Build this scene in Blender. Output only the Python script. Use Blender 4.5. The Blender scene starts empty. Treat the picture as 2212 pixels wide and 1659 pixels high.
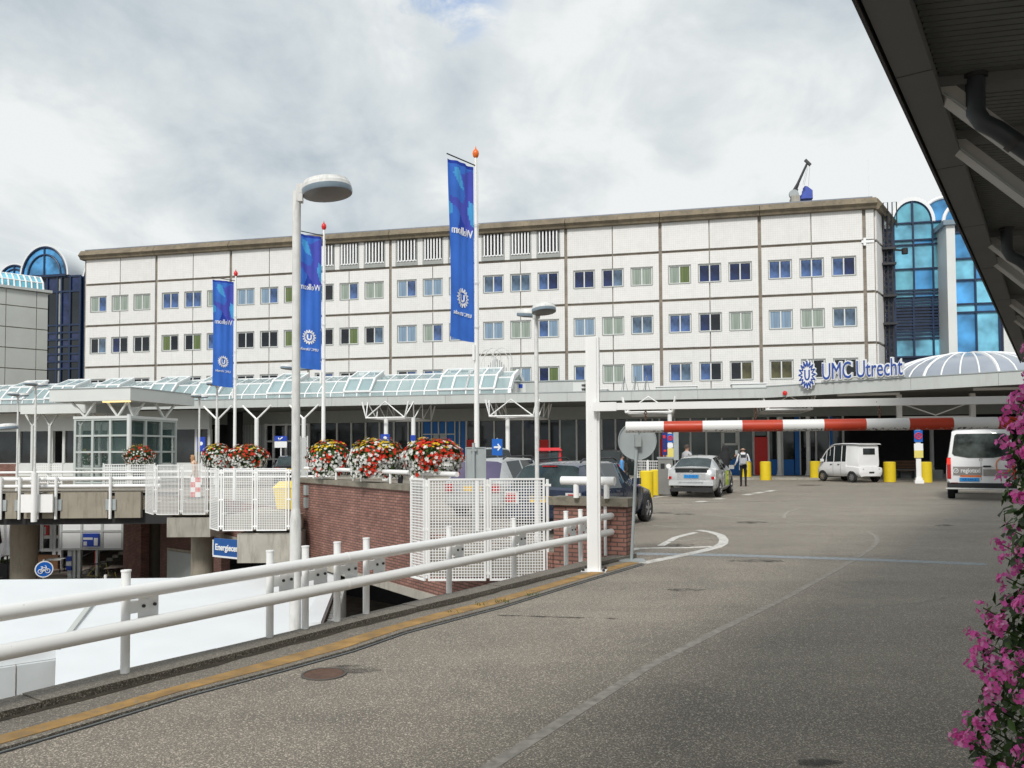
import bpy, bmesh, math, random
from mathutils import Matrix, Vector, noise
R = math.radians
C = bpy.context.scene.collection
random.seed(7)
# ---------------------------------------------------------------- camera
EYE = Vector((0.0, 0.0, 1.68))
FPX, CX, CY, WPX = 1725.0, 1106.0, 917.8, 2212.0
cam = bpy.data.cameras.new('camera')
cam.sensor_width = 36.0
cam.lens = FPX / WPX * 36.0
cam.shift_y = 88.3 / WPX
cam.clip_start = 0.05
cam.clip_end = 4000.0
cam_o = bpy.data.objects.new('camera', cam)
C.objects.link(cam_o)
CAM_M = Matrix.Rotation(R(90 + 1.9), 4, 'X') @ Matrix.Rotation(R(-0.3), 4, 'Z')
cam_o.matrix_world = Matrix.Translation(EYE) @ CAM_M
bpy.context.scene.camera = cam_o
# ---------------------------------------------------------------- exposure, sky, sun
vs = bpy.context.scene.view_settings
bpy.context.scene.display_settings.display_device = 'sRGB'
vs.view_transform = 'Standard'
vs.look = 'None'
vs.gamma = 1.0
vs.exposure = 0.80
SUN_EL, SUN_AZ = 42.0, 197.0          # azimuth clockwise from +Y: behind the camera, to the left
sl = bpy.data.lights.new('sun', 'SUN')
sl.energy = 1.5
sl.angle = R(12)
sl.color = (1.0, 0.97, 0.93)
so = bpy.data.objects.new('sun', sl)
C.objects.link(so)
sd = Vector((math.sin(R(SUN_AZ)) * math.cos(R(SUN_EL)), math.cos(R(SUN_AZ)) * math.cos(R(SUN_EL)), math.sin(R(SUN_EL))))
so.rotation_euler = sd.to_track_quat('Z', 'Y').to_euler()
so.location = sd * 100
so['kind'] = 'helper'
w = bpy.data.worlds.new('World')
bpy.context.scene.world = w
w.use_nodes = True
nt = w.node_tree
nt.nodes.clear()
def N(t, typ, **kw):
    n = t.nodes.new(typ)
    for k, v in kw.items():
        if k in n.inputs:
            n.inputs[k].default_value = v
        else:
            setattr(n, k, v)
    return n
def LK(t, a, b): t.links.new(a, b)
def ramp(t, stops, interp='LINEAR'):
    n = t.nodes.new('ShaderNodeValToRGB')
    cr = n.color_ramp
    cr.interpolation = interp
    while len(cr.elements) < len(stops):
        cr.elements.new(0.5)
    for e, (p, c) in zip(cr.elements, stops):
        e.position = p
        e.color = (c, c, c, 1) if isinstance(c, (int, float)) else (*c, 1)
    return n
def mixc(t, fac, a, b, typ='MIX'):
    n = t.nodes.new('ShaderNodeMix')
    n.data_type = 'RGBA'
    n.blend_type = typ
    for s, v in ((n.inputs[0], fac), (n.inputs[6], a), (n.inputs[7], b)):
        if hasattr(v, 'is_output'):
            t.links.new(v, s)
        elif isinstance(v, (int, float)):
            s.default_value = v
        else:
            s.default_value = (*v, 1)
    return n.outputs[2]
sky = N(nt, 'ShaderNodeTexSky', sky_type='NISHITA', sun_disc=False)
sky.sun_elevation = R(SUN_EL)
sky.sun_rotation = R(SUN_AZ)
skys = mixc(nt, 1.0, sky.outputs[0], (0.13, 0.13, 0.13), 'MULTIPLY')
tc = N(nt, 'ShaderNodeTexCoord')
sep = N(nt, 'ShaderNodeSeparateXYZ')
LK(nt, tc.outputs['Generated'], sep.inputs[0])
def math_n(t, op, a, b=None):
    n = t.nodes.new('ShaderNodeMath')
    n.operation = op
    for s, v in zip(n.inputs, (a, b)):
        if v is None:
            continue
        if hasattr(v, 'is_output'):
            t.links.new(v, s)
        else:
            s.default_value = v
    return n.outputs[0]
zz = math_n(nt, 'ADD', math_n(nt, 'ABSOLUTE', sep.outputs[2]), 0.42)
cmb = N(nt, 'ShaderNodeCombineXYZ')
LK(nt, math_n(nt, 'DIVIDE', sep.outputs[0], zz), cmb.inputs[0])
LK(nt, math_n(nt, 'DIVIDE', sep.outputs[1], zz), cmb.inputs[1])
def wnoise(scale, detail, rough, dist, off):
    mp = N(nt, 'ShaderNodeMapping')
    mp.inputs['Location'].default_value = off
    LK(nt, cmb.outputs[0], mp.inputs[0])
    n = N(nt, 'ShaderNodeTexNoise', Scale=scale, Detail=detail, Roughness=rough, Distortion=dist)
    LK(nt, mp.outputs[0], n.inputs['Vector'])
    return n.outputs[0]
n1 = wnoise(2.1, 9, 0.52, 0.3, (6.3, 6.9, 1.0))
n2 = wnoise(5.2, 8, 0.58, 0.4, (5.1, 3.4, 2.0))
n3 = wnoise(1.7, 6, 0.5, 0.3, (8.3, 1.2, 4.0))
dens = math_n(nt, 'ADD', math_n(nt, 'MULTIPLY', n1, 0.68), math_n(nt, 'MULTIPLY', n2, 0.32))
cl = ramp(nt, [(0.385, (0.285, 0.325, 0.355)), (0.45, (0.36, 0.395, 0.415)), (0.50, (0.415, 0.442, 0.452)), (0.56, (0.495, 0.512, 0.515))])
LK(nt, dens, cl.inputs[0])
gap = ramp(nt, [(0.66, 0.0), (0.76, 0.75)])
LK(nt, n3, gap.inputs[0])
gdir = Vector((-0.078, 0.865, 0.527)).normalized()
vd = N(nt, 'ShaderNodeVectorMath', operation='DOT_PRODUCT')
LK(nt, tc.outputs['Generated'], vd.inputs[0]); vd.inputs[1].default_value = gdir
near = ramp(nt, [(0.9968, 0.0), (0.9993, 1.0)]); LK(nt, vd.outputs['Value'], near.inputs[0])
gn = ramp(nt, [(0.44, 0.0), (0.54, 0.95)]); LK(nt, wnoise(7.0, 6, 0.6, 0.4, (1.0, 2.0, 3.0)), gn.inputs[0])
gfac = math_n(nt, 'MAXIMUM', math_n(nt, 'MULTIPLY', near.outputs[0], gn.outputs[0]), gap.outputs[0])
skyc = mixc(nt, gfac, cl.outputs[0], skys)
bg = N(nt, 'ShaderNodeBackground', Strength=1.0)
LK(nt, skyc, bg.inputs[0])
wo = N(nt, 'ShaderNodeOutputWorld')
LK(nt, bg.outputs[0], wo.inputs[0])
# ---------------------------------------------------------------- placing: a pixel of the 2212 x 1659 view and a distance or height give a point
def ray(x, y): return CAM_M.to_3x3() @ Vector(((x - CX) / FPX, (CY - y) / FPX, -1.0))
def at(x, y, Y):
    d = ray(x, y)
    return EYE + d * (Y / d.y)
def gp(x, y, z=0.0):
    d = ray(x, y)
    return EYE + d * ((z - EYE.z) / d.z)
EH, EM = Vector((0.977, -0.2132, 0)).normalized(), Vector((0.2132, 0.977, 0)).normalized()   # along and into the hospital front
def st(s, t, z=0.0): return EH * s + EM * t + Vector((0, 0, z))
def on_t(x, y, t):
    d = ray(x, y)
    k = t / d.dot(EM)
    p = EYE + d * k
    return p.dot(EH), p.z
GRID = math.atan2(EH.y, EH.x)
# ---------------------------------------------------------------- mesh builder
class MB:
    def __init__(s): s.v, s.f, s.m, s.cur = [], [], [], 0
    def add(s, vs, fs):
        o = len(s.v)
        s.v += [Vector(p) for p in vs]
        for f in fs:
            s.f.append([i + o for i in f])
            s.m.append(s.cur)
        return s
    def mat(s, i): s.cur = i; return s
    def box(s, a, b, M=None):
        x0, y0, z0 = a; x1, y1, z1 = b
        vs = [Vector(p) for p in ((x0,y0,z0),(x1,y0,z0),(x1,y1,z0),(x0,y1,z0),(x0,y0,z1),(x1,y0,z1),(x1,y1,z1),(x0,y1,z1))]
        if M: vs = [M @ p for p in vs]
        return s.add(vs, [(0,3,2,1),(4,5,6,7),(0,1,5,4),(1,2,6,5),(2,3,7,6),(3,0,4,7)])
    def cbox(s, c, sz, M=None):
        return s.box([c[i] - sz[i] / 2 for i in range(3)], [c[i] + sz[i] / 2 for i in range(3)], M)
    def bar(s, p, q, w, h, up=(0, 0, 1)):
        p, q = Vector(p), Vector(q)
        d = (q - p)
        if d.length < 1e-6: return s
        d.normalize()
        u = Vector(up)
        if abs(d.dot(u)) > 0.99: u = Vector((0, 1, 0))
        r = d.cross(u).normalized(); u = r.cross(d).normalized()
        r *= w / 2; u *= h / 2
        vs = [p - r - u, p + r - u, p + r + u, p - r + u, q - r - u, q + r - u, q + r + u, q - r + u]
        return s.add(vs, [(0,1,2,3),(7,6,5,4),(0,4,5,1),(1,5,6,2),(2,6,7,3),(3,7,4,0)])
    def tube(s, pts, r, n=10, cap=True):
        pts = [Vector(p) for p in pts]
        rs = r if isinstance(r, (list, tuple)) else [r] * len(pts)
        vs, up = [], None
        for i, p in enumerate(pts):
            d = (pts[min(i + 1, len(pts) - 1)] - pts[max(i - 1, 0)])
            d = d.normalized() if d.length > 1e-9 else Vector((0, 0, 1))
            if up is None:
                up = Vector((0, 0, 1)) if abs(d.z) < 0.9 else Vector((1, 0, 0))
            a = d.cross(up).normalized(); b = a.cross(d).normalized(); up = b
            for k in range(n):
                t = 2 * math.pi * k / n
                vs.append(p + (a * math.cos(t) + b * math.sin(t)) * rs[i])
        fs = [(i*n+k, i*n+(k+1)%n, (i+1)*n+(k+1)%n, (i+1)*n+k) for i in range(len(pts)-1) for k in range(n)]
        if cap:
            fs += [tuple(range(n))[::-1], tuple(range((len(pts)-1)*n, len(pts)*n))]
        return s.add(vs, fs)
    def lathe(s, prof, n=20, c=(0, 0, 0), M=None, cap=True):
        c = Vector(c); vs = []
        for r, z in prof:
            for k in range(n):
                t = 2 * math.pi * k / n
                p = Vector((r * math.cos(t), r * math.sin(t), z))
                vs.append(c + (M @ p if M else p))
        fs = [(i*n+k, i*n+(k+1)%n, (i+1)*n+(k+1)%n, (i+1)*n+k) for i in range(len(prof)-1) for k in range(n)]
        if cap:
            fs += [tuple(range(n))[::-1], tuple(range((len(prof)-1)*n, len(prof)*n))]
        return s.add(vs, fs)
    def prism(s, poly, z0, z1):
        n = len(poly)
        vs = [(p[0], p[1], z0) for p in poly] + [(p[0], p[1], z1) for p in poly]
        return s.add(vs, [tuple(range(n))[::-1], tuple(range(n, 2*n))] + [(i, (i+1)%n, n+(i+1)%n, n+i) for i in range(n)])
    def plate(s, poly, y0, y1, M=None):
        n = len(poly)
        vs = [Vector((p[0], y0, p[1])) for p in poly] + [Vector((p[0], y1, p[1])) for p in poly]
        if M: vs = [M @ p for p in vs]
        return s.add(vs, [tuple(range(n)), tuple(range(n, 2*n))[::-1]] + [(i, n+i, n+(i+1)%n, (i+1)%n) for i in range(n)])
    def loft(s, rings, cap=True):
        n = len(rings[0]); vs = [p for r in rings for p in r]
        fs = [(i*n+k, i*n+(k+1)%n, (i+1)*n+(k+1)%n, (i+1)*n+k) for i in range(len(rings)-1) for k in range(n)]
        if cap:
            fs += [tuple(range(n))[::-1], tuple(range((len(rings)-1)*n, len(rings)*n))]
        return s.add(vs, fs)
    def tf(s, M): s.v = [M @ p for p in s.v]; return s
WM = {}
def obj(name, mb, mats, parent=None, world=False, smooth=35, fix=True):
    me = bpy.data.meshes.new(name)
    vs = mb.v
    if world and parent is not None:
        inv = WM[parent.name].inverted(); vs = [inv @ p for p in vs]
    me.from_pydata([tuple(p) for p in vs], [], mb.f)
    mats = mats if isinstance(mats, (list, tuple)) else [mats]
    for m in mats: me.materials.append(m)
    if len(mats) > 1: me.polygons.foreach_set('material_index', mb.m)
    if fix:
        bm = bmesh.new(); bm.from_mesh(me)
        bmesh.ops.recalc_face_normals(bm, faces=bm.faces)
        bm.to_mesh(me); bm.free()
    if smooth:
        me.shade_smooth(); me.set_sharp_from_angle(angle=R(smooth))
    o = bpy.data.objects.new(name, me)
    C.objects.link(o)
    if parent is not None: o.parent = parent
    return o
def tag(o, label, cat, group=None):
    o['label'] = label; o['category'] = cat
    if group: o['group'] = group
    return o
def thing(name, label, cat, loc=(0, 0, 0), rz=0.0, group=None):
    o = bpy.data.objects.new(name, None)
    o.empty_display_size = 0.2
    C.objects.link(o)
    o.location = loc; o.rotation_euler = (0, 0, rz)
    WM[o.name] = Matrix.Translation(Vector(loc)) @ Matrix.Rotation(rz, 4, 'Z')
    return tag(o, label, cat, group)
def struct(name, mb, m, smooth=0, kind='structure'):
    o = obj(name, mb, m, smooth=smooth); o['kind'] = kind
    return o
def stuff(o): o['kind'] = 'stuff'; return o
def dup(root, loc, rz, label, group=None, sc=None):
    kids = {}
    for o in bpy.data.objects:
        if o.parent is not None: kids.setdefault(o.parent.name, []).append(o)
    def cp(o, par):
        c = o.copy(); C.objects.link(c)
        if par is not None: c.parent = par
        for k in kids.get(o.name, []): cp(k, c)
        return c
    r = cp(root, None)
    r.location = loc; r.rotation_euler = (0, 0, rz); r['label'] = label
    if sc: r.scale = (sc, sc, sc)
    if group: r['group'] = group
    WM[r.name] = Matrix.Translation(Vector(loc)) @ Matrix.Rotation(rz, 4, 'Z')
    return r
def text_mb(body, size, M, depth=0.01, mirror=False, res=3, align='CENTER', shear=0.0, xs=1.0, off=0.0):
    """lettering standing in the local XZ plane, then moved by M"""
    cu = bpy.data.curves.new('t', 'FONT')
    cu.body = body; cu.size = size; cu.extrude = depth / 2; cu.align_x = align; cu.resolution_u = res; cu.shear = shear; cu.offset = off
    o = bpy.data.objects.new('t', cu); C.objects.link(o)
    bpy.context.view_layer.update()
    me = bpy.data.meshes.new_from_object(o.evaluated_get(bpy.context.evaluated_depsgraph_get()))
    mb = MB()
    k = -1.0 if mirror else 1.0
    mb.add([M @ Vector((v.co.x * k * xs, v.co.z, v.co.y)) for v in me.vertices], [tuple(p.vertices) for p in me.polygons])
    bpy.data.objects.remove(o); bpy.data.curves.remove(cu); bpy.data.meshes.remove(me)
    return mb
# ---------------------------------------------------------------- materials
def newmat(name):
    m = bpy.data.materials.new(name); m.use_nodes = True
    t = m.node_tree; t.nodes.clear()
    out = N(t, 'ShaderNodeOutputMaterial'); p = N(t, 'ShaderNodeBsdfPrincipled')
    LK(t, p.outputs[0], out.inputs[0])
    return m, t, p, out
def tnoise(t, scale, detail=4, rough=0.55, vec=None, stretch=None, coord='Object'):
    if vec is None:
        vec = N(t, 'ShaderNodeTexCoord').outputs[coord]
    if stretch:
        mp = N(t, 'ShaderNodeMapping'); mp.inputs['Scale'].default_value = stretch
        LK(t, vec, mp.inputs[0]); vec = mp.outputs[0]
    n = N(t, 'ShaderNodeTexNoise', Scale=scale, Detail=detail, Roughness=rough)
    LK(t, vec, n.inputs['Vector'])
    return n.outputs[0]
def lum(c, k): return tuple(min(1, x * k) for x in c)
def mat(name, col, rough=0.6, metal=0.0, var=0.12, scale=3.0, dirt=None, dscale=1.2, dstr=(2, 2, 0.35), bump=0.0, bscale=60.0, coat=0.0, spec=0.5):
    """plain surface with soft tone variation and, if asked, streaky dirt of its own colour"""
    m, t, p, _ = newmat(name)
    f = tnoise(t, scale)
    r = ramp(t, [(0.3, lum(col, 1 - var)), (0.7, lum(col, 1 + var))]); LK(t, f, r.inputs[0])
    c = r.outputs[0]
    if dirt:
        d = tnoise(t, dscale * 4, 6, 0.65, stretch=dstr)
        rd = ramp(t, [(0.5, 0.0), (0.72, 0.85)]); LK(t, d, rd.inputs[0])
        c = mixc(t, rd.outputs[0], c, dirt)
    LK(t, c, p.inputs['Base Color'])
    rr = ramp(t, [(0.3, max(0.02, rough - 0.08)), (0.7, min(1, rough + 0.08))]); LK(t, f, rr.inputs[0])
    LK(t, rr.outputs[0], p.inputs['Roughness'])
    p.inputs['Metallic'].default_value = metal
    p.inputs['Coat Weight'].default_value = coat
    p.inputs['Specular IOR Level'].default_value = spec
    if bump:
        b = N(t, 'ShaderNodeBump', Strength=bump, Distance=0.01); LK(t, tnoise(t, bscale, 5), b.inputs['Height']); LK(t, b.outputs[0], p.inputs['Normal'])
    return m
def asphalt(name, dark, mid, light, k=1.0):
    m, t, p, _ = newmat(name)
    a = tnoise(t, 70, 3, 0.65); b = tnoise(t, 170, 2, 0.7); big = tnoise(t, 0.35, 5, 0.6); st_ = tnoise(t, 1.4, 4, 0.6)
    s = math_n(t, 'ADD', math_n(t, 'MULTIPLY', a, 0.5), math_n(t, 'MULTIPLY', b, 0.5))
    r = ramp(t, [(0.40, dark), (0.48, lum(mid, .9)), (0.54, mid), (0.62, light)]); LK(t, s, r.inputs[0])
    rb = ramp(t, [(0.3, 0.78), (0.7, 1.16)]); LK(t, big, rb.inputs[0])
    c = mixc(t, 1.0, r.outputs[0], rb.outputs[0], 'MULTIPLY')
    rs = ramp(t, [(0.33, 0.80), (0.5, 1.0)]); LK(t, st_, rs.inputs[0])
    c = mixc(t, 1.0, c, rs.outputs[0], 'MULTIPLY')
    mp = N(t, 'ShaderNodeMapping'); mp.inputs['Rotation'].default_value = (0, 0, R(-54.5)); mp.inputs['Scale'].default_value = (.05, 1, 1)
    LK(t, N(t, 'ShaderNodeTexCoord').outputs['Object'], mp.inputs[0])
    rt_ = ramp(t, [(0.36, 0.80), (0.56, 1.07)]); LK(t, tnoise(t, 0.9, 4, .6, vec=mp.outputs[0]), rt_.inputs[0])
    c = mixc(t, 1.0, c, rt_.outputs[0], 'MULTIPLY')
    vc = N(t, 'ShaderNodeTexVoronoi', Scale=0.30, feature='DISTANCE_TO_EDGE'); wn = N(t, 'ShaderNodeTexNoise', Scale=1.3, Detail=6.0)
    LK(t, N(t, 'ShaderNodeTexCoord').outputs['Object'], wn.inputs['Vector'])
    LK(t, mixc(t, 0.25, N(t, 'ShaderNodeTexCoord').outputs['Object'], wn.outputs['Color'], 'ADD'), vc.inputs['Vector'])
    rc = ramp(t, [(0.0, 1.0), (0.006, 0.0)]); LK(t, vc.outputs['Distance'], rc.inputs[0])
    cm = ramp(t, [(0.52, 0.0), (0.60, 0.55)]); LK(t, big, cm.inputs[0])
    c = mixc(t, math_n(t, 'MULTIPLY', rc.outputs[0], cm.outputs[0]), c, (0.045, 0.04, 0.035))
    vo = N(t, 'ShaderNodeTexVoronoi', Scale=130.0); LK(t, N(t, 'ShaderNodeTexCoord').outputs['Object'], vo.inputs['Vector'])
    rv = ramp(t, [(0.86, 0.0), (0.93, 1.0)])
    sp = N(t, 'ShaderNodeSeparateColor'); LK(t, vo.outputs['Color'], sp.inputs[0]); LK(t, sp.outputs[0], rv.inputs[0])
    c = mixc(t, math_n(t, 'MULTIPLY', rv.outputs[0], 0.6), c, lum(light, 1.35))
    LK(t, c, p.inputs['Base Color']); p.inputs['Roughness'].default_value = 0.85
    p.inputs['Sheen Weight'].default_value = 0.30; p.inputs['Sheen Roughness'].default_value = 0.45; p.inputs['Sheen Tint'].default_value = (1.0, 0.93, 0.84, 1)
    bp = N(t, 'ShaderNodeBump', Strength=0.5, Distance=0.008); LK(t, s, bp.inputs['Height']); LK(t, bp.outputs[0], p.inputs['Normal'])
    return m
def wallvec(t):
    """along the wall, up the wall: for walls whose local Z is up"""
    tcx = N(t, 'ShaderNodeTexCoord'); s = N(t, 'ShaderNodeSeparateXYZ'); LK(t, tcx.outputs['Object'], s.inputs[0])
    c = N(t, 'ShaderNodeCombineXYZ'); LK(t, math_n(t, 'ADD', s.outputs[0], s.outputs[1]), c.inputs[0]); LK(t, s.outputs[2], c.inputs[1])
    return c.outputs[0]
def bricks(name, c1, c2, mortar, bw=0.215, bh=0.066, ms=0.010, rough=0.85, off=0.5, var=0.3):
    m, t, p, _ = newmat(name)
    v = wallvec(t)
    b = N(t, 'ShaderNodeTexBrick', Scale=1.0); b.offset = off
    b.inputs['Brick Width'].default_value = bw; b.inputs['Row Height'].default_value = bh; b.inputs['Mortar Size'].default_value = ms
    b.inputs['Color1'].default_value = (*c1, 1); b.inputs['Color2'].default_value = (*c2, 1); b.inputs['Mortar'].default_value = (*mortar, 1)
    LK(t, v, b.inputs['Vector'])
    f = tnoise(t, 1.6, 6, 0.65); r = ramp(t, [(0.3, 1 - var), (0.7, 1 + var)]); LK(t, f, r.inputs[0])
    LK(t, mixc(t, 1.0, b.outputs[0], r.outputs[0], 'MULTIPLY'), p.inputs['Base Color'])
    p.inputs['Roughness'].default_value = rough
    bp = N(t, 'ShaderNodeBump', Strength=0.6, Distance=0.008); bp.invert = True
    LK(t, b.outputs['Fac'], bp.inputs['Height']); LK(t, bp.outputs[0], p.inputs['Normal'])
    return m
def glass(name, col, rough=0.04, alpha=1.0, var=0.25, scale=0.4):
    m, t, p, out = newmat(name)
    f = tnoise(t, scale, 3); r = ramp(t, [(0.3, lum(col, 1 - var)), (0.7, lum(col, 1 + var))]); LK(t, f, r.inputs[0])
    LK(t, r.outputs[0], p.inputs['Base Color']); p.inputs['Roughness'].default_value = rough; p.inputs['IOR'].default_value = 1.52
    p.inputs['Alpha'].default_value = alpha
    return m
M = {}
M['asphalt'] = asphalt('asphalt', (0.026, 0.0215, 0.016), (0.162, 0.136, 0.104), (0.58, 0.505, 0.40))
M['gutter'] = asphalt('gutter concrete', (0.035, 0.03, 0.023), (0.118, 0.102, 0.078), (0.33, 0.29, 0.23))
M['kerb'] = asphalt('kerb concrete', (0.022, 0.019, 0.014), (0.085, 0.073, 0.053), (0.27, 0.235, 0.18))
M['paint'] = mat('road paint', (0.62, 0.60, 0.56), 0.8, var=0.2, scale=9, dirt=(0.27, 0.24, 0.20), dscale=2.2, dstr=(1, 1, 1))
M['paintblue'] = mat('pale blue worn line', (0.36, 0.39, 0.41), 0.85, var=0.2, scale=14, dirt=(0.25, 0.235, 0.21), dscale=3, dstr=(1, 1, 1))
M['paintworn'] = mat('worn road paint', (0.32, 0.295, 0.255), 0.85, var=0.25, scale=14, dirt=(0.185, 0.165, 0.135), dscale=3, dstr=(1, 1, 1))
M['yellowline'] = mat('ochre line paint', (0.33, 0.195, 0.062), 0.85, var=0.3, scale=6, dirt=(0.185, 0.155, 0.115), dscale=4.5, dstr=(1, 1, 1))
M['street'] = mat('street paving', (0.30, 0.25, 0.21), 0.9, var=0.25, scale=2)
M['white'] = mat('white painted steel', (0.82, 0.82, 0.805), 0.4, var=0.02, scale=2)
def weathered(name):
    m = mat(name, (0.81, 0.81, 0.795), 0.42, var=0.03, scale=1.5, dirt=(0.60, 0.585, 0.55), dscale=1.6, dstr=(1.5, 1.5, .5))
    t = m.node_tree; p = [n for n in t.nodes if n.type == 'BSDF_PRINCIPLED'][0]; src = p.inputs['Base Color'].links[0].from_socket
    for nd in t.nodes:
        if nd.type == 'VALTORGB' and nd.color_ramp.elements[0].position == 0.5: nd.color_ramp.elements[0].position = .62; nd.color_ramp.elements[1].position = .82; nd.color_ramp.elements[1].color = (.5, .5, .5, 1)
    k = ramp(t, [(0.735, 0.0), (0.76, 0.8)]); LK(t, tnoise(t, 34, 3, .6), k.inputs[0])
    LK(t, mixc(t, k.outputs[0], src, (0.25, 0.19, 0.13)), p.inputs['Base Color'])
    return m
M['railwhite'] = weathered('weathered white paint')
M['lampwhite'] = mat('lamp post paint', (0.68, 0.68, 0.66), 0.5, var=0.08, scale=9, dirt=(0.42, 0.42, 0.39), dscale=2.0)
M['whiteroof'] = mat('white roof sheet', (0.72, 0.745, 0.755), 0.5, var=0.02, scale=1)
M['grey'] = mat('grey steel', (0.33, 0.36, 0.36), 0.5, metal=0.2, var=0.08)
M['signback'] = mat('sign back', (0.38, 0.42, 0.42), 0.45, metal=0.3, var=0.06)
M['darkmetal'] = mat('dark metal', (0.03, 0.03, 0.033), 0.5)
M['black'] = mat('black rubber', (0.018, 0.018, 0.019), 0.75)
M['concrete'] = mat('concrete', (0.37, 0.35, 0.30), 0.9, var=0.14, scale=1.5, dirt=(0.23, 0.21, 0.175), dscale=0.8, bump=0.2, bscale=30)
M['beamconc'] = mat('bridge concrete', (0.30, 0.27, 0.215), 0.9, var=0.14, scale=1.2, dirt=(0.19, 0.17, 0.13), dscale=0.7)
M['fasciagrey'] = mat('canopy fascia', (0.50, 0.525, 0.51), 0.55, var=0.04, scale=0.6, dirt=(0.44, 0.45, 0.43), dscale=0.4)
M['pavwhite'] = mat('pavilion white', (0.66, 0.68, 0.66), 0.55, var=0.04, scale=0.7)
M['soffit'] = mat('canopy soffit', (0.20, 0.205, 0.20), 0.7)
M['shelter'] = mat('shelter steel', (0.132, 0.140, 0.140), 0.6, var=0.1, scale=2)
M['shelterrib'] = mat('shelter ceiling strip', (0.125, 0.135, 0.132), 0.6, var=0.1, scale=2)
M['strut'] = mat('strut steel', (0.42, 0.42, 0.40), 0.55, var=0.06)
M['pipe'] = mat('downpipe', (0.03, 0.038, 0.044), 0.45)
M['brick'] = bricks('red brown brick', (0.215, 0.100, 0.076), (0.29, 0.145, 0.112), (0.085, 0.056, 0.048))
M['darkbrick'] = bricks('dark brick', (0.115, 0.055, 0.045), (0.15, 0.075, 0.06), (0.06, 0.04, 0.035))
M['coping'] = mat('coping stone', (0.20, 0.18, 0.14), 0.9, var=0.2, scale=4, dirt=(0.11, 0.10, 0.07), dscale=1.5, dstr=(1, 1, 1), bump=0.3)
def tile_mat():
    m = bricks('pale facade tile', (0.735, 0.728, 0.71), (0.76, 0.753, 0.735), (0.67, 0.66, 0.64), 0.16, 0.16, 0.013, 0.5, 0.0, 0.04)
    t = m.node_tree; p = [n for n in t.nodes if n.type == 'BSDF_PRINCIPLED'][0]; src = p.inputs['Base Color'].links[0].from_socket
    mp = N(t, 'ShaderNodeMapping'); mp.inputs['Location'].default_value = (0, -1.945, 0); LK(t, wallvec(t), mp.inputs[0])
    b = N(t, 'ShaderNodeTexBrick', Scale=1.0); b.offset = 0.0
    b.inputs['Brick Width'].default_value = 3.61; b.inputs['Row Height'].default_value = 3.69; b.inputs['Mortar Size'].default_value = 0.0
    b.inputs['Color1'].default_value = (0.97, 0.97, 0.965, 1); b.inputs['Color2'].default_value = (1.03, 1.025, 1.02, 1); LK(t, mp.outputs[0], b.inputs['Vector'])
    c = mixc(t, 1.0, src, b.outputs[0], 'MULTIPLY')
    s_ = ramp(t, [(0.55, 1.0), (0.78, 0.90)]); LK(t, tnoise(t, 2.2, 5, .65, stretch=(1, 1, .10)), s_.inputs[0])
    LK(t, mixc(t, 1.0, c, s_.outputs[0], 'MULTIPLY'), p.inputs['Base Color'])
    return m
M['tile'] = tile_mat()
M['tiletop'] = M['tile']
M['joint'] = mat('facade joint', (0.26, 0.23, 0.19), 0.85, var=0.2, scale=0.8, dirt=(0.17, 0.12, 0.09), dscale=0.6, dstr=(1, 1, 3))
M['cornice'] = mat('weathered cornice', (0.20, 0.165, 0.115), 0.9, var=0.3, scale=0.9, dirt=(0.11, 0.095, 0.07), dscale=0.5, dstr=(2, 2, 0.6))
M['kiosk'] = mat('kiosk frame', (0.48, 0.52, 0.50), 0.5, var=0.04)
M['winframe'] = mat('window frame', (0.66, 0.67, 0.65), 0.45, var=0.03)
M['winsurround'] = mat('window surround', (0.30, 0.315, 0.30), 0.55, var=0.08)
GL = {'b': (0.055, 0.10, 0.225), 'd': (0.012, 0.022, 0.075), 'g': (0.285, 0.335, 0.285), 'l': (0.21, 0.30, 0.40), 'k': (0.008, 0.010, 0.014), 'y': (0.12, 0.16, 0.055), 'n': (0.085, 0.13, 0.19), 'o': (0.07, 0.065, 0.03)}
def win_glass(k, c):
    m, t, p, out = newmat('window ' + k)
    if k in 'gly':      # curtain folds behind the pane
        wv = tnoise(t, 5.0, 3, .6, stretch=(1, 1, .04)); lo, hi = .62, 1.28
    else:               # things behind dark glass, and reflections painted into its colour
        wv = tnoise(t, 1.1, 5, .6, stretch=(1, 1, .8)); lo, hi = .35, 1.75
    r = ramp(t, [(0.32, lum(c, lo)), (0.68, lum(c, hi))]); LK(t, wv, r.inputs[0]); LK(t, r.outputs[0], p.inputs['Base Color'])
    p.inputs['Roughness'].default_value = .04; p.inputs['IOR'].default_value = 1.55
    return m
GL = {k: win_glass(k, c) for k, c in GL.items()}
M['blueglass'] = glass('blue glass', (0.06, 0.26, 0.52), 0.05, var=0.75, scale=0.42)
M['tealglass'] = glass('teal glass', (0.14, 0.42, 0.53), 0.05, var=0.5, scale=0.45)
M['paleblue'] = glass('pale blue glass', (0.16, 0.46, 0.67), 0.05, var=0.65, scale=0.45)
M['darkglass'] = glass('dark glass', (0.012, 0.016, 0.02), 0.05)
M['navyframe'] = mat('navy frame', (0.010, 0.026, 0.07), 0.4)
M['shopglass'] = glass('shopfront glass', (0.022, 0.026, 0.027), 0.06, var=0.5, scale=0.8)
M['greenglass'] = glass('green grey glass', (0.075, 0.105, 0.10), 0.1, var=0.3, scale=0.6)
M['vaultglass'] = glass('vault glass', (0.42, 0.57, 0.59), 0.06, alpha=0.5, var=0.1)
M['liftglass'] = glass('lift glass', (0.10, 0.17, 0.155), 0.03, alpha=0.20)
M['carglass'] = glass('car glass', (0.02, 0.026, 0.028), 0.03)
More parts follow.
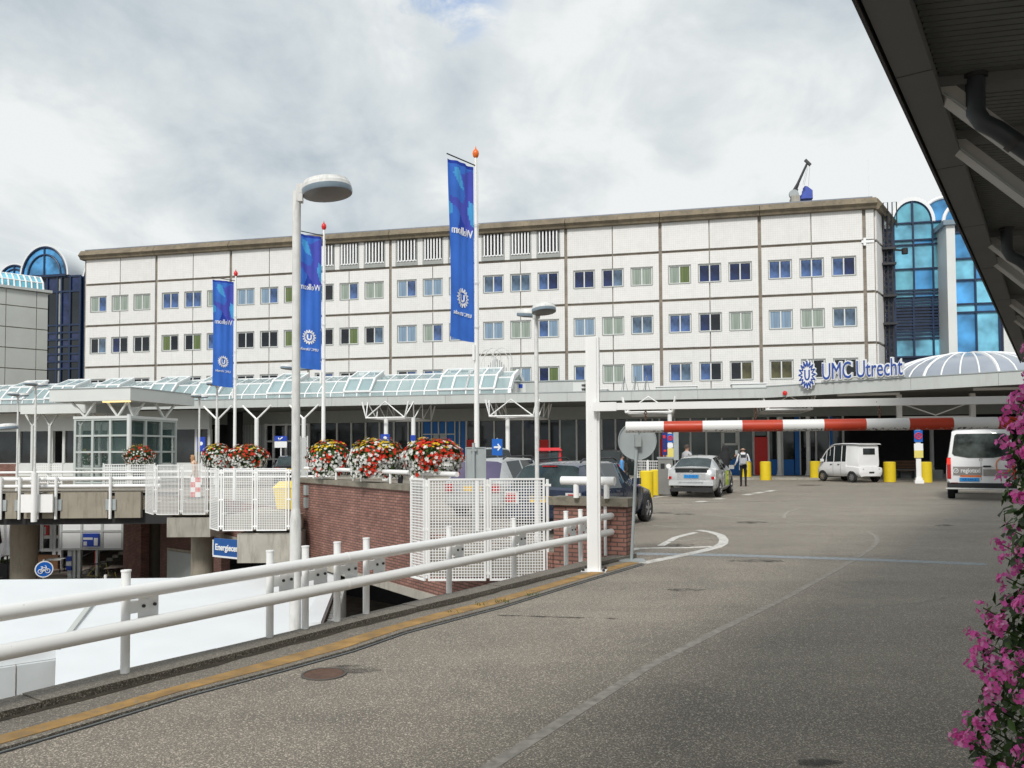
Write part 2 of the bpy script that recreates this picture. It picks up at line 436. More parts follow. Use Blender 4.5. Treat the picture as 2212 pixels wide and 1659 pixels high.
M['carglassl'] = glass('pale car glass', (0.05, 0.075, 0.08), 0.04, alpha=0.6, var=0.5, scale=2.0)
M['blue'] = mat('blue panel', (0.012, 0.16, 0.52), 0.5, var=0.06)
M['signblue'] = mat('sign blue', (0.008, 0.055, 0.42), 0.45, var=0.03)
M['cycleblue'] = mat('cycle sign blue', (0.008, 0.12, 0.50), 0.4, var=0.02)
M['nameblue'] = mat('name sign blue', (0.010, 0.085, 0.30), 0.5, var=0.04)
M['red'] = mat('red door', (0.68, 0.022, 0.016), 0.5, var=0.05)
M['barred'] = mat('bar red', (0.52, 0.055, 0.022), 0.45, var=0.05, scale=8)
M['yellow'] = mat('bollard yellow', (0.76, 0.56, 0.015), 0.5, var=0.05, scale=5)
M['orange'] = mat('orange ball', (0.80, 0.16, 0.02), 0.35, var=0.03)
M['redball'] = mat('red ball', (0.66, 0.025, 0.025), 0.35, var=0.03)
M['lens'] = mat('lamp lens', (0.15, 0.155, 0.15), 0.35, var=0.1, scale=6)
M['lensband'] = mat('lamp band', (0.20, 0.26, 0.31), 0.35, var=0.08, scale=6)
M['wood'] = mat('bench wood', (0.15, 0.075, 0.035), 0.7, var=0.2)
M['rust'] = mat('rusty iron', (0.11, 0.06, 0.04), 0.85, var=0.3, scale=20, bump=0.4, bscale=90)
M['plainwhite'] = mat('sign white', (0.82, 0.83, 0.83), 0.5, var=0.02)
M['logoblue'] = mat('logo blue', (0.02, 0.07, 0.33), 0.45, var=0.03)
M['signyellow'] = mat('sign yellow', (0.72, 0.62, 0.16), 0.5, var=0.05)
# ---------------------------------------------------------------- ground, deck, kerb, markings
def E(x, y): return (1338 + .252 * x, 780.5 + .252 * y)
KD = Vector((0.58, 0.8146, 0))                       # the near road's direction
WD = Vector((-0.5755, 0.8178, 0))                    # the brick wall's direction
W0 = Vector((-2.2, 17.5, 0))
def wl(k, off=0.0, z=0.0):                           # a point k metres along the brick wall, off metres toward the void
    nrm = Vector((-WD.y, WD.x, 0)); 
    return W0 + WD * k + nrm * off + Vector((0, 0, z))
STREET = -4.9
struct('street_ground', MB().add([(-3000, -3000, STREET), (3000, -3000, STREET), (3000, 3000, STREET), (-3000, 3000, STREET)], [(0, 1, 2, 3)]), M['street'])
deck_poly = [(-14.97, -11.0), (-3.45, 5.2), (1.62, 12.4), (1.0, 13.0), tuple(wl(0)[:2]), tuple(wl(17.3)[:2]), (-20, 31.9), (-75, 30.2), (-140, 100), (150, 100), (150, -11)]
deck_poly = deck_poly[:8] + [(-83.4, 39.2), (150, 39.2), (150, -11)]
struct('plaza_road', MB().prism(deck_poly, -0.55, 0.0).prism([(-20.6, 39.2), (-20.6, 41.9), (150, 41.9), (150, 39.2)], -.55, 0.0).prism([(-83.4, 39.2), (-85.9, 41.9), (-48, 41.9), (-48, 39.2)], -.55, 0.0).prism([(-85.9, 41.9), (-140, 100), (150, 100), (150, 41.9)], -.55, 0.0), M['asphalt'])
def ribbon(L, Rr, z0, z1):
    n = len(L); mb = MB()
    vs = []
    for z in (z0, z1):
        vs += [(p.x, p.y, z) for p in L] + [(p.x, p.y, z) for p in Rr]
    fs = []
    for i in range(n - 1):
        fs += [(2*n+i, 2*n+i+1, 3*n+i+1, 3*n+i), (i, n+i, n+i+1, i+1), (i, i+1, 2*n+i+1, 2*n+i), (n+i, 3*n+i, 3*n+i+1, n+i+1)]
    fs += [(0, 2*n, 3*n, n), (n-1, 2*n-1, 4*n-1, 3*n-1)]
    return mb.add(vs, fs)
KZ = 0.07
kout = [gp(x, y, KZ) for x, y in ((0, 1510), (278, 1442), (577, 1375), (734, 1336), (974, 1280), (1118, 1246), (1268, 1210), (1352, 1193))]
kin = [gp(x, y, KZ) for x, y in ((0, 1537), (321, 1457), (629, 1378.6), (705, 1357), (996, 1288.5), (1125, 1256), (1272, 1220), (1354, 1200))]
def back(L, k): return [L[0] - KD * k] + L
def along(L, xs):
    """points of polyline L at the given distances along KD"""
    out = []
    for x in xs:
        for a, b in zip(L, L[1:]):
            ka, kb = a.dot(KD), b.dot(KD)
            if ka <= x <= kb or (b is L[-1] and x >= kb):
                out.append(a.lerp(b, (x - ka) / (kb - ka))); break
        else:
            out.append(L[0] + KD * (x - L[0].dot(KD)))
    return out
kstep = [-14 + 0.75 * i for i in range(0, 34)]
kstep = [k for k in kstep if k < kout[-1].dot(KD)] + [kout[-1].dot(KD)]
kb = MB()
KO, KI = along(kout, kstep), along(kin, kstep)
for i in range(len(kstep) - 1):
    g = KD * 0.004
    dz = random.uniform(-.004, .004)
    kb.add(*[(lambda a, b, c, d: ([(a.x, a.y, -.5), (b.x, b.y, -.5), (c.x, c.y, -.5), (d.x, d.y, -.5), (a.x, a.y, KZ+dz), (b.x, b.y, KZ+dz), (c.x, c.y, KZ+dz), (d.x, d.y, KZ+dz)],
             [(0,3,2,1),(4,5,6,7),(0,1,5,4),(1,2,6,5),(2,3,7,6),(3,0,4,7)]))(KO[i] + g, KI[i] + g, KI[i+1] - g, KO[i+1] - g)][0])
struct('kerb', kb, M['kerb'])
yl0 = [gp(x, y) for x, y in ((0, 1599), (393, 1486), (724, 1394.5), (885, 1344), (1078, 1297), (1268, 1241), (1384, 1211))]
yl1 = [gp(x, y) for x, y in ((0, 1618), (393, 1500), (724, 1413), (885, 1358), (1078, 1308), (1268, 1251), (1388, 1217))]
re = [gp(x, y) for x, y in ((0, 1627), (393, 1506), (724, 1420), (885, 1364), (1078, 1314), (1268, 1255), (1390, 1219))]
struct('gutter_strip', ribbon([p + Vector((-.0, 0, 0)) for p in along(kin, kstep[:-1])], along(re, kstep[:-1]), -0.05, 0.022), M['gutter'])
struct('road_edge_line', ribbon(along(yl0, kstep[2:-1]), along(yl1, kstep[2:-1]), 0.01, 0.027), M['yellowline'])
je = along(re, kstep[:-1]); sd_ = Vector((KD.y, -KD.x, 0))
struct('road_edge_joint', ribbon([p + sd_ * 0.002 for p in je], [p + sd_ * 0.035 for p in je], -0.03, 0.004), M['black'])
struct('road_edge_strip', ribbon([p + sd_ * 0.012 for p in je], [p + sd_ * 0.018 for p in je], -0.03, 0.009), M['grey'])
rn0 = random.Random(5); gi = along(kin, [k0 + .25 * q for k0 in kstep[:-1] for q in range(3)])
dm = MB()
for q in range(3):
    L_ = [p + sd_ * .002 for p in gi]; R_ = [p + sd_ * (.03 + .05 * noise.noise(p * 2.1) + .045 * rn0.random()) for p in gi]
n_ = len(L_); dm.add([(p.x, p.y, .0262) for p in L_] + [(p.x, p.y, .0262) for p in R_], [(i, i + 1, n_ + i + 1, n_ + i) for i in range(n_ - 1)])
M['gutterdirt'] = mat('damp gutter dirt', (0.040, 0.033, 0.022), .9, var=.4, scale=12)
struct('gutter_dirt', dm, M['gutterdirt'])
mk_n = [0]
def mark(name, pts, wd, m='paint', z=0.004, scale=None):
    P = [gp(x, y) for x, y in pts]
    L, Rr = [], []
    for i, p in enumerate(P):
        d = (P[min(i+1, len(P)-1)] - P[max(i-1, 0)]).normalized(); n = Vector((d.y, -d.x, 0))
        L.append(p - n * wd / 2); Rr.append(p + n * wd / 2)
    zz_ = .002 + 0.0006 * (mk_n[0] % 9); mk_n[0] += 1
    return struct(name, ribbon(L, Rr, -.01, zz_), M[m])
mark('lane_line', [(1040, 1668), (1230, 1548), (1400, 1440), (1560, 1358), (1700, 1290), (1840, 1212), (1880, 1186), (1896, 1170), (1892, 1158), (1872, 1148)], 0.085, 'paintworn')
mark('stop_line', [(1372, 1196), (1560, 1199), (1850, 1208), (2130, 1219)], 0.27, 'paintblue')
mark('road_arrow', [E(680, 1447), E(790, 1465), E(868, 1492), E(896, 1530), E(888, 1562), E(838, 1592), E(700, 1628), E(530, 1664), E(200, 1730)], 0.17)
mark('road_arrow', [E(20, 1640), E(160, 1604), E(350, 1600), E(600, 1597), E(800, 1588)], 0.13)
mark('road_arrow', [E(355, 1582), E(430, 1541), E(485, 1510), E(560, 1490), E(655, 1468)], 0.13)
mark('road_arrow', [E(430, 1548), E(560, 1538), E(680, 1528), E(790, 1520)], 0.10, 'paintworn')
for a, b in (((680, 1206), (728, 1199)), ((830, 1181), (885, 1176)), ((1080, 1146), (1132, 1137)), ((1163, 1131), (1228, 1121)), ((1265, 1116), (1322, 1106))):
    mark('dashed_line', [E(*a), E(*b)], 0.28)
mark('painted_line', [E(925, 1118), E(1010, 1101), E(1120, 1092), E(1262, 1102)], 0.12, 'paintworn')
mark('painted_line', [E(700, 1310), E(980, 1337), E(1130, 1357), E(1272, 1373)], 0.10, 'paintworn')
mark('painted_line', [E(1440, 1380), E(1600, 1393), E(1790, 1412)], 0.12, 'paintworn')
mark('painted_line', [E(1410, 1345), E(1415, 1315), E(1445, 1288), E(1545, 1264)], 0.10, 'paintworn')
mark('painted_line', [E(270, 1406), E(380, 1413), E(492, 1426)], 0.10, 'paintworn')
mark('painted_line', [E(300, 1168), E(380, 1158), E(470, 1150)], 0.15)
M['stain'] = mat('tar stain', (0.06, 0.054, 0.046), 0.7, var=0.3, scale=8)
_t = M['stain'].node_tree; _a = ramp(_t, [(0.40, 0.0), (0.62, 0.75)]); LK(_t, tnoise(_t, 5.0, 6, .7), _a.inputs[0]); LK(_t, _a.outputs[0], [n for n in _t.nodes if n.type == 'BSDF_PRINCIPLED'][0].inputs['Alpha'])
M['steelrim'] = mat('worn rim', (0.09, 0.08, 0.07), .7)
mark('tar_seam', [(1075, 1330), (1150, 1332), (1240, 1335), (1335, 1337)], 0.035, 'stain')
mark('tar_seam', [E(300, 1222), E(700, 1213), E(1100, 1203), E(1530, 1198)], 0.12, 'stain')
for q, (cx, cy, rx, ry) in enumerate([(E(350, 1300) + (30, 2)), (E(550, 1311) + (22, 2)), (E(1120, 1381) + (34, 2.5)), (E(1620, 1063) + (26, 1.5)), (E(500, 1580) + (38, 4)), (1640, 1212, 60, 3), (2040, 1135, 20, 2), (755, 1446, 62, 9), (1765, 1648, 48, 8), (1480, 1275, 40, 3)]):
    pts = [gp(cx + rx * math.cos(a) * (1 + .2 * math.sin(3 * a + q)), cy + ry * math.sin(a)) for a in [2 * math.pi * k / 16 for k in range(16)]]
    struct('road_stain', MB().add([(p.x, p.y, 0.0010 + 0.0004 * q) for p in pts], [tuple(range(16))]), M['stain'])
mh = gp(700, 1457)
t = thing('manhole_cover', 'round rusty manhole cover sunk in the asphalt by the ochre line', 'manhole', (mh.x, mh.y, 0))
obj('lid', MB().lathe([(0.15, -.02), (0.15, 0.006), (0.135, 0.010), (0.125, 0.006), (0.0, 0.006)], 28), M['rust'], t)
obj('rim', MB().lathe([(0.17, 0.0), (0.17, 0.009), (0.152, 0.009), (0.152, 0.0)], 28, cap=False), M['steelrim'], t)
# ---------------------------------------------------------------- hospital front
class Fr:
    """an upright plane: local x along its direction, local y away from the camera side, local z up"""
    def __init__(s, P, ang): s.P = Vector((P[0], P[1], 0)); s.a = ang; s.d = Vector((math.cos(ang), math.sin(ang), 0)); s.n = Vector((-s.d.y, s.d.x, 0))
    def L(s, x, y):
        r = ray(x, y); k = (s.P - EYE).dot(s.n) / r.dot(s.n); p = EYE + r * k
        return (p - s.P).dot(s.d), p.z
    def thing(s, name, label, cat, group=None): return thing(name, label, cat, s.P, s.a, group)
def grid(s_, t_): return Fr(st(s_, t_), GRID)
S0, T0, BAY = -52.3, 61.1, 7.22
ZL = [18.95, 16.70, 13.0, 9.32, 5.64, 1.96]
f0 = grid(S0, T0)
hosp = f0.thing('hospital_building', 'long pale tiled hospital block with rows of double windows and brown cornice', 'building')
LEN = 9 * BAY
core = MB()
sdl = Matrix.Rotation(-GRID, 3, 'Z') @ KD
cx1 = LEN + 0.72
core.prism([(-.12, .15), (cx1, .15), (cx1 + sdl.x * 9, .15 + sdl.y * 9), (cx1 + sdl.x * 9 - 4, 18), (-.12, 18)], 0.0, 18.99)
obj('joint_wall', core, M['joint'], hosp)
pan = MB()
WX = (1.41, 3.61, 5.81); WW = 1.7
J = 0.12
LOUV = {(4, i) for i in range(3)} | {(5, i) for i in range(3)} | {(6, i) for i in range(3)}
LB = (3, 4, 5)
for b in range(9):
    X = b * BAY
    for r in range(5):
        zt, zb = ZL[r] - (0.02 if r == 0 else 0.10), ZL[r + 1] + 0.10
        if r == 4: zb = 0.2
        if r == 0:
            if b in LB:
                zlo, zhi = zb + .28, zt - .05
                for x0, x1 in ((J, .45), (2.35, 2.75), (4.5, 4.9), (6.78, BAY - J)):
                    pan.box((X + x0, 0, zb), (X + x1, .15, zt))
            else:
                for x0, x1 in ((J, BAY/2 - .035), (BAY/2 + .035, BAY - J)):
                    pan.box((X + x0, 0, zb), (X + x1, .15, zt))
        else:
            wt, wb = ZL[r] - 1.04, ZL[r] - 2.49
            for x0, x1 in ((J, BAY/2 - .035), (BAY/2 + .035, BAY - J)):
                pan.box((X + x0, 0, wt), (X + x1, .15, zt)); pan.box((X + x0, 0, zb), (X + x1, .15, wb))
            e = [J] + [v for c in WX for v in (c - WW/2, c + WW/2)] + [BAY - J]
            for k in range(0, 8, 2):
                pan.box((X + e[k], 0, wb), (X + e[k+1], .15, wt))
for r in range(5):
    zt, zb = ZL[r] - (0.02 if r == 0 else 0.10), ZL[r + 1] + 0.10
    pan.box((LEN + J, 0, zb), (LEN + .66, .15, zt))
obj('wall', pan, M['tile'], hosp, smooth=0)
side = MB()
SM = Matrix.Translation((cx1, .15, 0)) @ Matrix.Rotation(math.atan2(sdl.y, sdl.x), 4, 'Z')
for r in range(5):
    zt, zb = ZL[r] - (0.02 if r == 0 else 0.10), ZL[r + 1] + 0.10
    side.box((.12, -.12, zb), (4.2, 0, zt), SM); side.box((4.4, -.12, zb), (8.6, 0, zt), SM)
obj('side_wall', side, M['tile'], hosp, smooth=0)
cor = MB()
prof = [(0.10, 18.93), (-.30, 18.96), (-.36, 19.12), (-.56, 19.26), (-.22, 19.74), (0.5, 19.80), (0.7, 18.97)]
for b in range(9):
    x0, x1 = b * BAY + .02, (b + 1) * BAY - .02
    if b == 0: x0 = -.3
    if b == 8: x1 = cx1 + .1
    cor.loft([[(x0, y, z) for y, z in prof], [(x1, y, z) for y, z in prof]])
cor.loft([[SM @ Vector((0, y - .05, z)) for y, z in prof], [SM @ Vector((9, y - .05, z)) for y, z in prof]])
obj('cornice', cor, M['cornice'], hosp, smooth=0)
M['roofedge'] = mat('roof edge sheet', (0.20, 0.22, 0.26), 0.5, metal=0.3)
obj('roof_edge', MB().box((-.1, .05, 19.72), (cx1 - .1, .5, 19.90)).box((-.1, .5, 19.0), (cx1, 15, 19.78)), M['roofedge'], hosp)
def win_mesh():
    h = 1.45; mb = MB()
    mb.mat(1)
    for a, b in (((-WW/2, .03, -h/2), (-WW/2 + .06, .148, h/2)), ((WW/2 - .06, .03, -h/2), (WW/2, .148, h/2)), ((-WW/2 + .06, .03, h/2 - .06), (WW/2 - .06, .148, h/2)), ((-WW/2 + .06, -.03, -h/2), (WW/2 - .06, .14, -h/2 + .06))): mb.box(a, b)
    mb.mat(0)
    for a, b in (((-WW/2 + .06, .075, -h/2 + .06), (-WW/2 + .13, .145, h/2 - .06)), ((WW/2 - .13, .075, -h/2 + .06), (WW/2 - .06, .145, h/2 - .06)), ((-.045, .075, -h/2 + .06), (.045, .145, h/2 - .06))): mb.box(a, b)
    for s in (-1, 1):
        x0, x1 = (-WW/2 + .13, -.045) if s < 0 else (.045, WW/2 - .13)
        mb.box((x0, .08, -h/2 + .06), (x1, .145, -h/2 + .12)); mb.box((x0, .08, h/2 - .12), (x1, .145, h/2 - .06))
    return mb
wproto = None; pproto = {}
ROWS = {1: 'gb gg gg bb bb gg ll lb yk yk gb gg lb ll bb nb nn bd dd dn gg gy dd dd bb bb bd'.split(),
        2: 'kn dk kk yk ky bb kk kk yk kk ky kn ll gb bb ll gg bl ll gg nn bb dk gg ll gg nn'.split(),
        3: 'kk kd kk dk kk bk kk kk kk kb kk bk kb bl bk bl gl dy bl gg lb bn bk ko oo kk kk'.split()}
pane_box = MB().box((-.34, .122, -.61), (.34, .136, .61))
for r in (1, 2, 3):
    for k, code in enumerate(ROWS[r]):
        b, i = divmod(k, 3)
        loc = (b * BAY + WX[i], 0, ZL[r] - 1.765)
        if wproto is None:
            wproto = obj('window', win_mesh(), [M['winframe'], M['winsurround']], hosp, smooth=0); wo_ = wproto
        else:
            wo_ = wproto.copy(); C.objects.link(wo_)
        wo_.location = loc
        for s, c in zip((-1, 1), code):
            if c not in pproto:
                po = obj('pane', pane_box, GL[c], wo_, smooth=0); pproto[c] = po
            else:
                po = pproto[c].copy(); C.objects.link(po); po.parent = wo_
            po.location = (s * 0.385, 0, 0)
# louvred openings on the top row
lf, lsl = None, None
for b in LB:
    for (x0, x1) in ((.45, 2.35), (2.75, 4.5), (4.9, 6.78)):
        zb, zt = ZL[1] + .42, ZL[0] - .10
        mb = MB(); X = b * BAY
        mb.box((X+x0, -.03, ZL[1] + .10), (X+x1, .15, zb - .02))
        for a, c in ((x0, x0 + .12), (x1 - .12, x1)): mb.box((X+a, .0, zb - .02), (X+c, .15, zt + .06))
        lo = obj('louvre_window', mb, M['winsurround'], hosp, smooth=0)
        obj('recess', MB().box((X+x0+.12, .13, zb - .02), (X+x1-.12, .149, zt + .06)), M['black'], lo)
        sl_ = MB(); n = 6; wv = x1 - x0 - .24
        for q in range(n):
            xx = X + x0 + .12 + wv * (q + .5) / n
            sl_.box((xx - .055, -.10, zb + .04), (xx + .055, .05, zt + .02))
        sl_.box((X+x0+.12, -.02, zb + .02), (X+x1-.12, .02, zb + .12)); 
        obj('slat', sl_, M['plainwhite'], lo, smooth=0)
# white cross shaped bracket on the corner joint
lx, lz = f0.L(2041 - 0, 513) if False else (LEN + .02, 16.62)
obj('corner_bracket', MB().box((lx - .09, -.06, lz - .28), (lx + .09, -.01, lz + .28)).box((lx - .22, -.07, lz - .09), (lx + .62, -.02, lz + .09)), M['plainwhite'], hosp)
# ---------------------------------------------------------------- roof davit with blue tarp
fd = grid(0, T0 + 1.2)
def dl(x, y, yy=0): a, b = fd.L(x, y); return (a, yy, b)
G = lambda x, y: (1654.6 + .252 * x, 278.7 + .252 * y)
a0 = dl(*G(238, 560)); base = st(0, T0 + 1.2)
t = fd.thing('roof_davit', 'small dark jib crane with hanging cables on the hospital roof edge', 'crane')
obj('jib', MB().tube([dl(*G(240, 530)), dl(*G(275, 465)), dl(*G(350, 300))], [.13, .10, .08], 8), M['darkmetal'], t)
obj('jib_head', MB().bar(dl(*G(335, 265)), dl(*G(382, 310)), .2, .18), M['darkmetal'], t)
obj('winch', MB().lathe([(.0, -.16), (.33, -.16), (.36, 0), (.33, .16), (0, .16)], 16, c=a0, M=Matrix.Rotation(R(90), 3, 'X')), M['grey'], t)
obj('brace', MB().bar(dl(*G(240, 580)), dl(*G(282, 470)), .1, .1).bar(dl(*G(262, 578)), dl(*G(272, 515)), .08, .08), M['darkmetal'], t)
cb = MB()
for p, q in (((318, 475), (352, 318)), ((330, 480), (362, 318)), ((366, 485), (376, 318))): cb.tube([dl(*G(*p), .1), dl(*G(*q))], .012, 5)
obj('cable', cb, M['grey'], t)
c0 = dl(*G(212, 620)); c1 = dl(*G(285, 583))
obj('base_block', MB().box((c0[0], -.5, c0[2] - .3), (c1[0], .7, c1[2])), M['concrete'], t)
M['tarp'] = mat('blue tarpaulin', (0.012, 0.05, 0.36), 0.4, var=0.25, scale=3)
tp = [dl(*G(*p)) for p in ((282, 610), (286, 575), (318, 530), (322, 488), (352, 490), (392, 525), (394, 605))]
mb = MB(); nx = 9
rings = []
for q in range(nx):
    y = -.7 + 1.6 * q / (nx - 1); sc = 1 - .12 * abs(q - 4) / 4
    cxm = sum(p[0] for p in tp) / 7; zb = min(p[2] for p in tp)
    rings.append([(cxm + (p[0] - cxm) * sc + .04 * math.sin(q * 2.1 + i), y + .05 * math.sin(i * 1.9 + q), zb - .1 + (p[2] - zb) * sc) for i, p in enumerate(tp)])
o = obj('tarpaulin_cover', mb.loft(rings), M['tarp'], None, smooth=50); o.location = base; o.rotation_euler = (0, 0, GRID)
tag(o, 'crumpled blue tarpaulin wrapped over equipment on the hospital roof', 'tarpaulin')
for x, y0, y1, lab in ((1877, 345, 430, 'thin white whip aerial at the right end of the hospital roof'),):
    s_, z0 = fd.L(x, y1); _, z1 = fd.L(x, y0)
    p = st(s_, T0 + 1.2)
    tag(obj('aerial', MB().tube([(p.x, p.y, z0 - .3), (p.x, p.y, z1)], [.03, .015], 6), M['plainwhite']), lab, 'aerial')
# ---------------------------------------------------------------- blue glass towers on the right
def panes(fr, parent, cols, rows, mats_, frame=.11, fm='navyframe', dep=.12, y=0.0):
    """a curtain wall between pixel columns and rows: panes as parts, one frame mesh"""
    X = [fr.L(c, rows[-1])[0] for c in cols]; Z = [fr.L(cols[0], r)[1] for r in rows]
    fm_ = MB()
    for i in range(len(cols) - 1):
        for j in range(len(rows) - 1):
            mm = mats_[(i * 3 + j * 2) % len(mats_)] if not callable(mats_) else mats_(i, j)
            obj('glass_pane', MB().box((X[i] + frame/2, y + .03, Z[j+1] + frame/2), (X[i+1] - frame/2, y + .06, Z[j] - frame/2)), mm, parent, smooth=0)
    for x in X: fm_.box((x - frame/2, y - dep, Z[-1]), (x + frame/2, y + .06, Z[0]))
    for z in Z: fm_.box((X[0], y - dep + .02, z - frame/2), (X[-1], y + .058, z + frame/2))
    obj('glazing_frame', fm_, M[fm], parent, smooth=0)
    return X, Z
fT = grid(0, 66.0)
t1 = fT.thing('glass_tower', 'blue glass tower with an arched top beside the black ladder mast', 'tower')
X, Z = panes(fT, t1, [1932, 1975, 2017, 2042], [484, 521, 531, 583, 629, 636, 645], [M['paleblue'], M['blueglass'], M['tealglass'], M['paleblue']])
X2, Z2 = panes(fT, t1, [1932, 1975, 2017, 2042], [645] + [651 + 6.6 * k for k in range(11)] + [724, 732, 772], lambda i, j: M['darkglass'] if j in (3, 4, 5, 6, 9) else (M['paleblue'] if j > 10 else (M['tealglass'] if j < 3 else GL['n'])), frame=.13)
xc, zs = (X[0] + X[2]) / 2, Z[0]; rr = (X[2] - X[0]) / 2
ztop = fT.L(1975, 434)[1]; kz = (ztop - zs) / rr
arc = [(xc + rr * math.cos(a), zs + rr * kz * math.sin(a)) for a in [math.pi * k / 20 for k in range(21)]]
obj('arch_pane', MB().plate([(xc, zs)] + arc[:11], .03, .06), M['tealglass'], t1, smooth=0)
obj('arch_pane', MB().plate([(xc, zs)] + arc[10:], .03, .06), M['tealglass'], t1, smooth=0)
obj('arch_frame', MB().tube([(x, 0, z) for x, z in arc], .1, 8).box((xc - .08, -.08, zs), (xc + .08, .05, ztop)), M['navyframe'], t1)
vt = MB(); r0, r1 = [], []
out = [(xc + (rr + .22) * math.cos(a), zs + (rr + .25) * kz * math.sin(a)) for a in [math.pi * k / 20 for k in range(21)]]
vt.loft([[(x, y, z) for x, z in arc + out[::-1]] for y in (-.1, 9)])
obj('vault_roof', vt, M['plainwhite'], t1)
obj('flank', MB().box((X[0] - .05, .1, 0), (X[-1] + .05, 9, Z[0])), M['navyframe'], t1)
t2 = grid(0, 64.0).thing('glass_tower', 'blue glass tower with a white corner pier behind the dark shelter roof edge', 'tower')
fU = grid(0, 64.0)
X, Z = panes(fU, t2, [2061, 2110, 2160], [503, 560, 606, 658, 676, 766], [M['blueglass'], M['paleblue'], M['paleblue'], M['blueglass'], M['blueglass']], frame=.12)
xa, _ = fU.L(2044, 600); xb, zt = fU.L(2060, 488)
obj('corner_pier', MB().box((xa, -.25, 0), (xb, 6, zt)), M['pavwhite'], t2)
obj('pier_cap', MB().box((xa - .25, -.5, zt), (xb + 1.6, 6, zt + .35)), M['lensband'], t2)
xr, _ = fU.L(2164, 600); xe, _ = fU.L(2195, 600)
obj('end_wall', MB().box((xr, -.1, 0), (xe, 6, zt)), M['pavwhite'], t2)
obj('body', MB().box((xb, .1, 0), (xr, 6, zt)), M['navyframe'], t2)
xc = (fU.L(2040, 480)[0] + fU.L(2120, 480)[0]) / 2 + .2; zs = zt + .3
for q, (yo, rr) in enumerate(((0.0, 1.5), (2.5, 1.9))):
    arc = [(xc + q * -.6 + rr * math.cos(a), zs + q * .7 + rr * math.sin(a)) for a in [math.pi * k / 18 for k in range(19)]]
    obj('arch_pane', MB().plate(arc, yo + .03, yo + .06), M['blueglass'], t2, smooth=0)
    obj('arch_frame', MB().tube([(x, yo, z) for x, z in arc], .13, 8), M['plainwhite'], t2)
# ladder mast between hospital and tower
fm_ = grid(0, 63.2)
t = fm_.thing('ladder_mast', 'dark lattice ladder mast in the gap beside the hospital corner', 'mast')
mb = MB(); xl, xr_ = fm_.L(1909, 600)[0], fm_.L(1928, 600)[0]; zt = fm_.L(1915, 466)[1]
for xx in (xl, (xl + xr_) / 2, xr_): mb.tube([(xx, 0, 0), (xx, 0, zt)], .06, 6)
z = 6.0; k = 0
while z < zt - .3:
    mb.bar((xl, 0, z), (xr_, 0, z), .05, .05); mb.bar((xl if k % 2 else xr_, .05, z), (xr_ if k % 2 else xl, .05, z + .45), .04, .04); z += .45; k += 1
obj('lattice', mb, M['darkmetal'], t, smooth=0)
for yy in (538, 571, 640, 700):
    z = fm_.L(1915, yy)[1]
    obj('landing', MB().box((xl - .15, -.4, z - .1), (xr_ + .2, .5, z + .06)), M['darkmetal'], t)
for xx in (xl, xr_): obj('top_hoop', MB().tube([(xx, -.3, zt - 1.0), (xx, -.3, zt + .9), (xx + .3, -.3, zt + .9), (xx + .3, -.3, zt - 1.0)], .04, 6), M['darkmetal'], t)
z = fm_.L(1940, 541)[1]; x1 = fm_.L(1952, 540)[0]
obj('side_arm', MB().bar((xr_, -.3, z), (x1, -.3, z - .1), .12, .12).lathe([(0, -.2), (.22, -.2), (.22, .2), (0, .2)], 12, c=(x1, -.3, z - .15)), M['black'], t)
obj('backing', MB().box((xl - .2, .6, 0), (xr_ + .35, .7, zt - .8)), M['navyframe'], t)
# ---------------------------------------------------------------- left block, arches and dark curtain wall
P = at(0, 700, 76); fL = Fr(P, R(45))
t = fL.thing('left_wing', 'grey panelled wing with a small glazed vault at the left edge', 'building')
x0, z0 = fL.L(-30, 640); x1, z1 = fL.L(104, 640); zt = fL.L(12, 622)[1]
obj('wall', MB().box((x0 - 8, 0.03, 0), (x1, 6, zt)), M['joint'], t)
M['wingpanel'] = mat('grey wall panel', (0.52, 0.54, 0.51), 0.6, var=0.05, scale=0.5)
mb = MB(); xs = [x0 - 8, fL.L(12, 700)[0], (fL.L(12, 700)[0] + x1) / 2 + .8, x1]
zz_ = [zt] + [fL.L(0, y)[1] for y in (657, 704, 749, 794)] + [0]
for i in range(3):
    for j in range(5):
        mb.box((xs[i] + (.03 if i else 0), -.05, zz_[j+1] + .05), (xs[i+1] - .03, .03, zz_[j] - .05))
obj('cladding', mb, M['wingpanel'], t, smooth=0)
obj('roof_edge', MB().box((x0 - 8, -.3, zt), (x1 + .3, 6.2, zt + .25)), M['fasciagrey'], t)
vb = MB(); gl = MB(); n = 9
xs = [fL.L(-20, 600)[0] + (x1 - .4 - fL.L(-20, 600)[0]) * k / n for k in range(n + 1)]
hh = fL.L(40, 577)[1] - zt - .6
sec = [(.1, .25), (.25, .25 + hh * .45), (1.2, .25 + hh * .9), (2.6, .25 + hh), (4.0, .25 + hh * .9), (5.0, .25 + hh * .4), (5.1, .25)]
for x in xs:
    vb.tube([(x, y, zt + z) for y, z in sec], .09, 6)
for y, z in sec: vb.tube([(xs[0], y, zt + z), (xs[-1], y, zt + z)], .07, 6)
gl.loft([[(x, y, zt + z) for y, z in sec] for x in (xs[0], xs[-1])])
obj('vault_frame', vb, M['plainwhite'], t); obj('vault_glazing', gl, M['tealglass'], t, smooth=0)
fB = grid(0, 86.0)
t = fB.thing('glass_arcade', 'dark curtain wall with big blue glazed arches left of the hospital', 'building')
X, Z = panes(fB, t, [100, 122, 131, 150, 172], [600, 632, 704, 720, 735, 750, 766, 782, 798, 830], lambda i, j: M['winsurround'] if i == 1 else (M['darkglass'] if (i + j) % 3 else GL['d']), frame=.22)
obj('body', MB().box((fB.L(30, 700)[0], .3, 0), (fB.L(185, 700)[0], 8, Z[0])), M['navyframe'], t)
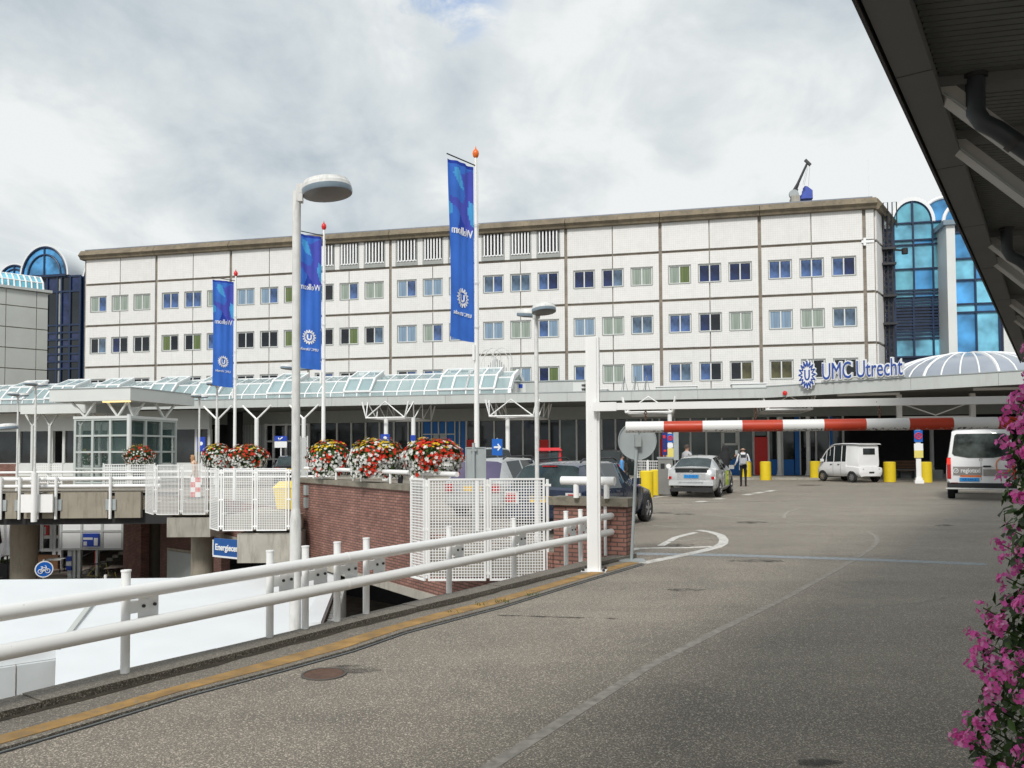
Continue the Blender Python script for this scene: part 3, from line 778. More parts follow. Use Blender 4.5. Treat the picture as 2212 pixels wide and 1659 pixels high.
for (xa, xb, yt, yb, yo) in ((51, 146, 535, 600, -.2), (-28, 34, 566, 600, 2.0), (158, 240, 545, 600, 2.0)):
    A, zb = fB.L(xa, yb); B, _ = fB.L(xb, yb); zt = fB.L((xa + xb) / 2, yt)[1]
    cx_, rr = (A + B) / 2, (B - A) / 2; kz = (zt - zb) / rr
    arc = [(cx_ + rr * math.cos(a), zb + rr * kz * math.sin(a)) for a in [math.pi * k / 20 for k in range(21)]]
    inn = [(cx_ + rr * .74 * math.cos(a), zb + rr * kz * .74 * math.sin(a)) for a in [math.pi * k / 20 for k in range(21)]]
    obj('arch_pane', MB().plate(arc, yo + .05, yo + .08), M['blueglass'], t, smooth=0)
    obj('arch_frame', MB().tube([(x, yo, z) for x, z in arc], .16, 8).tube([(x, yo, z) for x, z in inn], .12, 8).box((cx_ - .1, yo - .08, zb), (cx_ + .1, yo + .04, zt)).box((A, yo - .1, zb - .15), (B, yo + .04, zb + .15)), M['navyframe'], t)
    ro = [(cx_ + (rr + .35) * math.cos(a), zb + (rr + .35) * kz * math.sin(a)) for a in [math.pi * k / 20 for k in range(21)]]
    obj('vault_roof', MB().loft([[(x, y, z) for x, z in arc + ro[::-1]] for y in (yo - .1, yo + 12)]), M['whiteroof'], t)
# ---------------------------------------------------------------- long entrance canopy and its back wall
TC, TB = 46.3, 53.0
fC, fW = grid(0, TC), grid(0, TB)
can = fC.thing('canopy_building', 'low grey edged canopy along the hospital front with dark glazing beneath', 'building')
SA, SB = -62.0, 4.44
ZC0, ZC1 = 4.55, 5.08
A = Vector((14.0, 43.8, 0)); B = Vector((22.8, 35.5, 0)); D_ = (B - A).normalized()
Bx = A + D_ * 26
loc = lambda p: (p.dot(EH), p.dot(EM) - TC)
roof_poly = [(SA, 0), loc(A), loc(Bx), (40, loc(Bx)[1] + 1), (46, 14), (SA, 14)]
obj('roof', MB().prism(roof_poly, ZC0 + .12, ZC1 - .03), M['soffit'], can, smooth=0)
fa = MB()
def fseg(p, q, z0, z1):
    v = Vector((q[0] - p[0], q[1] - p[1], 0)); ln = v.length; k = max(1, int(ln / 3.6)); 
    for i in range(k):
        a = Vector((*p, 0)) + v * (i / k); b = Vector((*p, 0)) + v * ((i + 1) / k); g = v.normalized() * .006
        a, b = a + g, b - g
        fa.bar((a.x, a.y, (z0 + z1) / 2), (b.x, b.y, (z0 + z1) / 2), .16, z1 - z0)
fseg((SA, 0), loc(A), ZC0, ZC1); fseg(loc(A), loc(Bx), ZC0, ZC1 + .06)
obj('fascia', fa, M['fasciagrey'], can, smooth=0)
cap = MB().bar((SA, 0, ZC1 + .02), (*loc(A), ZC1 + .02), .22, .05).bar((*loc(A), ZC1 + .09), (*loc(Bx), ZC1 + .09), .22, .05)
obj('fascia_cap', cap, M['signback'], can)
# back wall
M['upperwall'] = mat('wall under canopy', (0.36, 0.38, 0.365), 0.6, var=0.06)
bw = MB().box((SA, TB - TC, 3.78), (40, TB - TC + .3, ZC0 + .1))
obj('upper_wall', bw, M['upperwall'], can)
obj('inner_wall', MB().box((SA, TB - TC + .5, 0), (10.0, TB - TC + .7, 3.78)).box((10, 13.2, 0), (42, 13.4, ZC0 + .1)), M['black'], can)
def wx(x, y=980): return fW.L(x, y)[0]
def wz(x, y): return fW.L(x, y)[1]
yb_ = TB - TC
def bay(name, x0, x1, m, z0=0.05, z1=3.75, yo=.06):
    return obj(name, MB().box((wx(x0) + .05, yb_ + yo, z0), (wx(x1) - .05, yb_ + yo + .05, z1)), M[m] if isinstance(m, str) else m, can, smooth=0)
mull = MB()
def mullion(x, w_=.11, z0=0, z1=3.78): mull.box((wx(x) - w_/2, yb_ - .06, z0), (wx(x) + w_/2, yb_ + .12, z1))
def transom(x0, x1, z, h_=.1): mull.box((wx(x0), yb_ - .055, z - h_/2), (wx(x1), yb_ + .115, z + h_/2))
# blind panel bay on the left, then white sash windows
M['blind'] = bricks('vertical blind', (0.50, 0.54, 0.53), (0.55, 0.58, 0.57), (0.28, 0.31, 0.30), 0.24, 9.0, 0.03, 0.6, 0.0, 0.05)
bay('blind_bay', 510, 574, 'blind')
for x0, x1 in ((574, 590), (592, 618), (618, 640), (640, 666)): bay('sash_window', x0, x1, 'shopglass')
mullion(510, .16); obj('bay_post', mull, M['plainwhite'], can, smooth=0); mull = MB()
for x in (574, 591, 618, 640, 666): mullion(x, .16)
for z in (.1, 1.2, 2.5, 3.7): transom(574, 666, z, .12)
obj('sash_frame', mull, M['plainwhite'], can, smooth=0); mull = MB()
xs = [668, 697, 728, 759, 790, 820, 851, 882, 906]
for a, b in zip(xs, xs[1:]): bay('shopfront_glass', a, b, 'shopglass')
for x in xs: mullion(x)
obj('shopfront_frame', mull, M['winframe'], can, smooth=0); mull = MB()
# blue door sets
for x0, x1 in ((913, 932), (933, 947), (948, 963), (964, 982), (984, 992), (994, 1006)):
    bay('blue_panel', x0, x1, 'blue', yo=.03)
for x in (912, 932.5, 947.5, 963.5, 983, 993, 1007): mullion(x, .08)
transom(912, 984, wz(950, 938), .08)
obj('red_panel', MB().box((wx(936), yb_ - .08, .05), (wx(963), yb_ - .03, wz(950, 952))), M['red'], can)
obj('notice', MB().box((wx(937), yb_ - .08, wz(950, 951)), (wx(949), yb_ - .03, wz(950, 939))).box((wx(951), yb_ - .08, wz(950, 951)), (wx(963), yb_ - .03, wz(950, 939))), M['signback'], can)
obj('red_panel', MB().box((wx(1009), yb_ - .08, .05), (wx(1024), yb_ - .03, wz(1016, 950))), M['red'], can)
xs = [1008, 1035, 1068, 1096, 1130, 1165, 1187, 1210, 1246, 1270, 1300, 1330, 1355]
for i, (a, b) in enumerate(zip(xs, xs[1:])): bay('shopfront_glass', a, b, 'greenglass' if i in (7, 9) else 'shopglass')
for x in xs: mullion(x)
transom(1008, 1355, .95, .07)
obj('red_panel', MB().box((wx(1166), yb_ - .08, .05), (wx(1186), yb_ - .03, wz(1176, 950))), M['red'], can)
xs = [1355, 1385, 1410, 1425, 1458, 1492, 1526, 1560, 1596, 1628]
for i, (a, b) in enumerate(zip(xs, xs[1:])): bay('shopfront_glass', a, b, 'greenglass')
for x in xs: mullion(x)
obj('red_panel', MB().box((wx(1426), yb_ - .08, .05), (wx(1441), yb_ - .03, wz(1430, 948))), M['red'], can)
wf = MB(); x0, x1 = wx(1560), wx(1594); z0, z1 = wz(1575, 962), wz(1575, 930)
for a, b in (((x0, z0), (x1, z0 + .14)), ((x0, z1 - .14), (x1, z1)), ((x0, z0), (x0 + .14, z1)), ((x1 - .14, z0), (x1, z1))): wf.box((a[0], yb_ - .1, a[1]), (b[0], yb_ - .03, b[1]))
obj('white_window', wf, M['winframe'], can)
zb_ = wz(1600, 991)
obj('blue_panel', MB().box((wx(1562), yb_ - .09, .02), (wx(1624), yb_ - .04, zb_)), M['blue'], can)
obj('red_door', MB().box((wx(1630), yb_ - .09, .02), (wx(1658), yb_ - .03, wz(1645, 944))), M['red'], can)
mullion(1628, .14); mullion(1660, .14)
bay('shopfront_glass', 1630, 1658, 'greenglass', 2.6)
for x0, x1 in ((1661, 1690), (1690, 1717), (1728, 1762), (1764, 1792), (1794, 1822)):
    bay('shopfront_glass', x0, x1, 'shopglass', 1.1)
    if x1 < 1720: obj('blue_panel', MB().box((wx(x0) + .05, yb_ - .05, .02), (wx(x1) - .05, yb_ + .05, 1.08)), M['blue'], can)
for x0, x1 in ((1717, 1727), (1792.5, 1799)):
    obj('blue_panel', MB().box((wx(x0), yb_ - .08, .02), (wx(x1), yb_ + .05, 3.75)), M['blue'], can)
for x in (1690, 1728, 1763, 1793, 1822): mullion(x)
obj('mullion_frame', mull, M['winframe'], can, smooth=0)
# far left: plain wall with a strip of dark windows, nearer the canopy edge
fN = grid(0, 48.2)
t = fN.thing('side_building', 'pale low building with dark strip windows behind the lift pavilion', 'building')
x0, x1 = fN.L(-40, 950)[0], fN.L(452, 950)[0]
zt = fN.L(200, 905)[1]; z0, z1 = fN.L(200, 1000)[1], fN.L(200, 930)[1]
obj('wall', MB().box((x0, 0, z1), (x1, .3, 4.6)).box((x0, 0, 0), (x1, .3, z0)), M['pavwhite'], t)
obj('base_brick', MB().box((x0, -.06, 0), (fN.L(38, 950)[0], -.01, z0 - .05)), M['brick'], t)
for a, b in ((-38, 38), (44, 110), (140, 168), (202, 233), (240, 300), (376, 422), (426, 450)):
    obj('strip_window', MB().box((fN.L(a, 960)[0], .08, z0), (fN.L(b, 960)[0], .14, z1)), M['shopglass'], t, smooth=0)
pr = MB()
for a in (-40, 41, 112, 138, 170, 200, 235, 302, 374, 424, 452):
    x = fN.L(a, 960)[0]; pr.box((x - .1, -.04, z0), (x + .1, .2, z1))
obj('window_post', pr, M['winframe'], t, smooth=0)
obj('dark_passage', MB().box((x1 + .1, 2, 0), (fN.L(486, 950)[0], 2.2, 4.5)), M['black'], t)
# ---------------------------------------------------------------- columns, trusses
def column(x, y0, Y, lab, base=True):
    p = gp(x, y0) if Y is None else at(x, 1000, Y)
    t = thing('canopy_column', lab, 'column', (p.x, p.y, 0), GRID, 'white canopy columns')
    obj('shaft', MB().tube([(0, 0, 0), (0, 0, 3.72)], .13, 12), M['white'], t)
    obj('foot', MB().lathe([(.24, 0), (.24, .12), (.17, .2), (.14, .45)], 12), M['white'], t)
    return t
def braces(t, spread=.95, top=.85, back=True):
    mb = MB()
    for s in (-1, 1): mb.tube([(0, 0, 3.7), (s * spread, 0, 3.7 + top)], .06, 8)
    obj('brace', MB().tube([(0, 0, 3.7), (-spread, 0, 3.7 + top)], .06, 8), M['white'], t)
    obj('brace', MB().tube([(0, 0, 3.7), (spread, 0, 3.7 + top)], .06, 8), M['white'], t)
cl = [(469, 'white canopy column behind the shortest banner pole'), (554, 'white canopy column in front of the striped blind bay'), (656, 'white canopy column behind the tall grey lamp post'), (834, 'white canopy column with a blue sign above the middle flower basket'), (893, 'white canopy column beside the dark shop glazing, left of the blue doors'),
      (1097, 'white canopy column behind the blue arrow sign'), (1448, 'white canopy column behind the round sign back and yellow notices'), ]
for i, (x, lab) in enumerate(cl):
    t = column(x, None, 47.2 - .004 * (x - 900), lab)
    if i < 3: braces(t)
for x, yb, lab in ((1684.5, 1031, 'white canopy column right of the red door'), (1747, 1031, 'white canopy column left of the small white electric car'), (1758.5, 1026, 'white canopy column just behind the one left of the electric car'), (2014, 1026, 'white canopy column left of the white taxi van')):
    column(x, yb, None, lab)
def truss(x, y, Y, w1, w0, h, lab, n=3, deep=5.0):
    p = at(x, y, Y)
    t = thing('canopy_truss', lab, 'truss', (p.x, p.y, ZC0 + .1 - h), GRID, 'white tube trusses under the canopy')
    def side_(yy):
        mb = MB()
        mb.tube([(-w1/2, yy, h), (-w0/2, yy, 0), (w0/2, yy, 0), (w1/2, yy, h)], .055, 6); return mb
    obj('front_frame', side_(0).tube([(-w0/2, 0, 0), (0.0, 0, h), (w0/2, 0, 0)], .04, 6), M['white'], t)
    obj('rear_frame', side_(deep), M['white'], t)
    mb = MB()
    for s in (-1, 1):
        mb.tube([(s * w0/2, 0, 0), (s * w0/2, deep, 0)], .05, 6)
        for k in range(n):
            a, b = deep * k / n, deep * (k + 1) / n
            mb.tube([(s * w0/2, a, 0), (s * w1/2, (a + b) / 2, h), (s * w0/2, b, 0)], .035, 6)
    for k in range(n):
        a, b = deep * k / n, deep * (k + 1) / n
        mb.tube([(-w0/2, a, 0), (w0/2, b, 0)], .03, 6)
    obj('lattice', mb, M['white'], t)
truss(832, 908, 46.9, 2.9, 2.4, .95, 'white tube truss under the canopy above the middle flower basket')
truss(1104, 905, 45.5, 3.0, 2.55, .95, 'white tube truss under the canopy behind the double headed lamp')
truss(1401, 898, 43.8, 2.9, 2.5, .85, 'white tube truss under the canopy above the end of the striped bar')
truss(1705, 893, 43.6, 2.7, 2.4, .75, 'white tube truss under the canopy above the red door')
p = at(2020, 860, 41.5)
t = thing('canopy_truss', 'white portal truss frame under the entrance canopy beside the taxi van', 'truss', (p.x, p.y, 0), GRID, 'white tube trusses under the canopy')
mb = MB()
for s in (-1.75, 1.75):
    mb.box((s - .12, -.12, 3.1), (s + .12, .12, 4.55))
obj('front_frame', mb.bar((-2.0, 0, 4.3), (2.0, 0, 4.3), .2, .16), M['white'], t)
obj('lattice', MB().bar((-1.7, 0, 4.1), (0, 0, 3.45), .06, .06).bar((1.7, 0, 4.1), (0, 0, 3.45), .06, .06).bar((-1.7, 0, 3.35), (1.7, 0, 3.35), .1, .1), M['white'], t)
# ---------------------------------------------------------------- glazed vault on the canopy roof
fV = grid(0, 47.0)
va = fV.thing('glass_vault', 'long barrel of pale glass with white ribs on the canopy roof', 'glass roof')
sec = [(0, 5.10), (.08, 5.46), (1.0, 6.25), (2.4, 6.72), (3.8, 6.25), (4.75, 5.46), (4.85, 5.1)]
s1 = fV.L(1098, 830)[0]; s0 = -62.0; n = int((s1 - s0) / .89)
obj('glazing', MB().loft([[(s_, y, z) for y, z in sec[:]] for s_ in (s0, s1)], cap=False), M['vaultglass'], va, smooth=0, fix=False)
rb = MB()
for k in range(n + 1):
    x = s1 - k * .89
    for a, b in zip(sec, sec[1:]): rb.bar((x, a[0], a[1]), (x, b[0], b[1]), .085, .07, up=(1, 0, 0))
for i in (1, 2, 3, 4, 5): rb.bar((s0, sec[i][0], sec[i][1] + .005), (s1, sec[i][0], sec[i][1] + .005), .085, .085)
obj('rib_frame', rb, M['plainwhite'], va, smooth=0)
en = MB()
for a, b in zip(sec, sec[1:]): en.bar((s1 + .1, a[0], a[1]), (s1 + .1, b[0], b[1]), .32, .16, up=(1, 0, 0))
obj('end_frame', en, M['plainwhite'], va)
obj('base_gutter', MB().box((s0, -.15, ZC1 - .06), (s1 + .2, 5.0, 5.10)), M['pavwhite'], va)
obj('inner_wall', MB().box((s0, 2.36, 5.1), (s1 - .3, 2.42, 6.4)), M['pavwhite'], va)
k = 0
for xv in (1030, 975, 783, 592, 455, 330, 205, 120, 20):
    xx = fV.L(xv, 835)[0]; k = round((s1 - xx) / .89); xx = s1 - k * .89
    mb = MB(); sl_ = [(.02, 5.52), (.86, 6.42), (2.3, 6.98)]
    for x in (xx - .89, xx, xx + .89):
        for a, b in zip(sl_, sl_[1:]): mb.bar((x, a[0], a[1]), (x, b[0], b[1]), .10, .11, up=(1, 0, 0))
    for a in sl_: mb.bar((xx - .92, a[0], a[1]), (xx + .92, a[0], a[1]), .10, .11)
    v = obj('roof_vent', mb, M['plainwhite'], va, smooth=0)
    g = MB()
    for a, b in zip(sl_, sl_[1:]): g.add([(xx - .89, a[0], a[1]), (xx + .89, a[0], a[1]), (xx + .89, b[0], b[1]), (xx - .89, b[0], b[1])], [(0, 1, 2, 3)])
    obj('vent_glass', g, M['vaultglass'], v, smooth=0)
    g = MB()
    for s_ in (-1, 1): g.add([(xx + s_ * .93, a, z) for a, z in sl_ + [(2.2, 6.72), (1.0, 6.27), (.08, 5.48)]], [(0, 1, 2, 3, 4, 5)])
    obj('vent_cheek', g, M['pavwhite'], v, smooth=0)
# hoop sculpture and plant box on the roof right of the vault
fH = grid(0, 52.0)
t = fH.thing('hoop_cage', 'cluster of thin white metal hoops on the roof at the vault end', 'hoops')
for (xa, xb, yt, yb) in ((1036, 1066, 756, 832), (1046, 1082, 752, 832), (1060, 1106, 752, 815), (1068, 1098, 760, 810), (1040, 1074, 764, 832)):
    A_, z0 = fH.L(xa, yb); B_, _ = fH.L(xb, yb); z1 = fH.L(xa, yt)[1]; c_, r_ = (A_ + B_) / 2, (B_ - A_) / 2
    obj('hoop', MB().tube([(c_ - r_, 0, z0)] + [(c_ - r_ * math.cos(a), .25 * math.sin(2 * a), z1 - r_ * 1.1 + r_ * 1.1 * math.sin(a)) for a in [math.pi * q / 14 for q in range(15)]] + [(c_ + r_, 0, z0)], .025, 6), M['winframe'], t)
A_, z0 = fH.L(1046, 812); B_, z1 = fH.L(1098, 778); z00 = 5.0
mbx = MB()
for q in range(12):
    a = q / 11; mbx.bar((A_ + (B_ - A_) * a, 0, z00), (A_ + (B_ - A_) * a, 0, z0 + .3 + .8 * math.sin(math.pi * a)), .05, .05)
obj('louvre_cowl', mbx.bar((A_, 0, z0 + .2), (B_, 0, z0 + .2), .06, .06).bar((A_, 0, z00 + .3), (B_, 0, z00 + .3), .06, .06), M['grey'], t)
fP = grid(0, 49.5)
t = fP.thing('plant_box', 'low pale service box with small doors on the canopy roof', 'plant room')
A_, z1 = fP.L(1096, 824); B_, z1b = fP.L(1272, 822)
obj('casing', MB().box((A_, 0, 5.0), (B_, 2.2, z1b)), M['wingpanel'] if False else M['fasciagrey'], t)
obj('lid', MB().box((A_ - .05, -.06, z1b), (B_ + .05, 2.25, z1b + .06)), M['signback'], t)
for x in (1124, 1250):
    a, z = fP.L(x, 835); obj('door', MB().box((a - .35, -.03, 5.1), (a + .35, -.005, z1b - .12)), M['pavwhite'], t)
a, z = fP.L(1125, 834); obj('sign', MB().box((a - .12, -.05, z - .12), (a + .12, -.035, z + .12)), M['signblue'], t)
a, _ = fP.L(1262, 834)
vb_ = MB()
for q in range(3): vb_.box((a - .15, -.12, 5.25 + .25 * q), (a + .3, .01, 5.33 + .25 * q))
obj('vent_slat', vb_, M['darkmetal'], t)
for (xa, xb, ya, yb, lab) in ((1278, 1310, 840, 850, 'flat white skylight box behind the gantry pole on the canopy roof'), (1418, 1505, 834, 845, 'long flat white skylight box on the canopy roof near the roof stays'), (1582, 1655, 828, 842, 'flat white skylight box on the canopy roof left of the emblem')):
    a, z1 = fP.L(xa, ya); b, _ = fP.L(xb, ya)
    t = fP.thing('skylight_box', lab, 'skylight', 'skylight boxes on the canopy roof')
    obj('curb', MB().box((a, 0, 5.02), (b, 1.6, z1 - .06)), M['pavwhite'], t); obj('cover', MB().box((a - .06, -.06, z1 - .06), (b + .06, 1.66, z1)), M['plainwhite'], t)
for x, lab in ((1351, 'pair of thin grey stays on the canopy roof, left of three'), (1375, 'pair of thin grey stays on the canopy roof, middle of three'), (1398, 'pair of thin grey stays on the canopy roof, right of three')):
    a, z1 = fP.L(x, 812)
    p = st(a, 48.6)
    tag(obj('roof_stay', MB().tube([(p.x - .25, p.y, 5.0), (p.x, p.y, z1 - .1), (p.x + .25, p.y, 5.0)], .03, 6).tube([(p.x, p.y + .6, 5.0), (p.x, p.y, z1 - .1)], .03, 6), M['signback']), lab, 'stay', 'thin stays on the canopy roof')
# ---------------------------------------------------------------- entrance sign: emblem and letters along the slanted fascia
SA_ = math.atan2(D_.y, D_.x)
fS = Fr(A + Vector((D_.y, -D_.x, 0)) * .16, SA_)
def emblem(mbw, mbb, r, M4, thick=.08, mirror=False):
    """toothed ring emblem: a white cut-out body, a blue zigzag ring and a U in the XZ plane"""
    nt_ = 16
    pts = []
    for k in range(nt_ * 2):
        a = 2 * math.pi * k / (nt_ * 2); rr_ = r * (1.0 if k % 2 == 0 else .84)
        pts.append((rr_ * math.cos(a), rr_ * math.sin(a)))
    if mbw is not None: mbw.plate(pts, -thick / 2, thick / 2, M4)
    if mbb is None: return
    y = -thick / 2 - .012
    for k in range(nt_ * 2):
        a0, a1 = 2 * math.pi * k / (nt_ * 2), 2 * math.pi * (k + 1) / (nt_ * 2)
        ro, ri = r * .92, r * .52
        p = Vector(((ro if k % 2 == 0 else ri) * math.cos(a0), y, (ro if k % 2 == 0 else ri) * math.sin(a0)))
        q = Vector(((ro if k % 2 else ri) * math.cos(a1), y, (ro if k % 2 else ri) * math.sin(a1)))
        mbb.bar(M4 @ p, M4 @ q, r * .11, .02, up=M4.to_3x3() @ Vector((0, 1, 0)))
def u_letter(mbb, r, M4, y, w_=.085, k=1.0):
    pts = [(-.20 * r, .28 * r)] + [(-.20 * r, -.02 * r)] + [(.20 * r * math.cos(a), -.06 * r + .22 * r * math.sin(a)) for a in [math.pi + math.pi * q / 8 for q in range(9)]] + [(.20 * r, .28 * r)]
    for a, b in zip(pts, pts[1:]):
        mbb.bar(M4 @ Vector((a[0] * k, y, a[1])), M4 @ Vector((b[0] * k, y, b[1])), r * w_ * 1.4, .02, up=M4.to_3x3() @ Vector((0, 1, 0)))
sg = fS.thing('entrance_sign', 'white and blue raised sign with emblem reading UMC Utrecht on the entrance canopy', 'sign')
(xl, z0), (xr_, z1) = fS.L(1727, 812), fS.L(1767, 812)
cx_, r_ = (xl + xr_) / 2, (xr_ - xl) / 2
zt, zb = fS.L(1747, 777)[1], fS.L(1747, 843)[1]
sq = (zt - zb) / 2 / r_
ME = Matrix.Translation((cx_, -.12, (zt + zb) / 2)) @ Matrix.Diagonal((1, 1, sq, 1))
wm, bm_ = MB(), MB(); emblem(wm, bm_, r_, ME, .14); u_letter(bm_, r_ * 1.15, ME, -.085)
obj('emblem_body', wm, M['plainwhite'], sg, smooth=0); obj('emblem_lines', bm_, M['logoblue'], sg, smooth=0)
zbase = ZC1 + .16
x0, x1 = fS.L(1778, 815)[0], fS.L(1951, 800)[0]
probe = text_mb('UMC Utrecht', 1.0, Matrix.Identity(4), .05)
w0 = max(v.x for v in probe.v) - min(v.x for v in probe.v)
hsz = 1.22
xs_ = (x1 - x0) / (w0 * hsz)
MT = Matrix.Translation(((x0 + x1) / 2, 0, zbase + .08))
hal = text_mb('UMC Utrecht', hsz, MT @ Matrix.Translation((0, -.02, 0)), .20, xs=xs_, off=.06)
obj('letter_body', hal, M['plainwhite'], sg, smooth=0)
obj('lettering', text_mb('UMC Utrecht', hsz, MT @ Matrix.Translation((0, -.14, 0)), .03, xs=xs_), M['logoblue'], sg, smooth=0)
obj('letter_rail', MB().box((x0 - .1, -.02, zbase - .03), (x1 + .1, .08, zbase + .05)), M['fasciagrey'], sg)
(xa, za) = fS.L(1695, 849)
obj('alarm_lamp', MB().lathe([(0, 0), (.12, 0), (.12, .06), (0, .1)], 12, c=(xa, .05, za), M=Matrix.Rotation(R(90), 3, 'X')), M['redball'], can).parent = sg
# ---------------------------------------------------------------- dome over the entrance
dc = at(2092, 800, 45.0)
t = thing('entrance_dome', 'shallow grey glass dome with white ribs on the entrance roof', 'dome', (dc.x, dc.y, ZC1), GRID)
RD, HD = 4.5, 1.72
M['domeglass'] = glass('dome glass', (0.30, 0.33, 0.38), 0.15, var=0.1)
dp = lambda a, u, k=1.0: Vector((RD * k * math.cos(a) * math.cos(u), RD * k * math.sin(a) * math.cos(u), .25 + HD * k * math.sin(u)))
rings = [[dp(2 * math.pi * k / 32, R(90) * j / 8 * .985) for k in range(32)] for j in range(9)]
obj('glazing', MB().loft(rings), M['domeglass'], t)
rm = MB()
for k in range(32): rm.tube([dp(2 * math.pi * k / 32, R(90) * j / 8 * .985, 1.008) for j in range(9)], .045 if k % 4 else .08, 5)
obj('rib', rm, M['plainwhite'], t)
obj('ring_kerb', MB().lathe([(RD + .25, -.05), (RD + .25, .3), (RD - .05, .3), (RD - .05, -.05)], 32, cap=False), M['pavwhite'], t)
fR = grid(0, 54.0)
a, z0 = fR.L(1905, 776); b, z1 = fR.L(2240, 758)
t = fR.thing('roof_parapet', 'white capped parapet wall behind the entrance dome', 'parapet')
mb = MB(); xs = [a, fR.L(1940, 770)[0], fR.L(1985, 770)[0], fR.L(2060, 770)[0], fR.L(2105, 770)[0], fR.L(2160, 770)[0], b]; zs_ = [6.75, 6.85, 7.0, 7.25, 7.3, 7.15]
for i in range(6): mb.box((xs[i] + .02, -.1, 5.0), (xs[i+1] - .02, .5, zs_[i]))
obj('wall', mb, M['plainwhite'], t, smooth=0)
# striplights under the entrance canopy
for x, y, ln, lab in ((1875, 838, 3.0, 'dim striplight under the entrance canopy above the electric car'), (2190, 820, 3.5, 'dim striplight under the entrance canopy at the right edge')):
    p = at(x, y, 41.5 if x < 2000 else 38)
    tag(obj('strip_light', MB().bar((p.x - EH.x * ln/2, p.y - EH.y * ln/2, ZC0 - .0), (p.x + EH.x * ln/2, p.y + EH.y * ln/2, ZC0 - .0), .2, .12), M['plainwhite']), lab, 'striplight', 'striplights under the entrance canopy')
# ---------------------------------------------------------------- lift pavilion
pc = at(281, 900, 42.0)
lp = thing('lift_pavilion', 'small glazed lift pavilion with a flat overhanging grey roof', 'pavilion', (pc.x, pc.y, 0), GRID)
zr0, zr1 = 4.48, 5.14
obj('roof', MB().box((-5.0, 0, zr0), (0.0, 5.6, zr1)), M['pavwhite'], lp, smooth=0)
obj('roof_cap', MB().box((-5.04, -.04, zr1), (0.04, 5.64, zr1 + .05)), M['signback'], lp)
bx0, bx1, by0, by1, bz = -3.7, -.42, .45, 4.4, 3.55
gz = MB()
post = MB()
for i in range(4):
    x = bx0 + (bx1 - bx0) * i / 3; y = by0 + (by1 - by0) * i / 3
    for yy in (by0, by1): post.box((x - .07, yy - .07, 0), (x + .07, yy + .07, bz))
    if 0 < i < 3:
        for xx in (bx0, bx1): post.box((xx - .07, y - .07, 0), (xx + .07, y + .07, bz))
for z in (.12, .88, 1.76, 2.64, 3.50):
    for yy in (by0, by1): post.box((bx0 + .071, yy - .06, z - .05), (bx1 - .071, yy + .06, z + .05))
    for xx in (bx0, bx1): post.box((xx - .06, by0 + .071, z - .05), (xx + .06, by1 - .071, z + .05))
obj('frame', post, M['kiosk'], lp, smooth=0)
for a, b in (((bx0, by0 + .02), (bx1, by0 + .03)), ((bx0, by1 - .03), (bx1, by1 - .02)), ((bx0 + .02, by0), (bx0 + .03, by1)), ((bx1 - .03, by0), (bx1 - .02, by1))):
    obj('glass_wall', MB().box((a[0], a[1], .05), (b[0], b[1], bz - .05)), M['liftglass'], lp, smooth=0)
obj('corner_post', MB().tube([(bx1 + .12, by0 - .12, 0), (bx1 + .12, by0 - .12, 3.75)], .12, 10), M['pavwhite'], lp)
obj('top_ring', MB().box((bx0 - .1, by0 - .1, bz), (bx1 + .1, by1 + .1, bz + .14)), M['pavwhite'], lp)
bxs = [(-3.1, by0, -3.9), (-3.1, by0, -2.4), (-1.1, by0, -1.7), (-1.1, by0, -.4), (bx1, 1.0, bx1), (bx1, 3.4, bx1)]
for x, y, xt in bxs[:4]: obj('strut', MB().bar((x, y, bz + .1), (xt, y - .1, zr0), .1, .1), M['pavwhite'], lp)
for y, yt in ((3.4, 2.6), (3.4, 4.3), (.8, .3), (.8, 1.7)): obj('strut', MB().bar((bx1, y, bz + .1), (bx1, yt, zr0), .1, .1), M['pavwhite'], lp)
obj('lift_shaft', MB().box((-2.6, 1.9, 0), (-1.2, 3.8, 3.4)), M['greenglass'], lp)
M['lamp_lit'] = newmat('lit tube')[0]
nn = M['lamp_lit'].node_tree.nodes; pb = [n for n in nn if n.type == 'BSDF_PRINCIPLED'][0]
pb.inputs['Base Color'].default_value = (1, .75, .35, 1); pb.inputs['Emission Color'].default_value = (1, .72, .3, 1); pb.inputs['Emission Strength'].default_value = 0.9
obj('strip_lamp', MB().box((-1.9, .25, zr0 - .07), (-.25, .36, zr0 + .0)), M['lamp_lit'], lp)
# second flat roof behind it
pc = at(156, 900, 46.5)
t = thing('flat_shelter', 'second flat roofed shelter half hidden behind the lift pavilion', 'shelter', (pc.x, pc.y, 0), GRID)
obj('roof', MB().box((-3.0, -.6, 4.0), (2.1, 3.0, 4.5)), M['pavwhite'], t)
for x in (-2.7, -1.5, .6, 1.9):
    obj('post', MB().tube([(x, 0, 0), (x, 0, 3.3)], .1, 8), M['pavwhite'], t)
    obj('strut', MB().bar((x, 0, 3.3), (x - .5, 0, 4.0), .08, .08), M['pavwhite'], t); obj('strut', MB().bar((x, 0, 3.3), (x + .5, 0, 4.0), .08, .08), M['pavwhite'], t)
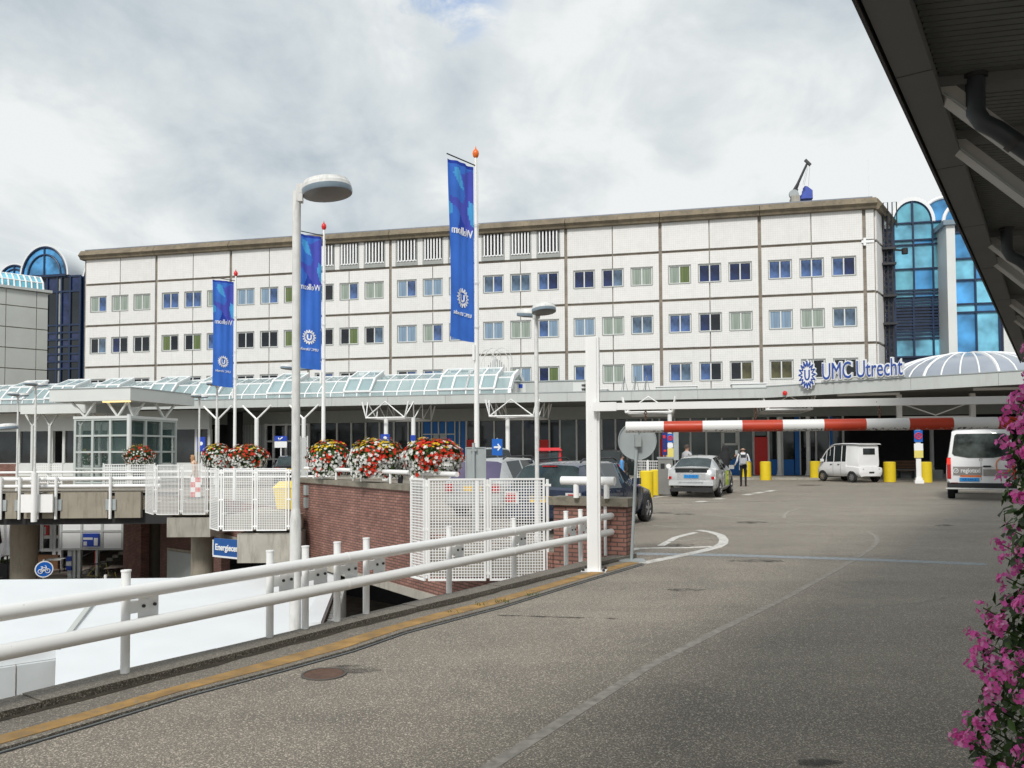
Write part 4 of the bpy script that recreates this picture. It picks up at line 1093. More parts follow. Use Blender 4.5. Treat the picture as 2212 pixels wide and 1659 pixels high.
# ---------------------------------------------------------------- near guard rail
PB = [gp(x, y, KZ) for x, y in ((270, 1454), (582.5, 1375), (659, 1357), (728, 1341), (791, 1325), (970, 1280), (1110.6, 1246), (1223, 1218), (1254.5, 1211.5), (1309, 1197))]
pb = PB[-1] - PB[0]; pdir = pb.normalized(); pn = Vector((pdir.y, -pdir.x, 0))
gr = thing('guard_rail', 'white twin tube guard rail on short posts along the near road kerb', 'guard rail', (PB[0].x, PB[0].y, KZ))
line = lambda k: PB[0] + pdir * k
extra = [line(-2.1), line(-4.6), line(-7.1)]
OFF = 0.10
for i, p in enumerate(PB + extra):
    po = obj('post', MB().tube([(p.x, p.y, KZ - .02), (p.x, p.y, .81)], .033, 14).lathe([(.037, .0), (.037, .012), (.0, .016)], 14, c=(p.x, p.y, .81)), M['railwhite'], gr, world=True)
    q = p + pdir * 0.16
    obj('arm', MB().bar((p.x, p.y, .545), (q.x + pn.x * .02, q.y + pn.y * .02, .545), .05, .09), M['railwhite'], gr, world=True)
    br = obj('bracket', MB().bar((q.x + pn.x * (OFF - .07), q.y + pn.y * (OFF - .07), .42), (q.x + pn.x * (OFF - .07), q.y + pn.y * (OFF - .07), .67), .16, .012, up=(pn.x, pn.y, 0)), M['railwhite'], gr, world=True)
    if i < 10:
        bo = MB()
        for s in (-.045, .045):
            c = q + pdir * s + pn * (OFF - .062)
            bo.lathe([(.013, 0), (.013, .012), (0, .014)], 8, c=(c.x, c.y, .545), M=Matrix.Rotation(math.atan2(pn.y, pn.x), 3, 'Z') @ Matrix.Rotation(R(90), 3, 'Y'))
        b_ = obj('bolt', bo, M['darkmetal'], gr, world=True); b_.parent = br
end = line((PB[-1] - PB[0]).length + .42) + pn * OFF
sta = line(-9.5) + pn * OFF
for z, nm in ((.67, 0), (.42, 1)):
    pts = [sta] + [line(k) + pn * OFF for k in (-3, 0, 2, 4, 6)] + [end]
    pts = [Vector((p.x, p.y, z)) for p in pts]
    obj('rail_tube', MB().tube(pts, .052, 24).lathe([(.052, 0), (.047, .02), (.03, .038), (0, .045)], 24, c=pts[-1], M=Matrix.Rotation(math.atan2(pdir.y, pdir.x), 3, 'Z') @ Matrix.Rotation(R(90), 3, 'Y')), M['railwhite'], gr, world=True)
    for k in (2.15, 5.05, 7.3):
        c = line(k) + pn * OFF; obj('joint_ring', MB().tube([(c.x, c.y, z), (c.x + pdir.x * .025, c.y + pdir.y * .025, z)], .0545, 24), M['railwhite'], gr, world=True)
# ---------------------------------------------------------------- height gantry and hanging bar
gpole = gp(1284, 1236)
gt = thing('height_gantry', 'white square gantry post with a long white crossbeam over the road', 'gantry', (gpole.x, gpole.y, 0))
ga = at(1300, 879.5, 10.95); gb_ = at(2212, 863.5, 9.85); gd = (gb_ - ga); ga.z = 2.285; gb_.z = 2.285; gd = (gb_ - ga).normalized()
gang = math.atan2(gd.y, gd.x)
loc3 = lambda p: (p.x - gpole.x, p.y - gpole.y, p.z)
MG = Matrix.Rotation(gang, 4, 'Z')
obj('post', MB().box((-.092, -.06, 0.03), (.092, .06, 3.27), MG).box((-.06, -.085, 0.03), (.06, .085, 3.26), MG), M['railwhite'], gt)
obj('base_plate', MB().box((-.17, -.15, 0), (.17, .15, .03), MG), M['railwhite'], gt)
bo = MB()
for a in (-1, 1):
    for b in (-1, 1): bo.lathe([(.02, .03), (.02, .06), (0, .07)], 8, c=MG @ Vector((a * .14, b * .12, 0)))
obj('bolt', bo, M['darkmetal'], gt)
far = ga + gd * 7.4
obj('crossbeam', MB().bar(loc3(ga), loc3(far), .08, .095), M['railwhite'], gt)
obj('end_shoe', MB().bar(loc3(ga - gd * .12), loc3(ga + gd * .2), .10, .12), M['railwhite'], gt)
obj('far_post', MB().box((-.09, -.06, 0), (.09, .06, 3.27), Matrix.Translation(loc3(Vector((far.x, far.y, 0)))) @ MG), M['railwhite'], gt)
ba = at(1352, 922.5, 10.87); bz = 2.0
hb = thing('height_bar', 'red and white striped tube hanging on chains from the white crossbeam', 'height bar', (ba.x, ba.y, bz), gang)
M['barwhite'] = mat('bar white', (0.80, 0.80, 0.79), 0.45, var=0.02, scale=3)
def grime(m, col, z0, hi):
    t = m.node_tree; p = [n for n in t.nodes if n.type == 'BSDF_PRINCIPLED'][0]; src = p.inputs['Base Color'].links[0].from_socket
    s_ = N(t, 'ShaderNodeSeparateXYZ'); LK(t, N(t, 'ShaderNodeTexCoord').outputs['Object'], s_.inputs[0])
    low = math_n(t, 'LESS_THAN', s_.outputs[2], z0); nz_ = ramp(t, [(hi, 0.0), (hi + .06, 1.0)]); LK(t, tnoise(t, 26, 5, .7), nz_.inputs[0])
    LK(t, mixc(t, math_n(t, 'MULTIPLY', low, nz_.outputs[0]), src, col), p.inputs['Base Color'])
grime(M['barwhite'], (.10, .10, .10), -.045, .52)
n = 12; L_ = .508; rr = .076
M['barscuff'] = mat('bar red scuffed', (0.50, 0.05, 0.02), 0.5, var=0.08, scale=6, dirt=(0.62, 0.42, 0.36), dscale=5.5, dstr=(1, 1, 1.5))
nn = [nd for nd in M['barscuff'].node_tree.nodes if nd.type == 'VALTORGB']
for nd in nn:
    if nd.color_ramp.elements[0].position == 0.5: nd.color_ramp.elements[0].position = 0.70; nd.color_ramp.elements[1].position = 0.75
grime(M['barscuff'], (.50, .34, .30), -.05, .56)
for k in range(n):
    a = k * L_; mb = MB().tube([(a, 0, 0), (a + L_, 0, 0)], rr, 28, cap=(k in (0, n - 1)))
    obj('white_band' if k % 2 == 0 else 'red_band', mb, M['barwhite'] if k % 2 == 0 else (M['barred'] if k < 2 else M['barscuff']), hb)
for x in (1393, 1631, 1884, 2155):
    c = at(x, 915, 10.6); k = (c - ba).dot(gd); 
    mb = MB()
    zt = 2.24 - bz
    nl = 5
    for q in range(nl):
        z0 = rr + (zt - rr) * q / nl; z1 = rr + (zt - rr) * (q + 1) / nl; zc = (z0 + z1) / 2; hh = (z1 - z0) * .62
        ang = 0 if q % 2 else R(90)
        pts = [(k + .018 * math.cos(t_) * math.cos(ang), .018 * math.cos(t_) * math.sin(ang), zc + hh * math.sin(t_)) for t_ in [2 * math.pi * s / 10 for s in range(11)]]
        mb.tube(pts, .006, 5)
    obj('chain', mb, M['rust'], hb)
# ---------------------------------------------------------------- round sign back, rectangular sign back
rb_ = gp(1364, 1213); rt = at(1377.5, 952, 12.1)
t = thing('round_sign', 'round road sign seen from its grey back on a thin leaning post', 'road sign', (rb_.x, rb_.y, 0))
rl = lambda p: (p.x - rb_.x, p.y - rb_.y, p.z)
rt2 = at(1378, 912, 12.1)
obj('post', MB().tube([(0, 0, 0), rl(rt2)], .024, 12), M['signback'], t)
obj('foot_plate', MB().box((-.2, -.13, 0), (.2, .13, .03)), M['signback'], t)
MR = Matrix.Translation(Vector(rl(rt)) + Vector((0, .05, 0))) @ Matrix.Rotation(R(90), 4, 'X')
obj('disc', MB().lathe([(.285, -.02), (.292, -.005), (.292, .02), (.282, .02), (.28, .0), (.0, .0)], 40, c=MR.translation, M=MR.to_3x3()), M['signback'], t)
obj('clamp', MB().box((-.045, -.06, -.09), (.045, .05, .09), Matrix.Translation(rl(rt))).tube([Vector(rl(rt)) + Vector((-.05, -.04, .04)), Vector(rl(rt)) + Vector((.05, -.04, .06))], .015, 6), M['grey'], t)
p0 = at(1027, 1100, 15.2)
t = thing('board_sign', 'rectangular sign seen from its grey back behind the near mesh fence', 'road sign', (p0.x, p0.y, 0))
(xa, za), (xb, zb) = [(v.x - p0.x, v.z) for v in (at(1005, 966, 15.2), at(1050, 1036, 15.2))]
obj('post', MB().tube([(-.03, .0, 0), (-.03, 0, za + .08)], .03, 10), M['signback'], t)
obj('board', MB().box((xa, .035, zb), (xb, .055, za)).box((xa, .02, zb), (xa + .02, .06, za)).box((xb - .02, .02, zb), (xb, .06, za)).box((xa, .021, za - .02), (xb, .059, za)), M['signback'], t)
obj('clamp', MB().box((-.08, -.03, za - .08), (.03, .05, za - .03)), M['grey'], t)
# ---------------------------------------------------------------- lamps
def lamp_head(mb_t, mb_b, mb_l, c, ang, r=.225, tilt=0):
    Mh = Matrix.Translation(c) @ Matrix.Rotation(ang, 4, 'Z') @ Matrix.Rotation(R(tilt), 4, 'Y')
    M3 = Mh.to_3x3(); o = Mh.translation
    mb_t.lathe([(r, .015), (r * .985, .05), (r * .93, .065), (r * .90, .09), (r * .55, .105), (0, .11)], 28, c=o, M=M3)
    mb_b.lathe([(r * .99, -.04), (r * 1.01, -.03), (r * 1.01, .015), (r, .016)], 28, c=o, M=M3, cap=False)
    mb_l.lathe([(0, -.055), (r * .5, -.052), (r * .88, -.043), (r * .99, -.038)], 28, c=o, M=M3)
def lamp(x, y, Y, lab, ang=0, heads=1, z0=0.0, h=4.25, tilt=-6, wide=1.1, group='grey street lamps on white posts', r=.225, loc=None, pr=.039):
    p = loc or at(x, y, Y)
    t = thing('street_lamp', lab, 'street lamp', (p.x, p.y, z0), 0, group)
    obj('post', MB().tube([(0, 0, wide + .06), (0, 0, h)], pr, 16), M['lampwhite'], t)
    obj('lower_post', MB().lathe([(.066, 0), (.066, .10), (.055, .12), (.054, wide - .04), (.042, wide + .08)], 16), M['lampwhite'], t)
    for k in range(heads):
        a = ang + k * math.pi
        d = Vector((math.cos(a), math.sin(a), 0))
        arm = MB().bar(Vector((0, 0, h - .02)), d * .06 + Vector((0, 0, h - .02)), .085, .17)
        arm.bar(d * .02 + Vector((0, 0, h + .02)), d * .1 + Vector((0, 0, h + .03)), .09, .09)
        obj('bracket', arm, M['lampwhite'], t)
        a_, b_, c_ = MB(), MB(), MB()
        lamp_head(a_, b_, c_, d * (r + .05) + Vector((0, 0, h + .02)), a, r, tilt)
        hd = obj('lamp_head', a_, M['lampwhite'], t); obj('band', b_, M['lensband'], hd); obj('lens', c_, M['lens'], hd)
    return t
lamp(640, 1350, 7.0, 'tall grey street lamp with one disc head standing just outside the near kerb', ang=R(8), z0=-.25, h=4.52, tilt=-7, wide=1.30, r=.245, pr=.041, loc=at(637.5, 1356, 7.85))
lamp(1160, 1000, 15.0, 'double headed street lamp behind the mesh fence, right of the tallest banner', ang=R(-60), heads=2, h=4.28, tilt=-8)
lamp(642, 1000, 24.0, 'double headed street lamp mostly hidden behind the tall near lamp post', ang=R(20), heads=2, h=4.2)
lamp(468, 1000, 30.2, 'street lamp left of the shortest banner pole', ang=R(75), heads=2, h=4.25)
lamp(430, 1000, 36.0, 'street lamp right of the lift pavilion, in front of its right side', ang=R(80), heads=2, h=4.2)
lamp(37, 1000, 35.0, 'street lamp standing behind the left bridge rail, leftmost full lamp', ang=R(80), heads=2, h=4.25)
t = lamp(75, 1000, 31.0, 'street lamp bolted to the outside of the concrete bridge parapet', ang=R(80), heads=2, h=4.35, z0=0.0)
obj('foot_tube', MB().tube([(0, 0, -.95), (0, 0, .95)], .11, 12), M['white'], t)
obj('bracket_plate', MB().box((-.62, .16, -.60), (.62, .24, .10)), M['white'], t)
lamp(-12, 1000, 21, 'street lamp whose head just enters the left edge above the bridge', ang=R(0), heads=1, h=7.25, z0=STREET, r=.26, wide=1.5, pr=.05)
# ---------------------------------------------------------------- flag poles with banners
def cloth_mat():
    def one(name, col):
        m, t, p, out = newmat(name)
        r = ramp(t, [(0.3, lum(col, .85)), (0.7, lum(col, 1.15))]); LK(t, tnoise(t, 1.5), r.inputs[0])
        LK(t, r.outputs[0], p.inputs['Base Color']); p.inputs['Roughness'].default_value = .6
        tr = N(t, 'ShaderNodeBsdfTranslucent'); LK(t, r.outputs[0], tr.inputs[0])
        mx = N(t, 'ShaderNodeMixShader'); mx.inputs[0].default_value = .5
        LK(t, p.outputs[0], mx.inputs[1]); LK(t, tr.outputs[0], mx.inputs[2]); LK(t, mx.outputs[0], out.inputs[0])
        return m
    return [one('banner blue', (0.055, 0.20, 0.74)), one('banner violet', (0.085, 0.11, 0.60)), one('banner sky blue', (0.09, 0.44, 0.88)), one('banner navy', (0.02, 0.06, 0.45))]
CLOTH = cloth_mat()
BW, BH = .74, 3.78
SHAPES = [(2, [(.55, .955), (.74, .965), (.80, .93), (.66, .875), (.42, .845)]), (2, [(.0, .78), (.14, .80), (.2, .74), (.1, .66), (.0, .65)]), (2, [(.86, .75), (1.0, .77), (1.0, .69), (.93, .69), (.84, .71)]),
          (1, [(.05, .98), (.5, .93), (.35, .82), (.45, .77), (.9, .80), (.95, .77), (.55, .70), (.25, .60), (.0, .64), (.0, .95)]), (3, [(.0, 1.01), (1.01, 1.01), (1.01, .985), (0, .985)]), (3, [(.2, .80), (.55, .70), (.75, .60), (.15, .60), (.12, .72)])]
def inside(x, y, poly):
    c = False; j = len(poly) - 1
    for i in range(len(poly)):
        (xi, yi), (xj, yj) = poly[i], poly[j]
        if (yi > y) != (yj > y) and x < (xj - xi) * (y - yi) / (yj - yi) + xi: c = not c
        j = i
    return c
def flag(x, y, Y, vec, ball, lab, lab2, seed, gz=0.0):
    p = at(x, y, Y)
    t = thing('flag_pole', lab, 'flag pole', (p.x, p.y, gz), 0, 'white flag poles')
    obj('shaft', MB().tube([(0, 0, 0), (0, 0, 1.4), (0, 0, 5.3), (0, 0, 8.0)], [.062, .058, .046, .028], 16), M['white'], t)
    obj('finial', MB().lathe([(.0, 7.98), (.03, 8.0), (.055, 8.03), (.072, 8.09), (.06, 8.15), (.022, 8.19), (.010, 8.23), (0, 8.27)], 18), M[ball], t)
    a = math.atan2(vec[1], vec[0]); d = Vector((math.cos(a), math.sin(a), 0)); zt = 7.78
    obj('arm', MB().tube([d * .0 + Vector((0, 0, zt + .05)), d * (BW + .1) + Vector((0, 0, zt + .09))], .014, 8), M['darkmetal'], t)
    rings = MB()
    for z in (6.55, 5.3, 4.35): rings.tube([Vector((.075 * math.cos(q), .075 * math.sin(q), z + .02 * math.sin(q))) for q in [2 * math.pi * s / 14 for s in range(15)]], .007, 5)
    for z in (6.2, 5.1, 4.2): rings.tube([Vector((0, 0, z - .06)), d * .1 + Vector((0, 0, z + .05))], .006, 5)
    rings.tube([Vector((.055, -.02, 3.2)), Vector((.05, -.02, 7.7))], .005, 5)
    obj('halyard', rings, M['winframe'], t)
    obj('weight', MB().tube([d * .08 + Vector((0, 0, 3.62)), d * .08 + Vector((0, 0, 3.95))], .035, 8), M['white'], t)
    b = thing('banner', lab2, 'banner', (p.x + d.x * .07, p.y + d.y * .07, gz + zt - BH), a, 'blue hospital banners')
    rnd = random.Random(seed); ph = rnd.uniform(0, 6)
    fold = lambda u, v: (.018 * math.sin(u * 19 + ph) + .03 * math.sin(u * 7 + v * 2.3 + ph * 2)) * (.35 + .65 * math.sin(math.pi * min(1, max(0, 1 - v * .55))) ) * min(1, u * 8 + .2) + .05 * u * (1 - v) * math.sin(3 * v + ph)
    nx, nz = 26, 110
    mb = MB(); vs = []
    for j in range(nz + 1):
        for i in range(nx + 1):
            u, v = i / nx, j / nz
            vs.append((u * BW - (.035 * math.sin(math.pi * v) * u), fold(u, v), v * BH + .06 * u * (1 - v) - .02 * math.sin(math.pi * u) * (1 if j == 0 else 0)))
    o = len(vs)
    mb.v = [Vector(q) for q in vs]
    for j in range(nz):
        for i in range(nx):
            u, v = (i + .5) / nx, (j + .5) / nz; mi = 0
            for k, poly in SHAPES:
                if inside(u, v, poly): mi = k; break
            mb.f.append([j*(nx+1)+i, j*(nx+1)+i+1, (j+1)*(nx+1)+i+1, (j+1)*(nx+1)+i]); mb.m.append(mi)
    obj('cloth', mb, CLOTH, b, fix=False, smooth=80)
    def wrap(mbx):
        for k, q in enumerate(mbx.v):
            u, v = min(1, max(0, q.x / BW)), q.z / BH; mbx.v[k] = Vector((q.x - .035 * math.sin(math.pi * v) * u, q.y + fold(u, v), q.z + .06 * u * (1 - v)))
        return mbx
    obj('welcome_lettering', wrap(text_mb('Welkom', .25, Matrix.Translation((BW * .49, 0, 2.22)), .035, res=2, xs=.72)), M['plainwhite'], b, smooth=0)
    e = MB(); ME = Matrix.Translation((BW * .50, 0, .88)) @ Matrix.Diagonal((.96, 1, 1, 1))
    for yy in (-.018, .018):
        e2 = MB(); emblem(None, e2, .225, ME @ Matrix.Translation((0, yy * .1, 0)), .0)
        u_letter(e2, .26, ME, -.012, .11, k=-1 if False else 1)
        for q in e2.v: q.y = q.y * .2 + yy
        e.add(e2.v, e2.f)
    obj('emblem', wrap(e), M['plainwhite'], b, smooth=0)
    obj('name_lettering', wrap(text_mb('UMC Utrecht', .115, Matrix.Translation((BW * .50, 0, .50)), .035, res=2, xs=.85)), M['plainwhite'], b, smooth=0)
flag(1030, 960, 17.0, (-.68, -.73), 'orange', 'tallest looking white flag pole with an orange ball, nearest of three', 'largest blue Welkom banner on the pole with the orange ball', 1)
flag(698.5, 960, 22.5, (-.82, -.57), 'redball', 'white flag pole with a red ball just right of the near lamp post', 'blue Welkom banner partly hidden by the near grey lamp post', 2)
flag(507, 960, 28.4, (-.80, -.60), 'redball', 'white flag pole with a red ball left of the near lamp post, farthest of three', 'smallest blue Welkom banner on the farthest flag pole', 3)
# ---------------------------------------------------------------- brick walls
def brick_wall(name, lab, a, b, z0, z1, th=.3, parap=None):
    d = (b - a); ln = d.length; ang = math.atan2(d.y, d.x)
    return thing(name, lab, 'wall', (a.x, a.y, 0), ang), ln
WA, WB = wl(17.3, .02), wl(-5.0, .02)
K0 = 0.0
t, ln = brick_wall('parapet_wall', 'long red brown brick parapet with stone coping under the flower baskets', WA, WB, 0, 0)
kx = lambda k: 17.3 - k
KP = kx((at(646, 1040, 23.0) - W0).dot(WD))
obj('wall', MB().box((0, 0, -1.28), (KP, .3, -.02)).box((KP, -.0, -1.28), (kx(0), .3, .83)).box((kx(0), 0, -1.28), (ln, .3, -.02)), M['brick'], t, smooth=0)
cp = MB(); x = KP - .05
while x < kx(0):
    x2 = min(x + 1.0, kx(0) + .06); cp.box((x + .004, -.07, .83), (x2 - .004, .37, .95 + random.uniform(-.003, .003))); x = x2
obj('coping', cp, M['coping'], t, smooth=0)
obj('base_band', MB().box((0, -.05, -1.46), (ln, .3, -1.28)), M['concrete'], t)
for zz0 in (0.30, -.02):
    c = wl(1.9); x = kx((at(655, 1060, 21.5) - W0).dot(WD))
p_ = at(657, 1060, 22.5); kk = (p_ - W0).dot(WD)
for q, z in enumerate((.62, .27)):
    obj('junction_box', MB().box((kx(kk) - .08, -.08, z - .14), (kx(kk) + .1, -.001, z + .14)), M['signback'], t)
# railing tube along the top of the wall
t = thing('wall_rail', 'white tube rail on short stubs along the brick parapet coping', 'rail', (WA.x, WA.y, .95), math.atan2(-WD.y, -WD.x))
obj('tube', MB().tube([(KP, .15, .27), (kx(-1.7), .15, .27)], .052, 14), M['white'], t)
for k in range(int(KP / 1.6) + 1, 12): obj('stub', MB().tube([(k * 1.6, .15, 0), (k * 1.6, .15, .26)], .03, 8), M['white'], t)
# pier
pa, pb2 = gp(1197, 1215, .0), gp(1352, 1197, .0)
pa = at(1196, 1150, 12.9); pb2 = at(1352, 1150, 12.35)
d = pb2 - pa; d.z = 0
t = thing('brick_pier', 'short brick pier with weathered coping behind the gantry post', 'wall', (pa.x, pa.y, 0), math.atan2(d.y, d.x))
obj('wall', MB().box((0, 0, -1.2), (d.length, .32, .82)), M['brick'], t, smooth=0)
cp = MB()
for k in range(2): cp.box((-.06 + k * (d.length + .12) / 2 + .003, -.07, .82), (-.06 + (k + 1) * (d.length + .12) / 2 - .003, .39, .945))
obj('coping', cp, M['coping'], t, smooth=0)
a, b = at(1213, 1038, 12.7), at(1328, 1044, 12.3)
t = thing('bumper_rail', 'short thick white tube on two stubs above the brick pier', 'rail', (a.x, a.y, .945))
db = b - a; zt = a.z - .945
obj('tube', MB().tube([(0, 0, zt), (db.x, db.y, zt)], .068, 20), M['white'], t)
for f in (.28, .85): obj('stub', MB().tube([(db.x * f, db.y * f, 0), (db.x * f, db.y * f, zt)], .045, 10), M['white'], t)
# ---------------------------------------------------------------- perforated mesh fences on the outer edge
def mesh_panel(w_, h_, pitch=.047, sw=.0155):
    fr, me_ = MB(), MB()
    f = .03
    for a, b in (((0, -.015, 0), (f, .015, h_)), ((w_ - f, -.015, 0), (w_, .015, h_)), ((f, -.0149, 0), (w_ - f, .0149, f)), ((f, -.0149, h_ - f), (w_ - f, .0149, h_))): fr.box(a, b)
    n = max(1, round((w_ - 2 * f) / pitch)); px_ = (w_ - 2 * f) / n
    for k in range(n + 1): me_.box((f + k * px_ - sw/2, -.003, f), (f + k * px_ + sw/2, .0, h_ - f))
    n = round((h_ - 2 * f) / pitch); pz = (h_ - 2 * f) / n
    for k in range(n + 1): me_.box((f, -.006, f + k * pz - sw/2), (w_ - f, -.0031, f + k * pz + sw/2))
    return fr, me_
def mesh_fence(lab, Y, yt, yb, panels, narrow, group='white perforated fence bays over the edge'):
    p0 = at(panels[0][0], yb, Y)
    ztop, zbot = at(panels[0][0], yt, Y).z, p0.z; h_ = ztop - zbot
    t = thing('mesh_fence', lab, 'fence', (p0.x, p0.y, zbot), 0, group)
    X = lambda x: at(x, yb, Y).x - p0.x
    for x0, x1 in panels:
        w_ = X(x1) - X(x0); fr, me_ = mesh_panel(w_, h_, sw=.0138 if Y < 15 else .0115)
        o = obj('panel', fr, M['white'], t, smooth=0); o.location = (X(x0), 0, 0); stuff_ = obj('perforation', me_, M['white'], o, smooth=0)
    xa, xb = narrow; q = at(xb, yb, Y); best = .1
    for L_ in [k * .02 for k in range(5, 120)]:
        r_ = q + WD * L_; px_ = CX + r_.x / r_.y * FPX
        if px_ <= xa: best = L_; break
    fr, me_ = mesh_panel(best, h_, sw=.0155 if Y < 15 else .0125)
    o = obj('panel', fr, M['white'], t, smooth=0); e = q + WD * best; o.location = (e.x - p0.x, e.y - p0.y, 0); o.rotation_euler.z = math.atan2(-WD.y, -WD.x); obj('perforation', me_, M['white'], o, smooth=0)
    xs = [(panels[0][0] + narrow[1]) / 2] + [(a[1] + b[0]) / 2 for a, b in zip(panels, panels[1:])] + [panels[-1][1] + 6 * 13.5 / Y]
    for x in xs:
        mb = MB().tube([(X(x), .03, .04), (X(x), .03, h_ - .02)], .026, 10)
        for z in (.12, h_ * .5, h_ - .12): mb.box((X(x) - .06, .0, z - .02), (X(x) + .06, .04, z + .02))
        obj('post', mb, M['white'], t)
        obj('post_stay', MB().tube([(X(x) + .0, .03, .45), (X(x), .45, .45)], .02, 6), M['white'], t)
    return t, p0, zbot
mesh_fence('nearest white perforated fence bay, in front of the dark blue car', 13.5, 1034, 1255, [(925, 1050), (1058, 1178)], (888, 918))
mesh_fence('white perforated fence bay left of the near lamp post, above the blank concrete balcony', 21.6, 1012, 1147, [(481, 546), (554, 619)], (455, 472))
mesh_fence('white perforated fence bay at the end of the concrete bridge, farthest of three', 27.0, 1004, 1112, [(338, 387), (394, 444)], (316, 331))
# balconies that carry them
def slab(lab, Y, x0, x1, z0, z1, deep):
    a, b = at(x0, 1100, Y), at(x1, 1100, Y)
    t = thing('concrete_balcony', lab, 'balcony', (a.x, Y, 0))
    obj('slab', MB().box((0, .1, z0), (b.x - a.x, deep, z1)), M['concrete'], t)
    return t
slab('bare concrete balcony slab under the nearest perforated fence', 13.5, 918, 1182, -.62, -.50, 1.4) if False else None
slab('plain concrete balcony box beside the near lamp post, under a perforated fence', 21.6, 510, 640, -1.30, -.50, 5.0)
slab('plain concrete balcony box at the end of the bridge, above the round column', 27.0, 358, 452, -1.16, -.50, 5.5)
# far wing of the deck seen between the fences: paving at the edges
def edge_deck(Y, x0, x1):
    a, b = at(x0, 1050, Y), at(x1, 1050, Y)
    return [(a.x, Y + .15), (b.x, Y + .15), (b.x + 1.5, Y + 6), (a.x - 1.5, Y + 6)]
for Y, x0, x1, dz in ((13.5, 925, 1180, .0), (21.6, 484, 640, .001), (27.0, 340, 452, .002)):
    a, b = at(x0, 1050, Y), at(x1, 1050, Y)
    k0 = wl(0); f = lambda X_: W0.y + (X_ - W0.x) / WD.x * WD.y
    struct('balcony_floor', MB().prism([(a.x, Y + .12), (b.x, Y + .12), (b.x, max(Y + .2, f(b.x) - .32)), (a.x, f(a.x) - .32)], -.42 - dz, -.02 - dz), M['beamconc'])
# ---------------------------------------------------------------- flowers
def leafmat(name, col, sp=.3):
    m, t, p, out = newmat(name)
    r = ramp(t, [(0.3, lum(col, .6 if max(col) < .2 else .85)), (0.7, lum(col, 1.5 if max(col) < .2 else 1.12))]); LK(t, tnoise(t, 9, 3), r.inputs[0])
    LK(t, r.outputs[0], p.inputs['Base Color']); p.inputs['Roughness'].default_value = .5; p.inputs['Specular IOR Level'].default_value = sp
    tr = N(t, 'ShaderNodeBsdfTranslucent'); LK(t, r.outputs[0], tr.inputs[0])
    mx = N(t, 'ShaderNodeMixShader'); mx.inputs[0].default_value = .3
    LK(t, p.outputs[0], mx.inputs[1]); LK(t, tr.outputs[0], mx.inputs[2]); LK(t, mx.outputs[0], out.inputs[0])
    return m
M['leaf'] = leafmat('leaf green', (0.055, 0.105, 0.022)); M['leaf2'] = leafmat('dark leaf', (0.028, 0.055, 0.016))
M['redpetal'] = leafmat('red petal', (0.66, 0.035, 0.012)); M['whitepetal'] = leafmat('white petal', (0.78, 0.78, 0.74)); M['yellowpetal'] = leafmat('yellow petal', (0.72, 0.50, 0.01))
M['pinkpetal'] = leafmat('pink petal', (0.88, 0.16, 0.53)); M['pinkpale'] = leafmat('pale pink petal', (0.86, 0.36, 0.62))
def frame_of(n):
    n = n.normalized(); a = n.cross(Vector((0, 0, 1)))
    if a.length < .05: a = Vector((1, 0, 0))
    a.normalize(); return a, n.cross(a).normalized(), n
def rvec(rn): 
    v = Vector((rn.gauss(0, 1), rn.gauss(0, 1), rn.gauss(0, 1))); return v.normalized()
def add_leaf(mb, p, n, s, rn):
    a, b, n = frame_of(n + rvec(rn) * .7); t = rn.uniform(0, 6.28); u = a * math.cos(t) + b * math.sin(t); v = n.cross(u)
    mb.add([p - u * s, p + v * s * .6 + n * s * .15, p + u * s, p - v * s * .6 + n * s * .15], [(0, 1, 2), (0, 2, 3)])
def add_bloom(mb, p, n, s, rn, petals=5, cup=.25):
    a, b, n = frame_of(n + rvec(rn) * .45); t0 = rn.uniform(0, 6.28)
    for k in range(petals):
        t = t0 + 2 * math.pi * k / petals; u = a * math.cos(t) + b * math.sin(t); v = n.cross(u)
        e = p + u * s + n * s * cup
        mb.add([p, p + u * s * .55 + v * s * .42 + n * s * cup * .6, e, p + u * s * .55 - v * s * .42 + n * s * cup * .6], [(0, 1, 2, 3)])
